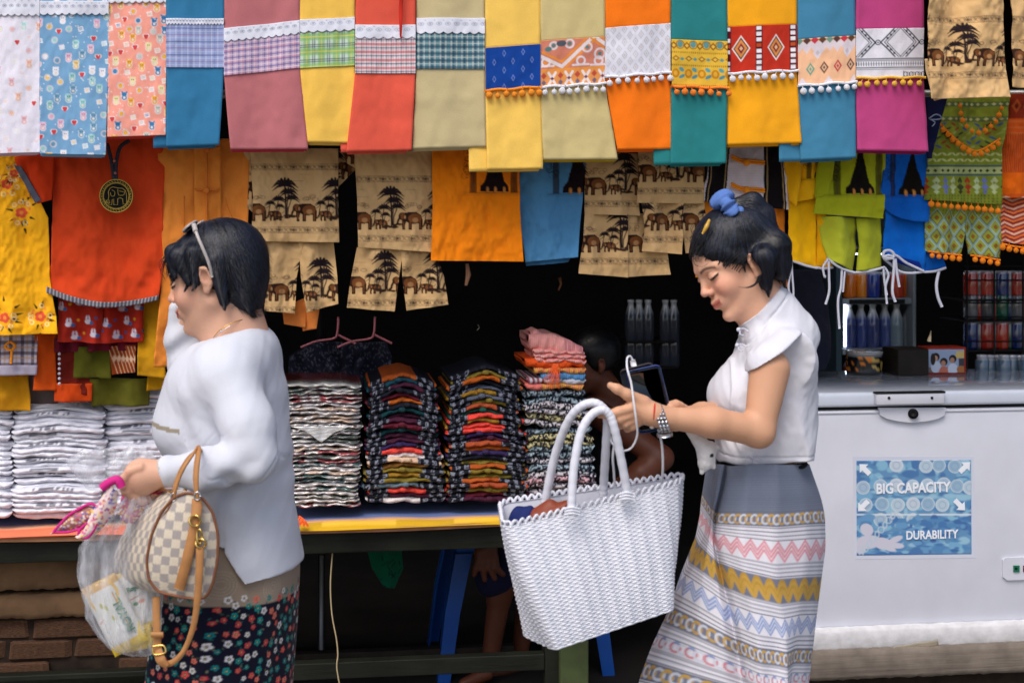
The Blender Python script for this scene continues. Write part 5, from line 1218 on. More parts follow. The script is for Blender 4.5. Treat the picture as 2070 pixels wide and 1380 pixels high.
class Head:
    def __init__(s, B, o, M, sc, chub=1.0, smile=0., ear=0., es=.88):
        s.o = v3(*o); s.M = M; s.sc = sc; L = s.L; s.ear = ear
        E = lambda c, r, k=8, op=1: B.el(L(c), np.array(r)*sc, M, k*sc, op)
        R = lambda a, b, ra, rb, k=6, op=1: B.rc(L(a), L(b), ra*sc, rb*sc, k*sc, op)
        E((-14,0,36), (83,68,70)); E((36,0,22), (50,58,58), 16); E((30,0,-28), (54,53*chub,56), 20)
        for q in (-1, 1):
            R((6,q*46*chub,-44), (62,q*16,-80), 17*chub, 15, 18); E((56,q*33,-24), (28,23*chub,26), 14)
            R((80,q*12,26), (62,q*46,22), 8, 6, 12)
        E((76,0,-86), (18,20,15), 12)
        for q in (-1, 1): E((92,q*31,6), (15,17,10), 10, -1)
        for q in (-1, 1): E((70,q*31,5), (15,16,11.5), 4)
        R((81,0,20), (97,0,-14), 5, 7.2, 9); E((100,0,-18), (8.6,9.2,7.8), 6)
        for q in (-1, 1): E((91,q*11,-22), (8.6,6,6.4), 5)
        for q in (-1, 1): E((94,q*6.3,-29), (5,3.2,4), 2, -1)
        E((80,0,-50), (16,26,18), 12)
        for q in (-1, 1):
            R((95.5,0,-46), (84,q*(20+smile*3),-50+smile*5), 4.6, 2.2, 4); R((94,0,-55.5), (84,q*(18+smile*3),-51.5+smile*5), 5.6, 2.4, 4)
            R((102,0,-51), (85,q*(22+smile*3),-51.5+smile*6), 1.6, 1.0, 2.4, -1)
        for q in (-1, 1):
            R((6,q*71,-22+ear), (-2,q*74,16+ear), 6, 9, 5); E((-4,q*76,4+ear), (15*es,5.5,27*es), 4); E((-2,q*82,7+ear), (8*es,5,16*es), 3, -1); E((-9,q*81,6+ear), (2,4,20*es), 2, -1); E((3,q*73,-22*es+ear), (7,5,8), 4)
            hx = [(7,75,-4),(9,78,14),(2,81,27),(-10,82,22),(-15,81,6),(-10,79,-12),(-2,76,-24)]
            B.ch([L((a_*es, q*b_, c_*es+ear)) for a_, b_, c_ in hx], [3.2*sc]*7, 2.5*sc); B.rc(L((8*es,q*76,0+ear)), L((4*es,q*78,-9*es+ear)), 4*sc, 3*sc, 3)
    def L(s, c): return s.o+s.M@(np.array(c, float)*s.sc)
    def loc(s, P): return (P-s.o)@s.M/s.sc
    def colour(s, P, C, skin, blush, lip, brow, closed=True):
        q = s.loc(P); f, l, u = q[:, 0], q[:, 1], q[:, 2]; al = np.abs(l)
        def mix(m, c): m = np.clip(m, 0, 1)[:, None]; C[:] = C*(1-m)+lin(c)*m
        face = f > 30
        mix(face*np.exp(-(((al-38)/20)**2+((u+22)/20)**2))*.4, blush); mix((f > 88)*np.exp(-((u+20)/12)**2-(l/14)**2)*.22, blush)
        lu = -51+.012*al*al*.6
        mix((f > 78)*(al < 22)*np.clip(1.5-np.abs(u-lu-(.0))/6.2, 0, 1)*1.2, lip); mix((f > 80)*(al < 21)*np.clip(1.4-np.abs(u-lu)/1.7, 0, 1)*.6, (88,30,30))
        bu = 27-((al-30)/17)**2*4.5; mix(face*(al > 13)*(al < 51)*np.clip(1.6-np.abs(u-bu)/2.6, 0, 1)*.85, brow)
        eu = 1.0-((al-31)/15)**2*-3.5 if closed else 4-((al-31)/15)**2*3
        mix(face*(f > 50)*(al > 16)*(al < 47)*np.clip(1.7-np.abs(u-eu)/2.2, 0, 1), (24,16,16))
        mix(face*(f > 50)*(al > 17)*(al < 45)*np.clip(1.5-np.abs(u-eu-10)/1.6, 0, 1)*.35, (120,72,56))
        mix(np.exp(-(((f-97)/6)**2+((al-6.5)/4)**2+((u+31)/4)**2))*.9, (90,45,38))
        mix((al > 72)*np.exp(-(((f+1)/8)**2+((u-4-s.ear)/15)**2))*.5, (140,76,56))  # shading of the ear hollow mixed into the skin colour
        return C
def strands(B, seeds, dirf, n, step, wid, r, off=1.0, lift=0., drop=None):
    """hair ribbons that follow the volume B from seeds along the direction field"""
    P = seeds.copy(); path = [P]
    for i in range(n):
        g = B.grad(P); d = dirf(P, i/n); d = d-(d*g).sum(1)[:, None]*g*(.95 if i < n-3 else .35); d /= np.linalg.norm(d, axis=1)[:, None]+1e-9
        P = P+d*step; e = B.ev(P); g = B.grad(P); fix = (e-off-lift*i) if True else 0
        P = P-g*np.clip(fix, -6, 3 if i < n-4 else .6)[:, None]; path.append(P)
    path = np.stack(path, 1); m, k, _ = path.shape
    T = np.gradient(path, axis=1); G = np.stack([B.grad(path[:, i]) for i in range(k)], 1); S = np.cross(T, G); S /= np.linalg.norm(S, axis=2)[..., None]+1e-9
    strands.k = k
    w = wid*np.minimum(1, np.linspace(.35, 1, k)*1.5)*np.clip((1-np.linspace(0, 1, k))*3, .06, 1)
    A = path-S*w[None, :, None]; C_ = path+S*w[None, :, None]; M_ = path+G*(w*.55)[None, :, None]
    V = np.stack([A, M_, C_], 2).reshape(-1, 3); base = (np.arange(m)*k*3)[:, None, None]; i = np.arange(k-1)[None, :, None]*3
    q = [base+i+a for a in (0, 1, 4, 3)]; q2 = [base+i+a for a in (1, 2, 5, 4)]
    Fq = np.concatenate([np.stack(q, -1).reshape(-1, 4), np.stack(q2, -1).reshape(-1, 4)]); return V, Fq
def strandcol(V, seed, c=(15,18,28)):
    m = len(V)//(strands.k*3); r = np.random.default_rng(seed).random(m)**3*4.5+.5; return lin(c)*np.repeat(r, strands.k*3)[:, None]  # random strands tinted lighter, sheen streaks put into the hair colour
def hairline(Hb, Vb, head, dirf, T, Y0, n, seed, umin=18, fmin=10, hi=11):
    """short fine hairs that start on the skin just in front of the hair edge and run back into it"""
    q = head.loc(Vb); e = Hb.ev(Vb); sel = (e > .5) & (e < hi) & (q[:, 2] > umin) & (q[:, 0] > fmin) & (q[:, 1] < 20)
    r = np.random.default_rng(seed); i = np.where(sel)[0]
    if len(i) < 10: return
    S = Vb[r.choice(i, n)]+r.normal(0, .8, (n, 3)); v_, f_ = strands(Hb, S, dirf, 7, 4.2, .5, r, off=1.2); put_mesh('hairline', v_, f_, Y0, HAIR, T, strandcol(v_, seed, (14,13,18))); print('hairline', len(i), n)
def haircol(V, seed, tint=(9,10,14)):
    c = lin(tint)*(1+.8*np.clip(vnoise(V[:, 0]/5+V[:, 2]/9, V[:, 1]/40, seed), -.4, 1))[:, None]; return c
def finger(B, root, dirs, lens, r0, k=2.5):
    p = v3(*root); pts = [p]; 
    for d, l in zip(dirs, lens): d = v3(*d); p = p+d/np.linalg.norm(d)*l; pts.append(p)
    rs = [r0, r0*.97, r0*.88, r0*.74][:len(pts)]
    B.ch(pts, rs, k); return pts
def person(name, label, Y0, x, y=1925): 
    return thing(name, label, 'person', px2w([(x, y, 0)], Y0)[0])
def put_mesh(name, V, Q, Y0, m, T, cols): return mk(name, px2w(V, Y0), Q, m, T, cols=cols)
def ptube(name, pts, r, Y0, m, T, n=None, sides=8, flat=None):
    P = spline(pcx(pts), n or len(pts)*6); r = np.asarray(r, float); r = np.interp(np.linspace(0, 1, len(P)), np.linspace(0, 1, r.size), r) if r.ndim else r; v, f = tube(px2w(P, Y0), np.asarray(r)*Y0/F, sides, flat=flat); return mk(name, v, f, m, T)
def pball(name, c, r, Y0, m, T, sq=(1,1,1)):
    c = pcx(c); v, f = ball(px2w([c], Y0)[0], r*Y0/F, 10); cc = px2w([c], Y0)[0]; v = (v-cc)*np.array(sq)+cc; return mk(name, v, f, m, T)

def loft_skirt(name, rows, Y0, T, paint, nu=150, nv=None, label=None, zc=0, back=.62):
    """rows: (v, [(u, x, y, z) ...]) front polylines; the skirt closes behind on an ellipse"""
    vs = np.array([r[0] for r in rows], float); nk = 40
    FR = []
    for v_, pl in rows:
        pl = np.array(pl, float); u = np.linspace(0, 1, nk); FR.append(np.stack([np.interp(u, pl[:, 0], pl[:, j]) for j in (1, 2, 3)], 1))
    FR = np.array(FR); nv = nv or int((vs[-1]-vs[0])/2.2); tv = np.linspace(vs[0], vs[-1], nv)
    G = np.stack([[np.interp(tv, vs, FR[:, i, j]) for i in range(nk)] for j in range(3)], -1)      # nk, nv, 3
    u = np.linspace(0, 1, nu); ui = np.linspace(0, 1, nk)
    P = np.stack([[np.interp(u, ui, G[:, r_, j]) for r_ in range(nv)] for j in range(3)], -1)       # nv, nu, 3
    for _ in range(5): P[:, 1:-1] = .25*P[:, :-2]+.5*P[:, 1:-1]+.25*P[:, 2:]
    for _ in range(25): P[1:-1] = .25*P[:-2]+.5*P[1:-1]+.25*P[2:]
    return tv, u, P
# ---------------------------------------------------------------- the woman at the left
YL = 3.0
SKL = (214,166,140)
B = Body(); M = frame_of(16, -4); HL = Head(B, (437, 560, 0), M, 1.0, chub=1.10)
B.rc((462,600,0), (490,700,0), 56, 60, 20); B.rc((425,640,0), (455,690,0), 40, 44, 24)
B.ch([(490,742,-90),(490,742,90)], [42,42], 30); B.el((470,820,0), (84,130,112), None, 30); B.el((480,980,0), (78,120,104), None, 30); B.el((485,1120,0), (88,100,100), None, 26)
arm = [(478,785,-140),(518,930,-178),(345,955,-215)]
PX['on'] = True
B.ch(arm, [46,38,27], 14)
B.rc((345,955,-215), (318,958,-218), 27, 25, 10)
# fist: palm, four curled fingers, thumb
B.el((286,964,-224), (37,38,22), None, 12); B.rc((318,958,-218), (290,960,-222), 25, 27, 14)
kn = [(262,968,-232),(266,985,-228),(274,998,-222),(284,1004,-214)]
finger(B, (262,962,-232), [(-.5,.55,.1),(.3,.9,.35),(.9,.3,.3)], [20,18,13], 10.5); finger(B, (268,975,-230), [(-.35,.8,.1),(.5,.8,.35),(.9,-.1,.3)], [19,17,12], 10.5)
finger(B, (278,984,-226), [(-.1,.9,.1),(.6,.6,.4),(.9,-.3,.3)], [18,16,11], 10); finger(B, (290,986,-218), [(.1,.9,.2),(.7,.5,.4),(.8,-.4,.3)], [15,13,10], 9)
finger(B, (284,945,-240), [(-.8,.25,0),(-.6,.75,.1),(.1,.95,.2)], [22,20,15], 10.5)
PX['on'] = False
# far arm raised to the face
B.ch([(470,785,120),(360,746,146),(344,672,118)], [40,36,25], 14); B.el((356,640,104), (20,26,16), None, 12)
for i, xx in enumerate((350, 362, 374, 385)): finger(B, (xx,628,106), [(.2,-.95,0),(.3,-.9,-.1),(.4,-.8,-.2)], [18-i,14,11], 7.2-i*.3)
finger(B, (348,644,94), [(.3,-.8,-.2),(.4,-.8,0)], [15,12], 7)
for q in (-1, 1): B.ch([(474,1160,q*50),(465,1540,q*50),(485,1880,q*58)], [56,40,28], 14); B.rc((480,1905,q*58), (395,1915,q*62), 18, 13, 10)
V, Q = B.mesh((200,430,-270), (620,1940,200), 2.7)
C = np.empty((len(V), 3)); C[:] = lin(SKL)*(1+.12*vnoise(V[:, 0]/30, V[:, 1]/30+V[:, 2]/40, 2))[:, None]
HL.colour(V, C, SKL, (222,120,100), (188,90,88), (44,32,30))
TL = person('person', 'woman with short black hair in a white blouse and floral skirt, holding bags', YL, 480)
put_mesh('body', V, Q, YL, SKIN, TL, C); VBL = V[V[:, 1] < 700]
# hair
Hh = Body(); L = HL.L
Hh.el(L((-20,0,38)), (92,79,76), M, 8); Hh.el(L((-44,0,14)), (66,77,78), M, 16); Hh.el(L((-44,0,-28)), (50,66,50), M, 18); Hh.el(L((34,0,56)), (50,62,34), M, 14)
Hh.el(L((-48,0,-64)), (30,50,30), M, 16)
for q in (-1, 1):
    Hh.rc(L((64,q*26,72)), L((64,q*54,22)), 15, 5, 10); Hh.rc(L((46,q*54,60)), L((36,q*69,2)), 17, 6, 10); Hh.rc(L((10,q*70,56)), L((18,q*77,-2)), 17, 6, 10)
    Hh.rc(L((-28,q*74,30)), L((-24,q*76,-52)), 17, 9, 12)
Hh.rc(L((66,0,70)), L((84,-16,38)), 14, 4, 10)
Hh.ragged(HL, (78,0,-28), (64,72,68), 6, 8, 7); Hh.el(L((0,-82,-4)), (13,15,22), M, 4, -1); Hh.el(L((0,82,-4)), (13,15,22), M, 4, -1)
V, Q = Hh.mesh((320,430,-130), (580,690,130), 2.6); N = vnormals(V, Q)
q = HL.loc(V); V = V+N*(.8*np.sin(q[:, 1]*.35+q[:, 0]*.20+2*np.sin(q[:, 2]*.07))*.7)[:, None]
HO = put_mesh('hair', V, Q, YL, HAIR, TL, haircol(V, 3))
rg = np.random.default_rng(5)
front = (N[:, 2] < .35)
def seeds_of(V, N, n, sel): i = rg.choice(np.where(sel)[0], n); return V[i]+rg.normal(0, 1, (n, 3))
crown = HL.L((-20,-8,128))
def dirL(P, t):
    q = HL.loc(P); d = np.stack([q[:, 0]+20, q[:, 1]*1.1, -(30+.6*np.abs(q[:, 1])+.4*np.abs(q[:, 0]))], 1)
    d[:, 0] = np.where(q[:, 0] > 20, 70+0*d[:, 0], d[:, 0]*.8); d = d+rg.normal(0, 7, d.shape); d /= np.linalg.norm(d, axis=1)[:, None]
    return d@HL.M.T
S = seeds_of(V, N, 4600, front); v_, f_ = strands(Hh, S, dirL, 13, 5.0, .7, rg)
put_mesh('hair_strands', v_, f_, YL, HAIR, HO, strandcol(v_, 9))
# stray wisps of the fringe
hairline(Hh, VBL, HL, dirL, HO, YL, 500, 3)
for i in range(26):
    a = L((84+rg.normal(0, 4), -rg.uniform(-10, 40), 74+rg.normal(0, 5))); b = a+v3(rg.uniform(-22, -4), rg.uniform(16, 40), rg.normal(0, 6)); c = b+v3(rg.uniform(-6, 12), rg.uniform(10, 26), rg.normal(0, 5))
    ptube('hair_wisp', [a, b, c], [.7]*10+[.5]*8, YL, HAIR, HO, 18, 4) if False else None
W_ = []
for i in range(44):
    if i < 26: a = L((82+rg.normal(0, 5), -rg.uniform(-15, 42), 70+rg.normal(0, 6))); b = a+v3(rg.uniform(-12, 2), rg.uniform(14, 34), rg.normal(0, 4)-4); c = b+v3(rg.uniform(-2, 10), rg.uniform(8, 22), rg.normal(0, 4))
    elif i < 36: a = L((18+rg.normal(0, 8), -76, 10)); b = a+v3(rg.uniform(-8, 8), rg.uniform(14, 26), -3); c = b+v3(rg.uniform(-10, 6), rg.uniform(8, 22), 2)
    else: a = L((-60+rg.normal(0, 12), -50, -60)); b = a+v3(rg.uniform(-8, 4), rg.uniform(10, 18), -2); c = b+v3(rg.uniform(-6, 4), rg.uniform(8, 14), 0)
    P = spline([a, b, c], 12); W_.append(tube(px2w(P, YL), np.linspace(.9, .15, 12)*YL/F, 4))
v, f = cat(*W_); mk('hair_wisps', v, f, mat('hair_plain', (14,15,20), rough=.35, spec=.5), HO)
# blouse
Bl = Body()
Bl.rc((462,750,-100), (462,750,100), 62, 62, 30); Bl.el((455,790,0), (122,110,150), None, 35); Bl.el((392,860,0), (80,72,118), None, 40); Bl.el((470,900,0), (116,160,146), None, 40)
Bl.el((490,1020,0), (104,170,150), None, 40); Bl.el((500,1150,0), (110,120,156), None, 40); Bl.rc((482,740,-96), (482,740,96), 66, 66, 24); Bl.rc((492,722,-50), (492,722,50), 66, 66, 26); Bl.el((492,700,0), (66,46,70), None, 22)
nb = len(Bl.p)
Bl.fn(lambda P: (656+.30*np.clip(520-P[:, 0], 0, 200)-.0*P[:, 1])-P[:, 1], 8, 2)
Bl.fn(lambda P: np.minimum(np.maximum(P[:, 1]-(1072+.35*(490-P[:, 0])), P[:, 0]-482), np.maximum(P[:, 1]-(1146-.18*(P[:, 0]-523)), (482-P[:, 0])+.0)), 3, 2)
Bl.fn(lambda P: -((P[:, 0]-480)*.838-(P[:, 1]-1080)*.545)*1.0*np.where((P[:, 1] > 1074) & (P[:, 0] > 466), 1, 0)-np.where((P[:, 1] > 1074) & (P[:, 0] > 466), 0, 50), 2, 2)
# sleeves
PX['on'] = True
Bl.ch([(464,770,-126),(500,860,-166),(512,922,-180)], [58,53,47], 24); Bl.ch([(510,922,-182),(430,948,-200),(345,952,-215)], [48,43,34], 16)
PX['on'] = False
Bl.ch([(455,775,120),(364,746,146),(342,694,126)], [66,56,40], 22); Bl.rc((342,694,126), (330,630,108), 34, 15, 14)
Bl.fn(lambda P: (375-P[:, 0])+.12*(P[:, 1]-915)-np.where(P[:, 2] < -120, 0, 300), 2, 2)
V, Q = Bl.mesh((300,600,-275), (640,1220,230), 2.7); N = vnormals(V, Q)
x, y, z = V.T
back = np.clip((x-470)/60, 0, 1); sleeve = (z < -130)
d = 2.6*np.sin((x*.9+y*.45)/13+1.5*np.sin(y/37))*np.exp(-((y-930)/60)**2)*np.clip((x-380)/80, 0, 1)
d += 1.5*np.sin(y/15+x/40+1.2*np.sin(x/25))*np.exp(-((x-560)/34)**2-((y-900)/90)**2)+1.3*np.sin((x*.7+y*.7)/11+1.3*np.sin(y/30))*np.exp(-((x-430)/60)**2-((y-955)/26)**2)
d += 1.8*np.sin((y-.5*x)/9+1.2*np.sin(x/30))*np.exp(-((x-510)/45)**2-((y-930)/45)**2)
d += 3.0*np.sin((x*.35+y*.9)/26+1.2*np.sin(x/44))*np.exp(-((y-1040)/110)**2)*np.clip((y-950)/60, 0, 1)
d += 3.4*np.sin(x/24+y/90+1.4)*np.clip((y-960)/150, 0, 1.1); d += .9*fbm(x/45, y/60+z/70, 4)*2; rg_ = np.abs(vnoise((x*.8+y*.6)/26+z/90, (y*.8-x*.6)/70, 31)); d -= 1.1*np.exp(-(rg_/.05)**2)*np.exp(-((y-915)/60)**2)*np.clip((x-400)/60, 0, 1)+0*rg_
d += 2.4*np.sin((x+y*1.3)/12)*np.exp(-((x-350)/40)**2-((y-720)/60)**2)*(z > 40); d += 2.0*np.sin((x*1.0-y*.6)/15)*np.exp(-((x-420)/50)**2-((y-860)/90)**2)*sleeve
V = V+N*(d*1.9)[:, None]
C = np.empty((len(V), 3)); C[:] = lin((205,208,218))
C[(np.abs(y-(846+.0*(x)+.10*(x-316))) < 4.5) & (x < 392) & (z > -175)] = lin((150,140,122))
cuff = (z < -170) & (x < 383) ; C[cuff] = lin((196,196,196))*(.75+.5*(np.sin(V[cuff][:, 1]*.9+V[cuff][:, 2]*.9) > 0))[:, None]
put_mesh('blouse', V, Q, YL, WCOT, TL, C)
# skirt: beige top, floral below
cv = Cv(460, 900, (150,134,118), 0, 0)
for (cx_, cy_, rr_) in ((232,86,26),(120,110,22),(340,100,24)):
    for k in range(4): cv.ring(cx_, cy_, rr_-k*6, 1.6, (170,156,140), .8)
for yy in range(0, 130, 5): cv.line([(0, yy), (460, yy+3)], 1, (140,124,108), .4)
cv.rect(-2, 128, 462, 902, (18,20,38)); rr = random.Random(12); pts = []
for _ in range(16000):
    x_, y_ = rr.random()*460, 112+rr.random()*780
    if y_ < 128 and rr.random() < .6: continue
    if all((x_-a)**2+(y_-b)**2 > 16.0**2 for a, b in pts[-900:]): pts.append((x_, y_))
for x_, y_ in pts:
    for q in range(2): cv.ell(x_+rr.uniform(-9, 9), y_+rr.uniform(-9, 9), 2.6, 1.4, rr.choice([(60,80,60),(110,110,90),(30,90,90)]), rr.random()*3)
for x_, y_ in pts:
    c = rr.choice([(214,210,212),(206,204,210),(20,134,132),(14,120,124),(216,80,76),(196,64,70),(224,110,96)]); r_ = rr.uniform(4.4, 7.6)
    for k in range(5): a = k*1.2566+rr.random()*.3; cv.ell(x_+math.cos(a)*r_*.6, y_+math.sin(a)*r_*.6, r_*.48, r_*.42, c, a)
    cv.ell(x_, y_, r_*.42, r_*.42, (30,30,40)); cv.ell(x_, y_, r_*.2, r_*.2, (200,190,120))
def skirt_ring(name, prof, cvs, Y0, T, label, vlen, nu=300, fold=None, vstep=2.0, x_off=0, m=CLOTH):
    """prof: (y, xl, xr, zhalf). u runs round from the far side over the camera side"""
    prof = np.array(prof, float); ys = np.arange(prof[0, 0], prof[-1, 0], vstep); xl, xr, zh = [np.interp(ys, prof[:, 0], prof[:, j]) for j in (1, 2, 3)]
    a = np.linspace(0, 2*math.pi, nu, endpoint=False); V = []; 
    ca, sa = np.cos(a), np.sin(a); e = .82
    X = (xl+xr)[:, None]/2-(xr-xl)[:, None]/2*np.sign(ca)*np.abs(ca)**e; Z = -zh[:, None]*np.sign(sa)*np.abs(sa)**e; Yy = ys[:, None]+0*X
    if fold is not None: dd = fold(a[None, :]+0*X, Yy); X = X-dd*ca; Z = Z-dd*sa
    V = np.stack([X, Yy, Z], -1).reshape(-1, 3)
    if callable(cvs): C = cvs(a[None, :]+0*X, X, Yy).reshape(-1, 3)
    else: per = 2*zh.max()+(xr-xl).max(); C = cvs.sample((a[None, :]/math.pi*(cvs.w*.98)) % (cvs.w-2)+0*X, Yy-prof[0, 0]).reshape(-1, 3)
    return put_mesh(name, V, gridF(len(ys), nu, True)[:, ::-1], Y0, m, T, C)
LS = skirt_ring('skirt', [(1060,370,590,130),(1130,330,604,140),(1200,322,600,142),(1290,308,594,140),(1390,298,588,138),(1600,300,580,132),(1820,310,570,125)], cv, YL, TL, '', 760, nu=420,
     fold=lambda a, y: 3.5*np.sin(a*5+y/120)*np.clip((y-1120)/150, 0, 1)+2*np.sin(a*11+1+y/200)*np.clip((y-1150)/200, 0, 1)+8*np.exp(-((a-1.3-((y-1100)/900))/.10)**2)*np.clip((y-1100)/200, 0, .8), vstep=1.8)
SHOE = mat('dark_sandal', (40,30,28), rough=.6)
for q in (-1, 1): ptube('sandal', [(505,1920,q*58),(440,1921,q*60),(380,1922,q*62)], [20,24,18]*1, YL, SHOE, TL, 3, 10, flat=.25)
SILV = mat('silver_metal', (205,205,210), rough=.22, metal=1.); GOLD = mat('gold_metal', (214,170,90), rough=.25, metal=1.)
GEM = mat('clear_gem', (235,240,245), rough=.05, spec=1., coat=1.)
e_ = HL.L((7,-84,-23)); pball('earring', e_, 4.8, YL, GEM, TL)
ptube('necklace', [(430,702,-46),(441,684,-62),(458,662,-68),(486,646,-62),(512,640,-40)], .9, YL, GOLD, TL, 30, 5); ptube('necklace', [(432,700,-50),(446,680,-64),(462,664,-69),(480,652,-66)], .7, YL, SILV, TL, 24, 5)
pball('pendant', (462,664,-72), 2.6, YL, SILV, TL)
# sunglasses pushed up on the head
LENS = mat('smoked_lens', (60,40,30), rough=.1, spec=.7, coat=.5); GR = mat('grey_plastic', (180,172,168), rough=.3, spec=.5)
T = thing('sunglasses', 'sunglasses with a grey metal arm, pushed up on the short black hair', 'sunglasses', px2w([(410,480,0)], YL)[0])
ptube('arm', [(408,456,-66),(418,474,-88),(430,498,-96),(442,528,-94),(448,556,-88)], 3.4, YL, GR, T, 24, 8); ptube('arm', [(405,452,62),(425,480,84),(446,530,84)], 3.2, YL, GR, T, 20, 8)
ptube('temple_hinge', [(407,454,-66),(414,468,-82)], 5.2, YL, GR, T, 4, 8)
for q in (-1, 1):
    c = v3(392,458,q*34); a = np.linspace(0, 6.283, 25)[:-1]; P = [c+v3(-16*math.cos(t)*.75, 12*math.cos(t)*.9, 26*math.sin(t)) for t in a]
    v, f = tube(px2w(np.array(P+[P[0]]), YL), 2.4*YL/F, 6); fr = mk('lens_rim', v, f, GR, T)
    W2 = px2w(np.array(P), YL); W3 = W2+np.array([0,0,.0015]); mk('lens', np.concatenate([W2, W3]), [list(range(24))[::-1], list(range(24, 48))]+[[i, (i+1) % 24, 24+(i+1) % 24, 24+i] for i in range(24)], LENS, fr, smooth=False)
ptube('bridge', [(392,452,-10),(390,450,0),(392,452,10)], 2.6, YL, GR, T, 8, 6)
# ================================================================ the woman at the right
YR = 3.0; SKR = (226,174,144)
B = Body(); M = frame_of(33, 16); HR = Head(B, (1488, 528, 0), M, .945, chub=1.0, smile=1.6, ear=-20, es=.9)
B.rc((1512,570,0), (1575,670,0), 50, 54, 18); B.rc((1490,590,0), (1545,660,0), 34, 40, 16)
B.ch([(1574,730,-66),(1574,730,66)], [34,34], 26); B.el((1550,800,0), (72,110,96), None, 28); B.el((1545,910,0), (66,80,84), None, 28); B.el((1552,1030,0), (80,100,92), None, 26)
PX['on'] = True
B.ch([(1556,746,-130),(1534,872,-160),(1440,853,-188),(1345,844,-208)], [41,31,30,21], 14); B.rc((1345,844,-208), (1318,838,-212), 22, 23, 10)
B.el((1292,828,-212), (32,27,14), None, 10); B.rc((1322,836,-212), (1290,826,-212), 21, 20, 10)
B.ch([(1302,812,-216),(1268,797,-222),(1248,786,-224),(1234,779,-222)], [13,11,9.4,7.4], 6)
B.ch([(1278,824,-222),(1250,832,-226),(1230,838,-226),(1212,838,-222)], [11.5,10,8.8,7.2], 4)
B.ch([(1280,836,-218),(1254,846,-224),(1238,852,-214),(1246,846,-200)], [11.5,9.8,8.6,7], 3)
B.ch([(1286,846,-214),(1264,856,-218),(1252,860,-206),(1258,852,-194)], [11,9.2,8,6.6], 3)
B.ch([(1294,850,-210),(1278,862,-212),(1268,866,-202),(1272,858,-192)], [10,8.4,7.4,6], 3)
# far arm and hand under the phone
B.ch([(1560,735,110),(1490,838,60),(1420,842,-60),(1385,842,-130)], [42,36,27,20], 14); B.el((1366,846,-160), (22,26,18), None, 8)
for i, (yy, zz) in enumerate(((820,-186),(834,-190),(848,-190),(862,-186))): B.ch([(1374,yy,-170),(1356,yy+2,zz),(1340,yy+4,zz+2)], [8.5,7.6,6.4], 3)
B.ch([(1384,826,-160),(1366,816,-176),(1350,818,-184)], [9,8,7], 4)
PX['on'] = False
for q, kx in ((-1, 1470), (1, 1560)): B.ch([(1560,1060,q*44),(1530 if q < 0 else 1575,1480,q*36),(kx-70 if q < 0 else 1580,1850,q*55)], [48,36,26], 14); B.rc((kx-75 if q < 0 else 1580,1890,q*55), (kx-160 if q < 0 else 1500,1912,q*57), 18, 13, 10)
V, Q = B.mesh((1190,400,-260), (1690,1935,200), 2.7)
C = np.empty((len(V), 3)); C[:] = lin(SKR)*(1+.10*vnoise(V[:, 0]/30, V[:, 1]/30+V[:, 2]/40, 5))[:, None]
C *= (1+(lin((206,156,124))/lin(SKR)-1)*np.clip((V[:, 1:2]-640)/60, 0, 1))
HR.colour(V, C, SKR, (236,136,118), (204,116,100), (60,42,38))
TR = person('person', 'woman with a ponytail in a white blouse and striped skirt, looking at a phone', YR, 1530)
put_mesh('body', V, Q, YR, SKIN, TR, C); VBR = V[V[:, 1] < 650]
# hair
Hr = Body(); L = HR.L; sc = .945
Hr.el(L((-18,0,42)), (87,75,72), M, 8); Hr.el(L((34,0,42)), (47,58,39), M, 14); Hr.el(L((-50,0,16)), (59,74,70), M, 16); Hr.el(L((-60,-12,-40)), (52,66,48), M, 20)
Hr.rc((1560,500,-40), (1572,548,-40), 34, 16, 18); Hr.rc((1530,520,-74), (1536,570,-66), 26, 12, 14); Hr.rc((1545,530,40), (1556,570,40), 40, 16, 16)
for q in (-1, 1):
    Hr.rc(L((44,q*42,42)), L((14,q*66,8)), 11, 9, 12); Hr.rc(L((32,q*60,34)), L((20,q*72,-4)), 6, 2.5, 8)
Hr.ragged(HR, (84,0,-28), (64,76,89), 7, 11, 8); Hr.el(L((-2,-84,-18)), (17,18,29), M, 4, -1); Hr.el(L((2,82,-20)), (14,16,24), M, 5, -1)
Hr.ch([(1476,436,-6),(1492,418,-6)], [20,15], 10)
Hr.ch([(1494,412,-4),(1520,412,-4),(1542,436,-4),(1556,470,-4),(1560,498,-4)], [15,22,22,15,5], 8)
V, Q = Hr.mesh((1360,375,-130), (1620,620,130), 2.6); N = vnormals(V, Q)
q = HR.loc(V); V = V+N*(.6*np.sin(q[:, 1]*.33+q[:, 0]*.15+2*np.sin(q[:, 2]*.06)))[:, None]
HO = put_mesh('hair', V, Q, YR, HAIR, TR, haircol(V, 3)); rg = np.random.default_rng(8); front = (N[:, 2] < .35)
tie = v3(1476, 420, -6)
def dirR(P, t):
    q = HR.loc(P); up = (tie-P); up[:, 2] *= 1.0; dn = np.stack([14+0*P[:, 0], 60+0*P[:, 0], 0*P[:, 0]], 1)
    pony = (P[:, 0] > 1488) & (P[:, 1] < 470) & (np.abs(P[:, 2]) < 34) & (P[:, 0]-1488 > (P[:, 1]-430)*.9) | ((P[:, 1] < 425) & (P[:, 0] > 1490))
    pd = np.stack([np.clip(1550-P[:, 0], 4, 50), np.clip(P[:, 0]-1505, -6, 60), 0*P[:, 0]], 1)
    low = (P[:, 1]-(470+.2*(P[:, 0]-1480))) > 0; w = np.where(low & (P[:, 0] > 1480), 1., 0.)[:, None]
    d = -up*(1-w)*-1+dn*w*1.5; d = np.where(pony[:, None], pd, d)+rg.normal(0, 5, P.shape); return d/(np.linalg.norm(d, axis=1)[:, None]+1e-9)
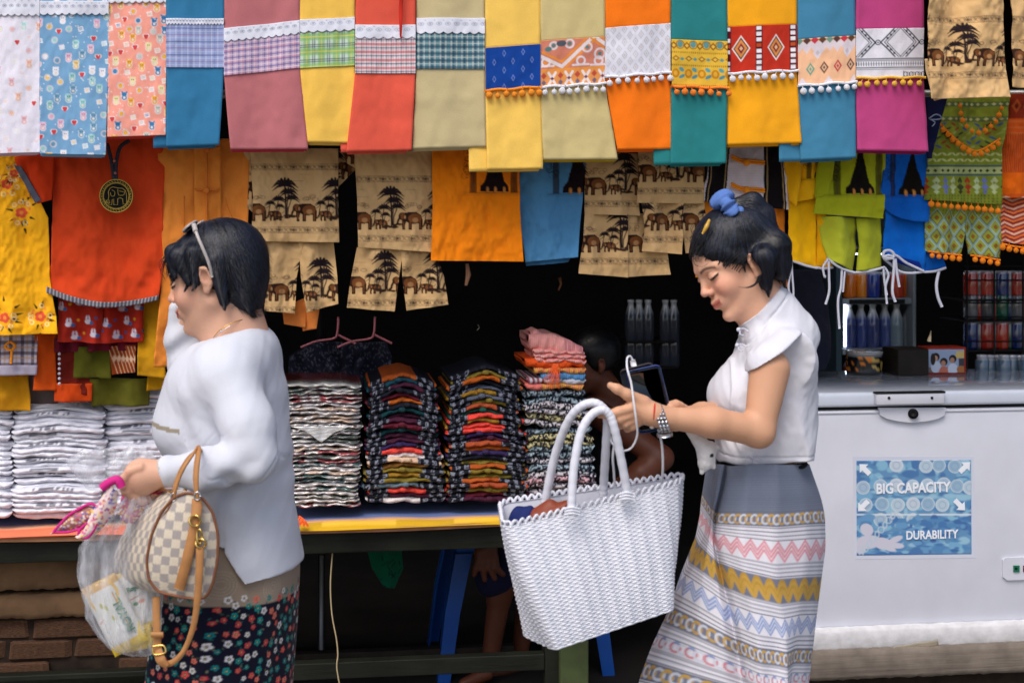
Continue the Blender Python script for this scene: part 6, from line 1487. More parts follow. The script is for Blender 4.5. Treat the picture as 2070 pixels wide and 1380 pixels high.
S = V[rg.choice(np.where(front)[0], 4600)]+rg.normal(0, 1, (4600, 3)); v_, f_ = strands(Hr, S, dirR, 11, 5.0, .68, rg); put_mesh('hair_strands', v_, f_, YR, HAIR, HO, strandcol(v_, 9))
hairline(Hr, VBR, HR, dirR, HO, YR, 1500, 4, umin=10, fmin=6, hi=13)
W_ = []
def wisp(pts, r0=.9): P = spline(pts, 16); W_.append(tube(px2w(P, YR), np.linspace(r0, .2, 16)*YR/F, 4))
wisp([(1404,508,-40),(1396,520,-44),(1400,534,-46),(1414,537,-50),(1424,530,-54)]); wisp([(1412,506,-44),(1424,512,-52),(1427,524,-54),(1420,534,-54)], .7)
wisp([(1520,556,-82),(1512,570,-82),(1496,577,-80),(1480,576,-78)], 2.2); wisp([(1524,560,-80),(1510,574,-82),(1494,579,-80)], 1.6)
for i in range(90):
    a = v3(1392+rg.uniform(0, 60), 500-rg.uniform(-8, 50), -rg.uniform(30, 62)); wisp([a, a+v3(-rg.uniform(0, 9), rg.uniform(6, 16), -3), a+v3(rg.uniform(-6, 6), rg.uniform(16, 28), -4)], .75)
for i in range(70):
    t_ = rg.random(); a = v3(1396+t_*84+rg.normal(0, 3), 503+t_*34+rg.normal(0, 3)-26*math.sin(t_*3.1)*0, -44-t_*32); wisp([a+v3(rg.uniform(-5,3), rg.uniform(2,9), -1), a+v3(8, -8, -4), a+v3(20+8*t_, -22, -6)], 1.0)
v, f = cat(*W_); mk('hair_wisps', v, f, MATS['hair_plain'], HO)
# blouse
Bl = Body()
Bl.rc((1584,728,-48), (1584,728,48), 60, 60, 26); Bl.el((1552,800,0), (100,112,106), None, 34); Bl.el((1492,798,0), (58,56,104), None, 30); Bl.el((1548,880,0), (96,90,122), None, 34); Bl.rc((1545,930,-40), (1545,930,40), 93, 93, 26)
Bl.rc((1556,700,-40), (1556,700,40), 58, 58, 26)
Bl.rc((1532,612,0), (1590,680,0), 60, 66, 14)
Bl.rc((1574,712,-96), (1538,728,-126), 55, 54, 18); Bl.rc((1583,712,108), (1556,738,134), 58, 52, 18)
cl = v3(1490,657,0); cn_ = v3(-83,-90,0)/122.4
Bl.fn(lambda P: (P-cl)@cn_, 3, 2)
Bl.fn(lambda P: np.minimum((P[:, 0]-1492)*.552+(P[:, 1]-735)*.834, -101-P[:, 2]), 3, 2)
Bl.fn(lambda P: P[:, 1]-(934-.03*(P[:, 0]-1540)-6*np.clip((1490-P[:, 0])/50, 0, 1)-18*np.clip(-P[:, 2]/120, 0, 1)), 2, 2)
V, Q = Bl.mesh((1400,550,-230), (1700,950,220), 2.6); N = vnormals(V, Q); x, y, z = V.T
d = 2.4*np.sin((x*.6+y*.7)/19+1.4*np.sin(x/40))*np.exp(-((x-1600)/50)**2-((y-850)/70)**2)+2.2*fbm(x/40, y/46+z/60, 14)*2
d += 2.0*np.sin((x*.8-y*.5)/14)*np.exp(-((x-1470)/26)**2-((y-860)/60)**2)+1.8*np.sin((x*.4+y)/16)*np.exp(-((y-700)/34)**2-((x-1610)/40)**2)
d -= 3.0*np.exp(-(np.abs((P_ := (x-1497)*.74+(y-668)*.675)-16)/2.2)**2)*(x > 1494)*(x < 1640)*(y < 720)            # seam under the collar
d += 1.6*((y > 905) & (y < 909))*-1
lf = 1434+24*np.abs((y-800)/90)**1.3; d += 2.6*np.exp(-((x-(lf+26+4*np.sin(y/30)))/3)**2)*(y > 690)*(z < 0)
V = V+N*(d*1.4)[:, None]; C = np.empty((len(V), 3)); C[:] = lin((212,212,220))
put_mesh('blouse', V, Q, YR, WCOT, TR, C)
for (bx, by, bz) in ((1487,663,-40),(1480,692,-66),(1500,904,-118)):
    pball('knot_button', (bx,by,bz), 4.6, YR, WP, TR); ptube('button_loop', [(bx-2,by,bz),(bx+8,by-3,bz-10),(bx+16,by+2,bz-18)], 1.5, YR, WP, TR, 10, 6); ptube('button_loop', [(bx+2,by+2,bz-2),(bx+2,by+9,bz-6),(bx+9,by+10,bz-12)], 1.3, YR, WP, TR, 10, 6)
# skirt
cv = Cv(360, 960, (226,224,232), 0, 935); GY = (122,126,142)
def stripes(y0, y1, per=8.5, bg=(226,224,232)):
    cv.rect(-2, y0, 362, y1, bg); y = y0+3
    while y < y1-1: cv.line([(0, y), (360, y)], 2.4, (104,106,124), .8); y += per
def chain(y0, y1, c1, c2, bg, per=21):
    cv.rect(-2, y0, 362, y1, bg); m = (y0+y1)/2; k = 0
    cv.line([(0, y0+1), (360, y0+1)], 1.5, (90,94,110)); cv.line([(0, y1-1), (360, y1-1)], 1.5, (90,94,110))
    for x in np.arange(0, 365, per/2): cv.ring(x, m, 6.6, 3.2, (206,210,222) if k % 2 else c1, ry=(y1-y0)*.30); (k % 2 == 0) and cv.ell(x, m-(y1-y0)*.30, 5, 2.6, c2); k += 1
def zig(y0, y1, c, per=26, n_=3):
    cv.rect(-2, y0, 362, y1, (228,226,234)); h = y1-y0
    for q in range(n_):
        o_ = (q-(n_-1)/2)*h*.21; P = []; x = -per; s_ = 1
        while x < 362+per: P.append((x, (y0+y1)/2+o_+s_*h*.24)); x += per/2; s_ = -s_
        cv.line(P, h*.085, c, .85)
def wave(y0, y1):
    cv.rect(-2, y0, 362, y1, (118,122,138)); m = (y0+y1)/2; h = y1-y0
    for q in range(4):
        P = [(x, m+(q-1.5)*h*.13+math.sin(x/26*6.283)*h*.20) for x in np.arange(-4, 364, 2.5)]; cv.line(P, h*.155, (196,156,76) if q % 2 else (186,146,64))
cv.rect(-2, 930, 362, 1025, (112,120,138))
for k in range(60): yy = 936+k*1.55; cv.line([(0, yy), (360, yy)], 1, [(94,103,122),(130,138,154),(112,120,138)][k % 3], .6)
for (y0, y1, k) in [(1025,1056,'c'),(1056,1086,'s'),(1086,1132,'p'),(1132,1164,'s'),(1164,1216,'w'),(1216,1246,'s'),(1246,1286,'b'),(1286,1312,'s'),(1312,1344,'c'),(1344,1362,'s'),(1362,1388,'r'),(1388,1410,'s'),(1410,1440,'c'),(1440,1480,'s'),(1480,1530,'p'),(1530,1560,'s'),(1560,1610,'w'),(1610,1640,'s'),(1640,1690,'b'),(1690,1740,'s'),(1740,1790,'c'),(1790,1895,'s')]:
    if k == 's': stripes(y0, y1)
    elif k == 'c': chain(y0, y1, (196,158,84), (200,160,76), (118,122,140))
    elif k == 'p': zig(y0, y1, (222,150,160))
    elif k == 'b': zig(y0, y1, (140,160,204))
    elif k == 'w': wave(y0, y1)
    else: chain(y0, y1, (206,130,140), (130,150,196), (226,224,232))
def row(v_, l, f_, m, r, zf=-95, dz=0):
    (lx, ly), (fx, fy), (mx, my), (rx, ry) = l, f_, m, r
    return (v_, [(0, lx, ly, 0), (.07, lx+(fx-lx)*.10, ly+(fy-ly)*.10, -44), (.18, lx+(fx-lx)*.42, ly+(fy-ly)*.42, -86), (.29, lx+(fx-lx)*.86, ly+(fy-ly)*.88, zf-12), (.33, fx+1, fy+2, zf+14-dz), (.37, fx+9, fy+3, zf-22), (.50, (fx+mx)/2+6, (fy+my)/2+2, -136), (.68, mx+24, my+1, -140), (.86, rx-34, ry+1, -96), (.95, rx-9, ry, -46), (1, rx, ry, 0)])
def rowc(r): return (r[0], [(q[0],)+tuple(pcx(q[1:])) for q in r[1]])
PX['on'] = True
rows = [row(935,(1445,938),(1466,938),(1545,938),(1636,938),-70), row(1000,(1439,1005),(1452,1006),(1548,1010),(1660,1006),-70), row(1040,(1437,1038),(1443,1044),(1548,1050),(1668,1043),-60,-6), row(1107,(1433,1064),(1443,1088),(1545,1114),(1669,1108),-66),
    row(1190,(1404,1117),(1457,1156),(1548,1196),(1658,1190),-80), row(1265,(1374,1174),(1474,1240),(1562,1270),(1649,1260),-90), row(1327,(1350,1240),(1489,1306),(1566,1332),(1642,1325),-95), row(1380,(1320,1298),(1500,1362),(1570,1386),(1636,1374),-95),
    row(1440,(1292,1372),(1510,1425),(1572,1440),(1631,1432),-95), row(1600,(1262,1550),(1516,1600),(1575,1610),(1626,1602),-95), row(1880,(1268,1850),(1520,1880),(1580,1890),(1640,1880),-95)]
rows = [rowc(r) for r in rows]; PX['on'] = False
tv, u, P = loft_skirt('skirt', rows, YR, TR, cv, nu=200)
nv, nu = P.shape[:2]; yy = P[..., 1]; UU = u[None, :]+0*yy
P[..., 2] += (4*np.sin(UU*24+yy/70)*np.clip((yy-1150)/150, 0, 1)+5*np.sin(UU*11+1-yy/160))*np.sin(math.pi*UU)
P[..., 0] += 2*np.sin(yy/46)*np.sin(math.pi*UU)
C = cv.sample(UU*355, tv[:, None]+0*UU)
bk = P[:, ::-1][:, 1:-1].copy(); bk[..., 2] = -bk[..., 2]*.9; bc = C[:, ::-1][:, 1:-1]
A = np.concatenate([P, bk], 1); CC = np.concatenate([C, bc], 1)
put_mesh('skirt', A.reshape(-1, 3), gridF(A.shape[0], A.shape[1], True)[:, ::-1], YR, CLOTH, TR, CC.reshape(-1, 3))
BLKW = mat('black_waistband', (14,14,18), rough=.8); ring = [(1540+86*math.cos(t), 934+2*math.sin(t), 100*math.sin(t)) for t in np.linspace(0, 6.283, 40)]
ptube('waistband', ring, 5, YR, BLKW, TR, 60, 6)
for q in (-1, 1): ptube('sandal', [(1395 if q < 0 else 1580,1912,q*55),(1350 if q < 0 else 1530,1917,q*57),(1300 if q < 0 else 1480,1918,q*57)], 20, YR, SHOE, TR, 3, 10, flat=.25)
pball('earring', HR.L((8,-86,-41)), 5.6, YR, GEM, TR); pball('earring_drop', HR.L((9,-88,-35)), 4.2, YR, GEM, TR)
# scrunchie and clip
SCR = mat('blue_scrunchie', (86,118,182), rough=.85, bump=.5, bscale=90)
T = thing('scrunchie', 'pale blue scrunchie round the ponytail', 'scrunchie', px2w([(1466,425,0)], YR)[0])
V = []; na, nb_ = 64, 14; ax = v3(.80,-.60,0); e1 = v3(.60,.80,0); e2 = v3(0,0,1); c0 = v3(1468,420,-24)
for i in range(na):
    a = i/na*6.2832; ruf = 1+.28*math.sin(a*9)+.15*math.sin(a*17+1); rr_ = 20+3*math.sin(a*5)
    for j in range(nb_):
        b = j/nb_*6.2832; r_ = 13.5*ruf; p = c0+(e1*math.cos(a)+e2*math.sin(a))*(rr_+r_*math.cos(b)*.9)+ax*r_*math.sin(b)*(1.15+.3*math.sin(a*7)); V.append(p)
i = np.arange(na)[:, None]; j = np.arange(nb_)[None, :]; Q = np.stack([i*nb_+j, ((i+1) % na)*nb_+j, ((i+1) % na)*nb_+(j+1) % nb_, i*nb_+(j+1) % nb_], -1).reshape(-1, 4)
put_mesh('ruffle', np.array(V), Q, YR, SCR, T, np.ones((len(V), 3)))
T = thing('hair_clip', 'amber hair clip at the front of the dark hair', 'hair clip', px2w([(1417,462,-60)], YR)[0])
ptube('clip', [(1426,444,-58),(1419,458,-66),(1411,472,-66)], [2.5,4.5,2], YR, mat('amber_clip', (196,150,50), rough=.2, spec=.6), T, 12, 10)
# watch and red string
PX['on'] = True
T = thing('wristwatch', 'silver link wristwatch on the wrist of the woman with the ponytail', 'watch', px2w([(1338,870,-205)], YR)[0])
wa = v3(-1,.08,0); wa /= np.linalg.norm(wa); wy = v3(.10,1,0); wz = v3(0,0,1); wc = pcx(v3(1336,846,-208))
for k in range(22):
    a = k/22*6.2832; p = wc+wy*27*math.cos(a)+wz*25*math.sin(a)+wa*(-6*math.cos(a))
    if abs(a-0) < .35 or abs(a-6.2832) < .35: continue
    bm = bmesh.new(); bmesh.ops.create_cube(bm, size=1); bmesh.ops.bevel(bm, geom=bm.edges[:], offset=.18, segments=2, affect='EDGES')
    t = -wy*math.sin(a)+wz*math.cos(a); nrm = wy*math.cos(a)+wz*math.sin(a); Vv = np.array([q.co[:] for q in bm.verts]); Ff = [[q.index for q in g.verts] for g in bm.faces]; bm.free()
    for kk, (off_, wd_) in enumerate(((-6.5,5.5),(0,7),(6.5,5.5))): Vx = p+(off_+Vv[:, 0:1]*wd_)*wa[None]+Vv[:, 1:2]*7.4*t+Vv[:, 2:3]*4*nrm; mk('link', px2w(Vx, YR), Ff, SILV, T)
cs = wc+wy*30+wa*-4
v, f = tube(px2w(np.array([cs-wy*3, cs+wy*4]), YR), 15*YR/F, 24); CASE = mk('case', v, f, SILV, T); v, f = tube(px2w(np.array([cs+wy*4, cs+wy*4.6]), YR), 12*YR/F, 24); mk('dial', v, f, mat('dark_dial', (40,42,50), rough=.1, coat=1.), CASE)
T = thing('string_bracelet', 'thin red string bracelet beside the silver watch', 'bracelet', px2w([(1322,856,-205)], YR)[0])
ptube('string', [(1322+3*math.cos(t)+4*-math.cos(t)*1.2, 838+24*math.cos(t), -211+23*math.sin(t)) for t in np.linspace(0, 6.283, 26)], 1.8, YR, mat('red_thread', (196,44,34), rough=.7), T, 50, 6); pball('bead', (1318,861,-214), 5, YR, mat('pearl_bead', (226,214,200), rough=.2), T)
# phone, power bank, cable
def slab3(corners, t, bev=.0):
    Cn = pcx(corners); n_ = np.cross(Cn[1]-Cn[0], Cn[3]-Cn[0]); n_ /= np.linalg.norm(n_); P = []
    for i in range(4):
        a, b, c = Cn[i-1], Cn[i], Cn[(i+1) % 4]; d1 = (a-b)/np.linalg.norm(a-b); d2 = (c-b)/np.linalg.norm(c-b)
        for s_ in np.linspace(0, 1, 6): P.append(b+d1*bev*(1-s_)**2+d2*bev*s_**2)
    P = np.array(P); m = len(P); ins = P+(P.mean(0)-P)*.02
    V = np.concatenate([ins-n_*t*.5, P-n_*t*.3, P+n_*t*.3, ins+n_*t*.5]); Fc = gridF(4, m, True).tolist()+[list(range(m))[::-1], list(range(3*m, 4*m))]
    return V, Fc, n_
ph = [(1264,750,-182),(1334,735,-188),(1364,862,-184),(1292,878,-178)]
T = thing('phone', 'black smartphone with a blue edge, held up by the woman with the ponytail', 'phone', px2w([(1320,875,-182)], YR)[0])
V, Fc, n_ = slab3(ph, 9, 11); mk('frame', px2w(V, YR), Fc, mat('blue_phone_edge', (34,70,140), rough=.25, spec=.6, coat=.5), T)
cen = np.mean(np.array(ph, float), 0); sg = 1 if n_[2] < 0 else -1
for c_ in (.93,):
    Cs = [cen+(np.array(p, float)-cen)*c_+n_*5.5*sg for p in ph]; V, Fc, _ = slab3(Cs, 1.2, 9); mk('screen', px2w(V, YR), Fc, mat('black_glass', (12,16,30), rough=.06, spec=.6, coat=1.), T)
T = thing('power_bank', 'dark grey power bank behind the phone', 'power bank', px2w([(1270,860,-168)], YR)[0])
V, Fc, n_ = slab3([(1252,748,-166),(1318,731,-172),(1346,850,-168),(1278,866,-162)], 14, 9); mk('case', px2w(V, YR), Fc, mat('dark_grey_plastic', (46,50,60), rough=.3), T)
WCB = mat('white_cable', (226,226,232), rough=.4, spec=.5)
T = thing('charging_cable', 'white charging cable looping from the phone down into the basket', 'cable', px2w([(1290,960,-200)], YR)[0])
V, Fc, n_ = slab3([(1273,729,-188),(1284,726,-188),(1287,739,-188),(1276,741,-188)], 9, 2); mk('plug', px2w(V, YR), Fc, WCB, T)
ptube('wire', [(1279,728,-188),(1274,720,-192),(1268,724,-200),(1268,745,-232),(1276,775,-238),(1282,820,-244),(1286,850,-240),(1288,880,-225),(1276,905,-210),(1256,910,-205),(1238,896,-200),(1234,880,-196)], 2.0, YR, WCB, T, 90, 8)
ptube('wire', [(1260,850,-190),(1246,880,-196),(1239,920,-190),(1241,955,-170),(1243,985,-150)], 2.4, YR, WCB, T, 40, 8); ptube('wire', [(1331,866,-186),(1338,900,-186),(1340,940,-170),(1338,975,-140)], 2.4, YR, WCB, T, 40, 8)
# small plush charm hanging from the far hand
PL = mat('white_plush', attr=True, rough=.95, bump=.6, bscale=160, sheen=.3)
Bp = Body(); Bp.ch([(1392,874,-150),(1412,888,-150),(1428,912,-150),(1426,934,-150)], [4,13,18,16], 8); Bp.rc((1424,936,-150), (1419,954,-150), 9, 5, 6); Bp.rc((1438,930,-150), (1443,944,-150), 8, 4, 5); Bp.rc((1438,900,-150), (1450,903,-150), 9, 6, 5); Bp.rc((1386,868,-150),(1398,880,-150),3,6,4)
V, Q = Bp.mesh((1345,815,-185), (1465,965,-115), 1.8); C = np.empty((len(V), 3)); C[:] = lin((222,220,220)); C[np.linalg.norm(V-pcx(v3(1439,920,-166)), axis=1) < 4.5] = lin((14,14,16))
T = thing('plush_charm', 'small white plush charm dangling between the arm and the grey skirt', 'plush charm', px2w([(1420,955,-150)], YR)[0]); put_mesh('plush', V, Q, YR, PL, T, C)
ptube('loop', [(1384,868,-150),(1372,860,-158)], 1.5, YR, WCB, T, 6, 5)
PX['on'] = False
# ================================================================ the white woven basket
YB = YR; PX.update(on=True, zr=-180.)
def ring_pts(cor, r, n):
    """closed rounded polygon through corners, n points, evenly spaced"""
    P = []; m = len(cor); cor = [pcx(c) for c in cor]
    for i in range(m):
        a, b, c = cor[i-1], cor[i], cor[(i+1) % m]; d1 = (a-b)/np.linalg.norm(a-b); d2 = (c-b)/np.linalg.norm(c-b)
        for s_ in np.linspace(0, 1, 9): P.append(b+d1*r*(1-s_)**2+d2*r*s_**2)
    P = np.array(P+[P[0]]); L_ = np.r_[0, np.cumsum(np.linalg.norm(np.diff(P, axis=0), axis=1))]; t = np.linspace(0, L_[-1], n, endpoint=False)
    return np.stack([np.interp(t, L_, P[:, j]) for j in range(3)], 1)
NU = 504; NV = 360
# corners: near left, near right, far right, far left (x, y, z)
top = ring_pts([(1018,1066,-262),(1374,976,-150),(1382,962,-90),(1010,1018,-110)], 26, NU)
bot = ring_pts([(1122,1314,-262),(1364,1232,-178),(1330,1218,-100),(1056,1284,-120)], 12, NU)
k0 = int(np.argmin(np.linalg.norm(bot-pcx([1122,1314,-262]), axis=1))); k1 = int(np.argmin(np.linalg.norm(top-pcx([1030,1062,-258]), axis=1))); bot = np.roll(bot, k1-k0, axis=0)
t = np.linspace(0, 1, NV)[:, None, None]; P = top[None]*(1-t)+bot[None]*t
cen = P.mean(1, keepdims=True); out = P-cen; out[..., 1] = 0; out /= np.linalg.norm(out, axis=2)[..., None]
# outward normals from the ring tangent
T1 = np.roll(P, -1, 1)-np.roll(P, 1, 1); T2 = np.gradient(P, axis=0); NN = np.cross(T1, T2); NN /= np.linalg.norm(NN, axis=2)[..., None]+1e-9; NN *= np.sign((NN*out).sum(2))[..., None]
bulge = 9*np.sin(math.pi*np.clip(t[..., 0]*1.02, 0, 1))**.8
uu = np.arange(NU)/NU; vv = np.linspace(0, 1, NV); rows_n, cols_n = 60, 84
fr = (vv*rows_n) % 1; ri = np.floor(vv*rows_n).astype(int)
cross = np.sqrt(np.clip(1-(2*fr-1)**2, 0, 1))[:, None]
par = ((ri % 2)*.5)[:, None]; wv = np.sin(2*math.pi*(uu[None]*cols_n/2+par*1.0))
rib = .5+.5*np.cos(2*math.pi*uu*29)
D = bulge+2.0*cross*(.62+.38*wv)+2.4*rib[None]**2-.0+1.6*np.sin(uu[None]*6.283*7+vv[:, None]*3)*np.sin(math.pi*vv)[:, None]
P2 = P+NN*D[..., None]; Vt = P2.reshape(-1, 3); n1_ = len(Vt)
inn = (P-NN*5)[:int(NV*.55):6]; ni = len(inn); Vi = inn.reshape(-1, 3)
Fo = gridF(NV, NU, True); Fi = gridF(ni, NU, True)[:, ::-1]+n1_
jn = np.stack([np.arange(NU), (np.arange(NU)+1) % NU, n1_+(np.arange(NU)+1) % NU, n1_+np.arange(NU)], 1)
floor_c = P2[-1].mean(0)+v3(0,-2,0); Vf = floor_c[None]; Va = np.concatenate([Vt, Vi, Vf]); last = (NV-1)*NU
ff = np.stack([last+np.arange(NU), last+(np.arange(NU)+1) % NU, np.full(NU, len(Va)-1), np.full(NU, len(Va)-1)], 1)
PLB = mat('white_plastic_weave', attr=True, rough=.42, spec=.4, var=.03, vscale=30)
shade = (.80+.20*cross*(.6+.4*wv)); Cb = np.ones((len(Va), 3))*lin((214,216,226)); 
TB = thing('woven_basket', 'large white woven plastic basket bag with four handle strands', 'basket', px2w([(1210,1300,-180)], YB)[0])
Fall = np.concatenate([Fo, jn[:, ::-1], Fi]).tolist()+[[a, b, c] for a, b, c, d in ff.tolist()]
mk('weave', px2w(Va, YB), Fall, PLB, TB, cols=Cb)
# scalloped rim: one loop per rib, and a plaited cord
loops = []
m_ = 64
for k in range(m_):
    i0 = int(k/m_*NU); i1 = int((k+1.15)/m_*NU) % NU; a, b = P2[0, i0], P2[0, i1]; mid = (a+b)/2+v3(0,-8.5,0)+NN[0, i0]*2
    loops.append(tube(px2w(spline([a+v3(0,3,0), a*.7+b*.3+v3(0,-6,0)+NN[0,i0]*2, mid, a*.3+b*.7+v3(0,-6,0)-NN[0,i0]*1, b+v3(0,3,0)], 10), YB), 3.0*YB/F, 6))
v, f = cat(*loops); mk('rim', v, f, mat('white_plastic_cord', (214,216,226), rough=.4, spec=.4), TB)
WPC = MATS['white_plastic_cord']
def handle(pts, nm='handle'):
    P = spline(pcx(pts), 150); r = (7.8+.6*np.abs(np.sin(np.arange(150)*.55)))*YB/F; v, f = tube(px2w(P, YB), r, 12); mk(nm, v, f, WPC, TB)
handle([(1156,1035,-262),(1156,1008,-260),(1160,946,-254),(1173,878,-246),(1192,842,-240),(1216,828,-238),(1232,838,-236),(1242,866,-236),(1254,920,-226),(1266,984,-214),(1268,1006,-212)])
handle([(1102,1030,-142),(1105,998,-142),(1122,920,-160),(1146,856,-190),(1168,826,-205),(1194,814,-212),(1214,820,-214),(1227,842,-212),(1225,900,-190),(1221,968,-150),(1220,1000,-140)])
for (x, y, z) in ((1156,1034,-266),(1267,1004,-218)):
    for d in (-6, 0, 6): ptube('handle_knot', [(x-14,y+d,z),(x,y+d-3,z-5),(x+14,y+d,z)], 2.8, YB, WPC, TB, 10, 6)
# things in the basket
T = thing('dark_blue_pouch', 'dark navy blue pouch inside the left end of the white basket', 'pouch', px2w([(1060,1080,-180)], YB)[0])
Bp = Body(); Bp.el((1066,1066,-186), (34,44,26), None, 8); Bp.el((1050,1060,-190), (20,36,20), None, 12); V, Q = Bp.mesh((1010,1010,-225), (1115,1120,-140), 3); put_mesh('pouch', V+vnormals(V, Q)*(1.6*np.sin(V[:, 0:1]/5+V[:, 1:2]/9)), Q, YB, mat('navy_cloth', (22,36,92), rough=.8), T, np.ones((len(V), 3)))
T = thing('brown_leather_purse', 'brown leather purse lying in the white basket', 'purse', px2w([(1110,1060,-180)], YB)[0])
Bp = Body(); Bp.rc((1086,1048,-196), (1150,1024,-180), 20, 15, 8); Bp.rc((1080,1038,-190), (1112,1022,-184), 9, 14, 8); Bp.rc((1110,1040,-204), (1150,1018,-196), 7, 8, 6); V, Q = Bp.mesh((1050,990,-240), (1180,1085,-150), 2.6)
put_mesh('purse', V, Q, YB, mat('brown_leather', (130,62,42), rough=.45, bump=.4, bscale=120), T, np.ones((len(V), 3)))

# ================================================================ the checked shoulder bag
YG = YL; PX.update(on=True, zr=-240.)
TG = thing('handbag', 'cream and grey checked barrel handbag with tan leather straps', 'handbag', px2w([(340,1200,-240)], YG)[0])
CHK = mat('checked_canvas', attr=True, rough=.42, spec=.35, bump=.15, bscale=200); TAN = mat('tan_leather', (176,124,76), rough=.5, bump=.2, bscale=120, var=.12, vscale=40); PIPE = mat('dark_tan_piping', (128,82,56), rough=.5)
BRS = mat('brass', (216,180,104), rough=.22, metal=1.)
# the end panel (near the camera, right): an arch; the body runs back to the left and away
end = np.array([(300,1172),(296,1130),(306,1080),(326,1034),(352,1004),(380,994),(408,1004),(430,1034),(441,1080),(440,1130),(430,1180),(418,1206),(400,1211),(360,1205),(320,1196)], float)
L_ = np.r_[0, np.cumsum(np.linalg.norm(np.diff(np.vstack([end, end[:1]]), axis=0), axis=1))]; ne = 150; tt = np.linspace(0, L_[-1], ne, endpoint=False); e2_ = np.vstack([end, end[:1]]); E = np.stack([np.interp(tt, L_, e2_[:, j]) for j in range(2)], 1)
for _ in range(6): E = .25*np.roll(E, 1, 0)+.5*E+.25*np.roll(E, -1, 0)
ec = np.array([370,1110.])
far = np.array([(232,1158),(229,1130),(240,1095),(262,1052),(290,1012),(318,992),(345,990),(360,1010),(366,1050),(368,1100),(362,1150),(350,1185),(320,1192),(280,1185),(250,1172)], float)
L_ = np.r_[0, np.cumsum(np.linalg.norm(np.diff(np.vstack([far, far[:1]]), axis=0), axis=1))]; tt2 = np.linspace(0, L_[-1], ne, endpoint=False); f2_ = np.vstack([far, far[:1]]); FA = np.stack([np.interp(tt2, L_, f2_[:, j]) for j in range(2)], 1)
for _ in range(6): FA = .25*np.roll(FA, 1, 0)+.5*FA+.25*np.roll(FA, -1, 0)
ZN, ZFAR = -300, -140; NB = 100; E0 = E.copy(); E = pcx(np.c_[E, np.full(ne, ZN)])[:, :2]; FA = pcx(np.c_[FA, np.full(ne, ZFAR)])[:, :2]
V = []; C = []
def chk(a, b, s_=17.): 
    k = (np.floor(a/s_)+np.floor(b/s_)) % 2; c = np.where(k[..., None] > 0, lin((208,196,176)), lin((160,152,148))); th_ = np.sin(a*1.9)*np.sin(b*1.9); return c*(1+.06*th_[..., None])
tb = np.linspace(0, 1, NB)[:, None]
BX = E[None, :, 0]*(1-tb)+FA[None, :, 0]*tb; BY = E[None, :, 1]*(1-tb)+FA[None, :, 1]*tb; BZ = ZN+(ZFAR-ZN)*tb+0*BX
bul = 5*np.sin(math.pi*tb); dx, dy = BX-BX.mean(1, keepdims=True), BY-BY.mean(1, keepdims=True); rn = np.hypot(dx, dy); BX = BX+dx/rn*bul; BY = BY+dy/rn*bul; BZ = BZ+2.5*np.sin(BX/16)*np.sin(math.pi*tb)
arc = np.r_[0, np.cumsum(np.linalg.norm(np.diff(E, axis=0), axis=1))]
Cc = chk(arc[None, :]+0*BX, tb*190+0*BX, 16.5); o = put_mesh('body', np.stack([BX, BY, BZ], -1).reshape(-1, 3), gridF(NB, ne, True)[:, ::-1], YG, CHK, TG, Cc.reshape(-1, 3))
# end panels as dense discs
def end_panel(Eg, z, sgn, nm, bulg):
    nr = 46; r_ = np.linspace(0, 1, nr)[:, None]; c = Eg.mean(0); X = c[0]+(Eg[None, :, 0]-c[0])*r_; Y = c[1]+(Eg[None, :, 1]-c[1])*r_; Z = z+sgn*bulg*(1-r_**2.5)+0*X
    put_mesh(nm, np.stack([X, Y, Z], -1).reshape(-1, 3), gridF(nr, ne, True), YG, CHK, TG, chk(X+Y*.10, Y-X*.06, 17.5).reshape(-1, 3))
end_panel(E, ZN, -1, 'end_panel', 16); end_panel(FA, ZFAR, 1, 'end_panel', 10)
ptube('piping', [(*p, ZN-2) for p in E0[::3]]+[(*E0[0], ZN-2)], 2.6, YG, PIPE, TG, 120, 8); 
seam = [(BX[30, i], BY[30, i], BZ[30, i]-1) for i in range(30, 95, 4)]; PX['on'] = False; ptube('seam', seam, 1.5, YG, mat('cream_piping', (190,176,158), rough=.5), TG, 60, 6); PX['on'] = True
ptube('zip', [(352,996,-296),(330,990,-240),(308,996,-180)], 2.4, YG, BRS, TG, 20, 6)
def strap(nm, pts, w, t_, m=TAN, par=None, nrm=(0,0,-1), n=60):
    P = spline(pcx(pts), n); T_ = np.gradient(P, axis=0); T_ /= np.linalg.norm(T_, axis=1)[:, None]; nn_ = np.array(nrm, float)[None]+0*P; nn_ -= T_*(nn_*T_).sum(1)[:, None]; nn_ /= np.linalg.norm(nn_, axis=1)[:, None]; S = np.cross(T_, nn_)
    w = np.interp(np.linspace(0, 1, n), np.linspace(0, 1, np.size(w)), np.atleast_1d(w))[:, None]/2
    V = np.stack([P-S*w, P-S*w*.9+nn_*t_*.5, P+S*w*.9+nn_*t_*.5, P+S*w, P+S*w*.9-nn_*t_*.5, P-S*w*.9-nn_*t_*.5], 1).reshape(-1, 3); Fc = gridF(n, 6, True).tolist()+[list(range(6))[::-1], list(range(6*n-6, 6*n))]
    return mk(nm, px2w(V, YG), Fc, m, par or TG)
strap('end_tab', [(398,1008,-314),(393,1060,-322),(378,1130,-324),(362,1190,-312)], [19,19,21,21], 5)
strap('d_ring_tab', [(400,1018,-322),(396,1044,-328)], 20, 6)
for k, (c, rx, ry) in enumerate((((394,1052,-330),11,11),((403,1084,-330),5,15),((406,1098,-330),10,9))): ptube('ring', [(c[0]+rx*math.cos(a), c[1]+ry*math.sin(a), c[2]+2*math.sin(a*2)) for a in np.linspace(0, 6.283, 20)], 2.3, YG, BRS, TG, 40, 8)
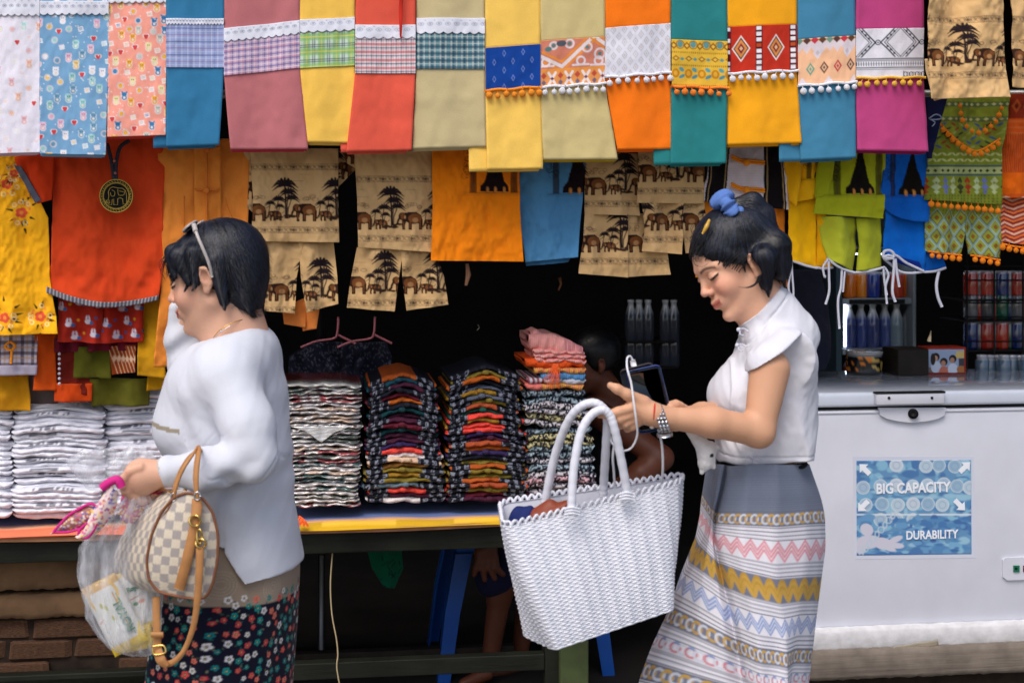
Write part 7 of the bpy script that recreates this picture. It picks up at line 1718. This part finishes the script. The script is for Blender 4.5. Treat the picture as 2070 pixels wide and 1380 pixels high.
strap('shoulder_strap', [(404,1104,-330),(403,1150,-330),(400,1200,-326),(392,1260,-318),(374,1310,-312),(352,1336,-308),(332,1340,-304),(322,1325,-300),(318,1300,-298),(316,1250,-292),(316,1205,-286)], [15,15,14,12,10,12,14,17,16,15,15], 3, n=110)
strap('buckle_tab', [(318,1312,-306),(326,1334,-312),(338,1346,-312)], [19,20,10], 4); strap('buckle_keeper', [(306,1282,-306),(330,1282,-306)], 11, 5)
ptube('buckle', [(308,1306,-308),(330,1304,-308),(334,1318,-312),(312,1322,-312),(308,1306,-308)], 2, YG, BRS, TG, 30, 8)
# carrying handles over the forearm
strap('handle', [(352,1008,-300),(353,992,-302),(360,966,-300),(374,938,-292),(390,916,-276),(400,906,-250),(404,908,-210),(398,930,-160),(386,962,-130),(370,1000,-120)], [7,10,12,12,12,12,12,12,10,7], 4.5, nrm=(-.6,0,-.8), n=90)
strap('handle', [(399,1006,-316),(397,990,-316),(396,965,-312),(398,938,-302),(401,916,-284),(402,906,-262),(404,908,-222),(404,930,-170),(398,970,-140)], [7,10,12,12,12,12,12,12,9], 4.5, nrm=(-.2,0,-1), n=90)
for (x, y, z) in ((352,1004,-302),(399,1002,-318)): ptube('handle_ring', [(x+6*math.cos(a), y+8*math.sin(a), z) for a in np.linspace(0, 6.283, 14)], 1.8, YG, SILV, TG, 24, 6)
strap('luggage_tie', [(350,1010,-300),(338,1032,-303),(322,1052,-300)], [3,4,3], 3, PIPE)

# ================================================================ the see-through carrier bag and what is in it
PB = bpy.data.materials.new('clear_plastic_film'); PB.use_nodes = True; t_ = PB.node_tree; t_.nodes.clear()
o_ = t_.nodes.new('ShaderNodeOutputMaterial'); mx = t_.nodes.new('ShaderNodeMixShader'); tr = t_.nodes.new('ShaderNodeBsdfTransparent'); tr.inputs[0].default_value = (.96,.96,.97,1)
pr = t_.nodes.new('ShaderNodeBsdfPrincipled'); pr.inputs['Base Color'].default_value = (.74,.76,.82,1); pr.inputs['Roughness'].default_value = .16; pr.inputs['Specular IOR Level'].default_value = .8
tc = t_.nodes.new('ShaderNodeTexCoord'); mp = t_.nodes.new('ShaderNodeMapping'); mp.inputs['Scale'].default_value = (1,1,.22); mp.inputs['Rotation'].default_value = (0,.5,0); nz = t_.nodes.new('ShaderNodeTexNoise'); nz.inputs['Scale'].default_value = 46; nz.inputs['Detail'].default_value = 5
mr = t_.nodes.new('ShaderNodeMapRange'); mr.inputs['From Min'].default_value = .42; mr.inputs['From Max'].default_value = .78; mr.inputs['To Min'].default_value = .18; mr.inputs['To Max'].default_value = .66
bm_ = t_.nodes.new('ShaderNodeBump'); bm_.inputs['Strength'].default_value = .8; bm_.inputs['Distance'].default_value = .004
for a, b in ((tc.outputs['Object'], mp.inputs[0]), (mp.outputs[0], nz.inputs['Vector']), (nz.outputs['Fac'], mr.inputs[0]), (mr.outputs[0], mx.inputs[0]), (nz.outputs['Fac'], bm_.inputs['Height']), (bm_.outputs[0], pr.inputs['Normal']), (tr.outputs[0], mx.inputs[1]), (pr.outputs[0], mx.inputs[2]), (mx.outputs[0], o_.inputs[0])): t_.links.new(a, b)
prof = [(985,262,288,14),(1010,245,300,26),(1050,212,322,44),(1085,170,326,56),(1120,146,322,60),(1160,141,318,62),(1185,141,316,62),(1220,152,312,60),(1260,160,308,58),(1300,184,305,50),(1330,212,302,38),(1341,246,292,16)]
prof = np.array(prof, float); ys = np.linspace(985, 1341, 90); xl, xr, zh = [np.interp(ys, prof[:, 0], prof[:, j]) for j in (1, 2, 3)]
a = np.linspace(0, 2*math.pi, 110, endpoint=False); X = ((xl+xr)/2)[:, None]+((xr-xl)/2)[:, None]*np.cos(a); Z = np.interp(ys, [985,1040,1100], [-212,-205,-178])[:, None]+zh[:, None]*np.sin(a)*.9; Yy = ys[:, None]+0*X
w_ = 2.6*np.sin(a*13+Yy/40)+1.8*np.sin(a*29-Yy/23)+2.5*fbm(a*5/1.+0*Yy, Yy/30, 5)*2; w_ *= np.clip((Yy-985)/40, .3, 1); X = X+w_*np.cos(a); Z = Z+w_*np.sin(a)
V = np.stack([X, Yy, Z], -1).reshape(-1, 3); n_ = 110; Fc = gridF(90, n_, True)[:, ::-1].tolist()+[list(range(89*n_, 90*n_))]
TP = thing('carrier_bag', 'see-through plastic carrier bag hanging from the short-haired woman\'s hand', 'plastic bag', px2w([(245,1341,-250)], YG)[0]); mk('film', px2w(V, YG), Fc, PB, TP)
# puffed part of the bag behind the fist
ys = np.linspace(915, 1000, 26); prf = np.array([(915,150,290,3),(930,130,300,10),(950,118,300,16),(975,140,300,14),(1000,170,296,6)], float); xl, xr, zh = [np.interp(ys, prf[:, 0], prf[:, j]) for j in (1, 2, 3)]
X = ((xl+xr)/2)[:, None]+((xr-xl)/2)[:, None]*np.cos(a); Z = -184+zh[:, None]*np.sin(a); Yy = ys[:, None]+0*X+4*np.sin(X/11)+3*np.sin(X/5); w_ = 3*np.sin(a*9+Yy/9); Z = Z+w_*np.abs(np.sin(a)); X = X+w_*np.cos(a)
mk('film_top', px2w(np.stack([X, Yy, Z], -1).reshape(-1, 3), YG), gridF(26, n_, True)[:, ::-1], PB, TP)
PKM = mat('instant_packet', attr=True, rough=.3, spec=.5, coat=.3, bump=.4, bscale=60)
def packet(lab, cx_, cy_, w, h, ang, z, tilt, paint, grpn='white and yellow food packets in the carrier bag'):
    nx, ny = 70, 100; U, Vv = np.meshgrid(np.linspace(-1, 1, nx), np.linspace(-1, 1, ny)); cv = Cv(200, 290, (224,224,220), 0, 0); paint(cv); C = cv.sample((U+1)*100, (Vv+1)*145)
    th_ = 15*(1-np.abs(U)**3)**.6*(1-np.abs(Vv)**4)**.6+1.2*np.sin(U*14+Vv*9)*(1-np.abs(U)); ca, sa = math.cos(ang), math.sin(ang)
    def side(s_): x = U*w/2; y = Vv*h/2; return np.stack([cx_+ca*x-sa*y, cy_+sa*x+ca*y, z-s_*th_+tilt*x], -1).reshape(-1, 3)
    V = np.concatenate([side(1), side(-1)]); F1 = gridF(ny, nx); F2 = gridF(ny, nx)[:, ::-1]+nx*ny
    o = mk('food_packet', px2w(V, YG), np.concatenate([F1, F2]), PKM, cols=np.concatenate([C.reshape(-1, 3)]*2)); return grp(o, lab, 'food packet', grpn)
def p1(cv):
    cv.rect(-2, -2, 202, 34, (214,170,90)); cv.rect(-2, 250, 202, 292, (236,200,40)); cv.ring(100, 60, 76, 12, (226,186,90), .9, ry=60); cv.ell(90, 120, 60, 76, (222,224,218)); cv.ell(70, 90, 8, 12, (170,170,70)); cv.ell(90, 104, 7, 12, (180,180,80)); cv.ell(100, 150, 7, 10, (180,180,90))
    cv.line([(20,150),(50,140)], 4, (206,100,70)); cv.rect(150, 60, 156, 230, (206,150,60)); cv.line([(166,70),(166,240)], 3, (60,130,90)); cv.poly([(200,200),(140,292),(200,292)], (240,206,30))
def p2(cv):
    cv.rect(-2, -2, 202, 20, (226,196,110)); cv.rect(-2, 256, 202, 292, (240,208,30)); cv.ell(110, 60, 9, 9, (70,50,50)); cv.ell(110, 60, 5, 5, (226,190,150)); cv.line([(60,132),(160,112)], 3.5, (206,70,60)); cv.ell(90, 156, 18, 9, (60,130,80), -.1); cv.ell(130, 148, 22, 10, (226,120,50), -.1); cv.rect(6, 10, 12, 260, (226,176,50))
ang = math.radians(-30)
packet('white and yellow food packet with green lettering, lower of the two in the clear bag', 220, 1254, 78, 156, math.radians(-27), -196, 0, p1)
packet('white food packet with a small fish mark, upper right in the clear bag', 262, 1230, 68, 124, math.radians(-14), -168, 0, p2)
o = packet('yellow packet at the bottom of the clear carrier bag', 262, 1308, 62, 50, math.radians(-12), -174, 0, lambda cv: (cv.rect(-2, -2, 202, 292, (240,204,20)), cv.ell(60, 80, 40, 60, (246,226,90))))
LG = mat('green_lettering', (40,120,84), rough=.5)
def ptext(s, size, px, z, ang, m, par, sq=1.):
    q = text_obj(s, size, px2w([(px[0], px[1], z)], YG)[0], par, m, rot=(math.pi/2, -ang, 0), bold=.0006, squash=sq); return q
pk = [o for o in bpy.data.objects if o.name.startswith('food_packet')]
ptext('ROYAL', .024, (250,1246), -213, math.radians(118), LG, pk[0], .9); ptext('Royal D', .012, (262,1204), -185, math.radians(20), LG, pk[1])
# the pink flowered folded hat under the hand
HT = mat('flowered_cloth', attr=True, rough=.85, spec=.2); PKE = mat('pink_binding', (206,40,130), rough=.7)
TH_ = thing('sun_hat', 'folded flowered cloth hat with pink binding, held with the clear bag', 'hat', px2w([(170,1085,-260)], YG)[0])
def hat_piece(nm, Lp_, Rp_, z0, z1, seed, base):
    nx, ny = 60, 60; lp = spline([(*p, 0) for p in Lp_], ny)[:, :2]; rp = spline([(*p, 0) for p in Rp_], ny)[:, :2]; u_ = np.linspace(0, 1, nx)[None, :, None]; P = lp[:, None]*(1-u_)+rp[:, None]*u_; Z = z0+(z1-z0)*u_[..., 0]-8*np.sin(math.pi*u_[..., 0])+0*P[..., 0]
    x0, y0 = P[..., 0].min(), P[..., 1].min(); cv = Cv(np.ptp(P[..., 0])+4, np.ptp(P[..., 1])+4, base, x0-1, y0-1); rr = random.Random(seed)
    for k in range(int(np.ptp(P[..., 0])*np.ptp(P[..., 1])/26)): cv.ell(x0+rr.random()*np.ptp(P[..., 0]), y0+rr.random()*np.ptp(P[..., 1]), rr.uniform(1.5, 3.8), rr.uniform(1.5, 3), rr.choice([(236,190,80),(214,110,150),(110,110,190),(240,232,226),(190,60,90),(240,210,140)]), al=.85)
    C = cv.sample(P[..., 0], P[..., 1]); V = np.concatenate([P, Z[..., None]], -1).reshape(-1, 3); V2 = V+v3(0,0,3); put_mesh(nm, np.concatenate([V, V2]), np.concatenate([gridF(ny, nx), gridF(ny, nx)[:, ::-1]+nx*ny]), YG, HT, TH_, np.concatenate([C.reshape(-1, 3)]*2))
hat_piece('brim_inside', [(108,1074),(140,1040),(176,1020),(196,1020)], [(108,1076),(140,1074),(176,1066),(196,1052)], -262, -252, 1, (176,120,110))
hat_piece('brim', [(232,972),(212,1000),(194,1030),(176,1066),(160,1078)], [(244,992),(236,1030),(222,1050),(200,1076),(176,1086)], -268, -256, 2, (232,206,206))
hat_piece('crown', [(244,985),(236,1010),(232,1040),(236,1062)], [(316,985),(324,1010),(290,1040),(262,1066)], -206, -200, 3, (186,30,84))
ptube('binding', [(108,1075,-264),(136,1044,-264),(164,1026,-264),(184,1018,-264),(196,1026,-264),(198,1044,-266),(192,1066,-266),(176,1086,-266),(160,1082,-266),(162,1070,-266),(178,1056,-266)], 2.8, YG, PKE, TH_, 90, 8); ptube('binding', [(108,1075,-264),(136,1075,-262),(164,1068,-260)], 2.4, YG, PKE, TH_, 30, 8)
ptube('binding', [(206,986,-268),(222,974,-268),(238,970,-266),(246,984,-264)], 8, YG, PKE, TH_, 30, 8)

# ================================================================ the seller sitting behind the table
YV = 4.72; PX.update(on=False, zr=0.)
TV = person('person', 'seller with bare brown arms sitting in the dark behind the patterned stack', YV, 1230, 1385)
SKV = (92,50,34); B = Body()
M = frame_of(10, 25); HV = Head(B, (1196, 742, 40), M, .60)
B.rc((1212,772,40), (1232,800,40), 32, 32, 12); B.rc((1196,838,20), (1290,838,60), 28, 28, 14); B.el((1246,905,50), (66,92,56), None, 24); B.el((1246,985,50), (64,70,60), None, 20)
B.ch([(1196,826,-10),(1262,868,-40),(1330,915,-60)], [27,28,25], 10); B.ch([(1330,915,-60),(1290,945,-70),(1240,975,-76)], [24,26,17], 8); B.el((1205,990,-78), (26,15,12), None, 8)
B.ch([(1236,1030,20),(1130,1060,-40),(1060,1062,-70)], [44,40,34], 14); B.ch([(1240,1030,70),(1150,1066,60),(1090,1070,50)], [44,40,34], 14)
B.ch([(1060,1062,-70),(1010,1190,-40),(990,1330,-40)], [30,24,16], 12); B.ch([(1090,1070,50),(1070,1210,40),(1050,1340,40)], [30,24,16], 12); B.rc((985,1345,-50), (940,1358,-70), 14, 11, 8); B.rc((1050,1352,30), (1000,1362,10), 14, 11, 8)
# hand resting on the knee, fingers hanging in view under the table apron
B.ch([(1200,850,70),(1120,930,30),(1020,1030,-70),(990,1080,-104)], [26,23,18,15], 10); B.el((984,1092,-108), (24,16,13), None, 8)
for i, (x, y) in enumerate(((962,1132),(982,1142),(1002,1140),(1018,1132))): B.ch([(972+i*10,1098,-112),(966+i*13,1118,-118),(x,y,-114)], [7.5,6.8,5.4], 3)
V, Q = B.mesh((900,640,-150), (1380,1385,150), 3.2); C = np.empty((len(V), 3)); C[:] = lin(SKV)*(1+.15*vnoise(V[:, 0]/30, V[:, 1]/30, 2))[:, None]; HV.colour(V, C, SKV, (150,80,60), (130,60,56), (30,22,20))
put_mesh('body', V, Q, YV, SKIN, TV, C)
Hh = Body(); Hh.el(HV.L((-22,0,44)), (58,52,52), M, 8); Hh.el(HV.L((78,0,-26)), (42,46,46), M, 6, -1); V, Q = Hh.mesh((1130,650,-40), (1270,800,120), 3.2); put_mesh('hair', V, Q, YV, HAIR, TV, haircol(V, 2))
NAVY = mat('navy_cotton', (18,22,52), rough=.85, bump=.4, bscale=60)
Bc = Body(); Bc.el((1246,905,50), (76,98,64), None, 24); Bc.rc((1200,845,24), (1288,845,60), 34, 34, 14); Bc.el((1246,990,50), (74,76,68), None, 20); Bc.fn(lambda P: 812-P[:, 1]); V, Q = Bc.mesh((1140,790,-70), (1350,1090,150), 3.6); put_mesh('vest', V, Q, YV, mat('dark_vest', (16,16,20), rough=.9), TV, np.ones((len(V), 3)))
Bc = Body(); Bc.ch([(1236,1030,20),(1130,1066,-30),(1050,1070,-56),(1004,1150,-40)], [54,52,52,46], 16); Bc.ch([(1240,1030,70),(1150,1070,50),(1090,1080,30),(1060,1180,30)], [54,50,50,44], 16); Bc.fn(lambda P: (P[:, 1]-(1232+.22*(P[:, 0]-1000))+5*np.sin(P[:, 0]/14)), 4)
V, Q = Bc.mesh((900,950,-140), (1330,1290,140), 3.6); V = V+vnormals(V, Q)*(2.5*np.sin(V[:, 0:1]/13+V[:, 1:2]/30)); put_mesh('shorts', V, Q, YV, NAVY, TV, np.ones((len(V), 3)))
# ================================================================ the drinks cooler, the rack and things on the freezer
CB = mat('cooler_frame', (150,160,166), rough=.35, metal=.3); CBD = mat('cooler_inside', (60,80,90), rough=.6)
YC = 2.0
def cbox(x0, y0, x1, y1, n, d, bev=.002): return box(AX(x0, n), AX(x1, n), n, n+d, ZY(y1, (x0+x1)/2, n), ZY(y0, (x0+x1)/2, n), bev, 1)
T = thing('drinks_cooler', 'glass fronted drinks cooler with lit shelves of cans and bottles, deep in the stall', 'cooler', SP(1770, 800, YC))
v, f = cbox(1690, 400, 1702, 880, YC, .5); mk('side_frame', v, f, CBD, T, smooth=False)
v, f = cbox(1846, 400, 1852, 880, YC, .5); mk('side_frame', v, f, CB, T, smooth=False)
v, f = cbox(1702, 400, 1846, 880, YC+.5, .02); mk('back_panel', v, f, CBD, T, smooth=False)
for y, lab in ((603, 1), (704, 2), (500, 0)):
    v, f = cbox(1703, y, 1845, y+12, YC+.02, .42); mk('shelf', v, f, CB, T, smooth=False)
    v, f = cbox(1718, y+2, 1830, y+11, YC+.012, .006); mk('price_strip', v, f, GAP, T, smooth=False)
tubeM = mat('cooler_lamp', (225,238,255), emit=6)
v, f = tube([SP(1708, 612, YC+.06), SP(1708, 700, YC+.06)], .006, 8); mk('lamp_tube', v, f, tubeM, T)
v, f = tube([SP(1716, 512, YC+.06), SP(1836, 512, YC+.06)], .006, 8); mk('lamp_tube', v, f, tubeM, T)
def vessel_mesh(kind, c, cap=(220,220,220)):
    if kind == 'can': pr = [(.024, 0), (.031, .006), (.032, .012), (.032, .105), (.027, .118), (.026, .12), (.0, .117)]
    else: pr = [(.026, 0), (.031, .01), (.031, .10), (.030, .13), (.014, .175), (.013, .19), (.016, .192), (.016, .205), (0, .206)]
    n = 14; a = np.linspace(0, 6.2832, n, endpoint=False); V = []; C = []
    for rr, z in pr:
        for t in a:
            V.append((rr*math.cos(t), rr*math.sin(t), z)); band = .035 < z < .1
            cc = lin(c) if kind == 'can' or band else lin(c)*.5+.05
            if z > .17: cc = lin(cap)
            if kind == 'can' and z > .11: cc = lin((190,190,195))
            if band and math.sin(t*2) > .6: cc = lin((230,230,230))
            C.append(cc)
    return mesh_only(kind, V, gridF(len(pr), n, True)[:, ::-1], mat('drink_gloss', attr=True, rough=.12, spec=.6, coat=.8), cols=C)
row1 = [(238,120,20),(238,140,30),(30,60,150),(40,40,44),(200,60,30),(220,110,40)]; row2 = [(30,70,170),(30,80,190),(26,60,160),(40,90,190),(150,180,200),(180,190,200)]; row3 = [(190,30,50),(200,210,216),(180,30,60),(150,190,30),(200,200,206),(190,40,70)]
MS = {}
def put(kind, c, x, ybase, n, lab, cat_, g):
    k = (kind, c); 
    if k not in MS: MS[k] = vessel_mesh(kind, c)
    o = share(MS[k], kind, SP(x, ybase, n), None, rot=(0,0,x*.7)); return grp(o, lab, cat_, g)
cn = lambda c: 'orange' if c[0] > 190 and 90 < c[1] < 160 else 'blue' if c[2] > 130 and c[0] < 70 else 'red' if c[0] > 150 and c[1] < 70 else 'green' if c[1] > 180 and c[2] < 90 else 'dark' if max(c) < 60 else 'silver'
for q, (rw, yb, kind, shelf) in enumerate([(row1, 602, 'can', 'upper cooler shelf'), (row2, 703, 'bottle', 'lower cooler shelf'), (row3, 800, 'bottle', 'cooler floor behind the round tin')]):
    for i in range(6):
        c = rw[i]; put(kind, c, 1716+i*24, yb, YC+.08+(i % 2)*.02, '%s drink %s, %s on the %s' % (cn(c), kind, ORD[i]+' from the left', shelf), kind, 'drinks in the cooler')
# drinks hung in a wire rack, right
Tr = thing('wire_rack', 'dark wire rack of shiny red and silver cans at the right, deep in the stall', 'rack', SP(2020, 780, 1.6))
for y in (498, 538, 566, 612, 640, 690):
    v, f = tube([SP(1950, y, 1.58), SP(2200, y, 1.58)], .003, 5); mk('wire', v, f, GAP, Tr)
for x in (1955, 2010, 2068):
    v, f = tube([SP(x, 480, 1.58), SP(x, 800, 1.58)], .004, 5); mk('upright_wire', v, f, GAP, Tr)
for y in (604, 646, 706):
    v, f = cbox(1950, y, 2200, y+4, 1.6, .25); mk('shelf', v, f, GAP, Tr, smooth=False)
rc = [(160,42,28),(96,98,104),(24,46,100),(16,84,64),(168,50,32),(70,72,78)]
for q, yb in enumerate((603, 645, 705)):
    for i in range(8):
        c = rc[(i*5+q) % 6]; put('can', c, 1962+i*15.5, yb, 1.64+(i % 2)*.02, '%s can, %s on the %s tier of the wire rack' % (cn(c), ORD[i]+' from the left', ['top','middle','bottom'][q]), 'can', 'cans in the wire rack')
# jars on the freezer at the right
for i in range(7):
    x = 1985+i*15; n = .56+(i % 3)*.04
    vj, fj = lathe([(0,0),(.022,0),(.024,.01),(.024,.05),(.017,.058),(.019,.06),(.019,.07),(0,.071)], 14, SP(x, 757, n)); C = [lin((70,90,110)) if p[2] < SP(x, 757, n)[2]+.052 else lin((150,155,165)) for p in vj]
    o = mk('small_jar', vj, fj, mat('drink_gloss', attr=True), cols=C); grp(o, 'small pale-lidded jar on the freezer\'s right back, %s' % (ORD[i]+' from the left'), 'jar', 'small jars on the freezer')
# on the freezer lid
zt = ZY(790, 1850, n0)
def LZ(x, y, n): return AX(x, n)
def onlid(x, n): a = AX(x, n); return SF(a, n, zt)
TIN = mat('tin_enamel_black', attr=True, rough=.2, spec=.6, coat=.5)
aa = np.linspace(0, 6.2832, 48, endpoint=False); V = []; C = []; c0 = onlid(1747, .55); R = .062; s = TIN
prof = [(0,0),(.97,0),(1,.01),(1,.02),(1,.03),(1,.04),(1,.05),(1,.06),(1,.068),(1.03,.069),(1.03,.078),(.9,.079),(0,.079)]
for rr, z in prof:
    for t in aa:
        V.append(c0+np.array([rr*R*math.cos(t), rr*R*math.sin(t), z])); c = lin((20,22,28))
        if .02 <= z <= .06 and float(vnoise(np.array(t*6.), np.array(z*150.), 3)) > .12: c = lin((226,130,30) if t < 4.9 else (200,170,90))
        if z > .065: c = lin((150,150,150))
        C.append(c)
o = mk('round_tin', V, gridF(len(prof), 48, True)[:, ::-1], TIN, cols=C); grp(o, 'low round black tin with an orange print on the freezer lid', 'tin')
v, f = box(AX(1806,.5), AX(1868,.5), .46, .60, zt, zt+.09, .003, 1); grp(mk('carton', v, f, mat('dark_brown_carton', (34,28,24), rough=.6, var=.3), smooth=False), 'dark carton between the round tin and the framed picture', 'carton')
# framed picture of a seated family (plain generic figures)
n1 = .5; x0, x1, y0, y1 = 1874, 1953, 708, 762
T = thing('picture_box', 'red-edged box with a picture of three people, standing on the freezer lid', 'box', onlid(1913, n1))
dz = zt-ZY(y1, 1913, n1)
RB = mat('red_card', (150,44,26), rough=.5)
v, f = box(AX(x0, n1), AX(x1, n1), n1, n1+.08, zt, zt+(ZY(y0, 1913, n1)-ZY(y1, 1913, n1)), .002, 1); mk('box', v, f, RB, T, smooth=False)
cv = Cv(72, 48, (150,166,196), 1877, 712)
cv.rect(1877, 748, 1953, 764, (120,100,96)); cv.poly([(1934,716),(1950,716),(1953,730),(1930,730)], (206,180,110)); cv.rect(1938, 730, 1953, 748, (60,60,70))
for (x, y, hs, ho, sc) in [(1892,728,(196,150,120),(40,28,26),(190,200,220)),(1908,738,(180,130,104),(34,24,24),(190,110,90)),(1926,732,(176,130,104),(30,26,28),(196,206,224))]:
    cv.ell(x, y+20, 10, 12, sc); cv.ell(x, y-1, 7.5, 8, ho); cv.ell(x-1, y+2, 4.6, 5.6, hs)
cv.ell(1886, 732, 5, 12, (40,28,26)); cv.ell(1943, 752, 9, 7, (170,110,60))
sheet('picture', [(1877,712),(1877,759)], [(1949,712),(1949,759)], n1-.003, cv, T, step=1., mat_=PAP, thick=.001)
for o in T.children:
    if o.name.startswith('picture'): o.location.z += dz
# vendor's white paper cone shape and pale bits in the gloom
v, f = tube([SP(1878, 690, .9), SP(1882, 668, .9)], [.008, .001], 8); grp(mk('paper_cone', v, f, mat('cream_paper', (236,214,176), rough=.7)), 'small cream paper cone standing in the dark above the picture box', 'paper cone')
for (x, y, h, m, lab) in [(944,555,44,(206,150,116),'pale tan strip hanging in the dark under the orange shirt'),(1131,574,26,(130,84,50),'thin brown strip hanging in the dark under the blue shirt'),(966,662,12,(190,180,160),'tiny pale tag glinting in the middle of the dark stall')]:
    v, f = tube([SP(x, y-h/2, 1.1), SP(x+3, y, 1.1), SP(x-2, y+h/2, 1.1)], [.006, .010 if h > 30 else .004, .005 if h > 30 else .003], 8, flat=.4); grp(mk('hanging_strip', v, f, mat('strip_%d' % x, m, rough=.6)), lab, 'strip')
# shelf with dark blue bottles in the gloom
v, f = cbox(1262, 742, 1370, 746, 2.6, .3); grp(mk('shelf_board', v, f, DARKWOOD, smooth=False), 'dark shelf board with blue bottles at the back of the stall', 'shelf')
for i, x in enumerate((1275, 1292, 1310, 1345, 1362)):
    for q, yb in enumerate((742, 690)):
        put('bottle', (18,40,72), x, yb, 2.68, 'dim blue bottle, %s in the %s row of the dark back shelf' % (ORD[i]+' from the left', ['lower','upper'][q]), 'bottle', 'dim blue bottles in the dark')
v, f = cbox(1262, 690, 1370, 693, 2.6, .3); grp(mk('shelf_board', v, f, DARKWOOD, smooth=False), 'upper dark shelf board with blue bottles at the back of the stall', 'shelf')
# under the table: rod, string, green cloth, blue plastic stool
v, f = tube([SP(650, 1122, .5), SP(649, 1312, .5)], .007, 10); grp(mk('metal_rod', v, f, mat('grey_rod', (120,124,128), rough=.45, metal=.4)), 'thin grey metal rod standing behind the table apron', 'rod')
v, f = tube(spline([SP(672, 1118, .03), SP(668, 1180, .03), SP(671, 1240, .03), SP(680, 1290, .03), SP(683, 1322, .03), SP(681, 1350, .03), SP(690, 1400, .03)], 40), .0022, 6); grp(mk('string', v, f, mat('beige_string', (186,166,128), rough=.8)), 'beige string dangling from the table under the yellow cloth', 'string')
cv = Cv(100, 90, (10,84,60), 740, 1110); rr = random.Random(2)
for k in range(30): x, y = 740+rr.random()*100, 1110+rr.random()*80; cv.line([(x, y), (x+rr.uniform(-14,14), y+10)], 1.5, (10,30,26))
o = sheet('dark_green_cloth', [(742,1112),(752,1150),(776,1184)], [(812,1112),(816,1150),(798,1188)], .35, cv, None, step=2, mat_=SOFT, disp=folds(5, .01, 30)); grp(o, 'dark green leaf print cloth hanging under the table', 'cloth')
BLU = mat('blue_plastic', (12,74,158), rough=.35, spec=.4, var=.06)
T = thing('plastic_stool', 'blue plastic stool behind the table, its tapered legs showing under the apron', 'stool', SP(990, 1600, .55))
sx0, sx1, sn0, sn1 = 884, 1228, .50, .92; zf = .004; zs = .47
a0_, a1_ = AX(884, sn0)+.06, AX(1228, sn0)-.04
v, f = box(a0_, a1_, sn0+.02, sn1-.02, zs-.03, zs, .012, 2); mk('seat', v, f, BLU, T)
for (aa_, nn_, s1, s2) in ((a0_, sn0, -1, -1), (a1_, sn0, 1, -1), (a0_, sn1, -1, 1), (a1_, sn1, 1, 1)):
    w = .055; V = []
    for (z, sp, ww) in ((0.03, .07, w*.75), (.25, .04, w*.9), (zs-.03, .0, w)):
        ca, cnn = aa_-s1*.03+s1*sp, nn_-s2*.03+s2*sp*.6
        V += [SF(ca-s1*ww*.5, cnn+s2*.012, z), SF(ca+s1*ww*.5, cnn+s2*.012, z), SF(ca+s1*ww*.5, cnn-s2*.05, z), SF(ca+s1*ww*.5-s1*.006, cnn-s2*.05, z), SF(ca+s1*ww*.5-s1*.008, cnn+s2*.004, z), SF(ca-s1*ww*.5, cnn+s2*.004, z)]
    mk('leg', V, gridF(3, 6, True).tolist()+[list(range(6)), list(range(12, 18))], BLU, T, smooth=False)
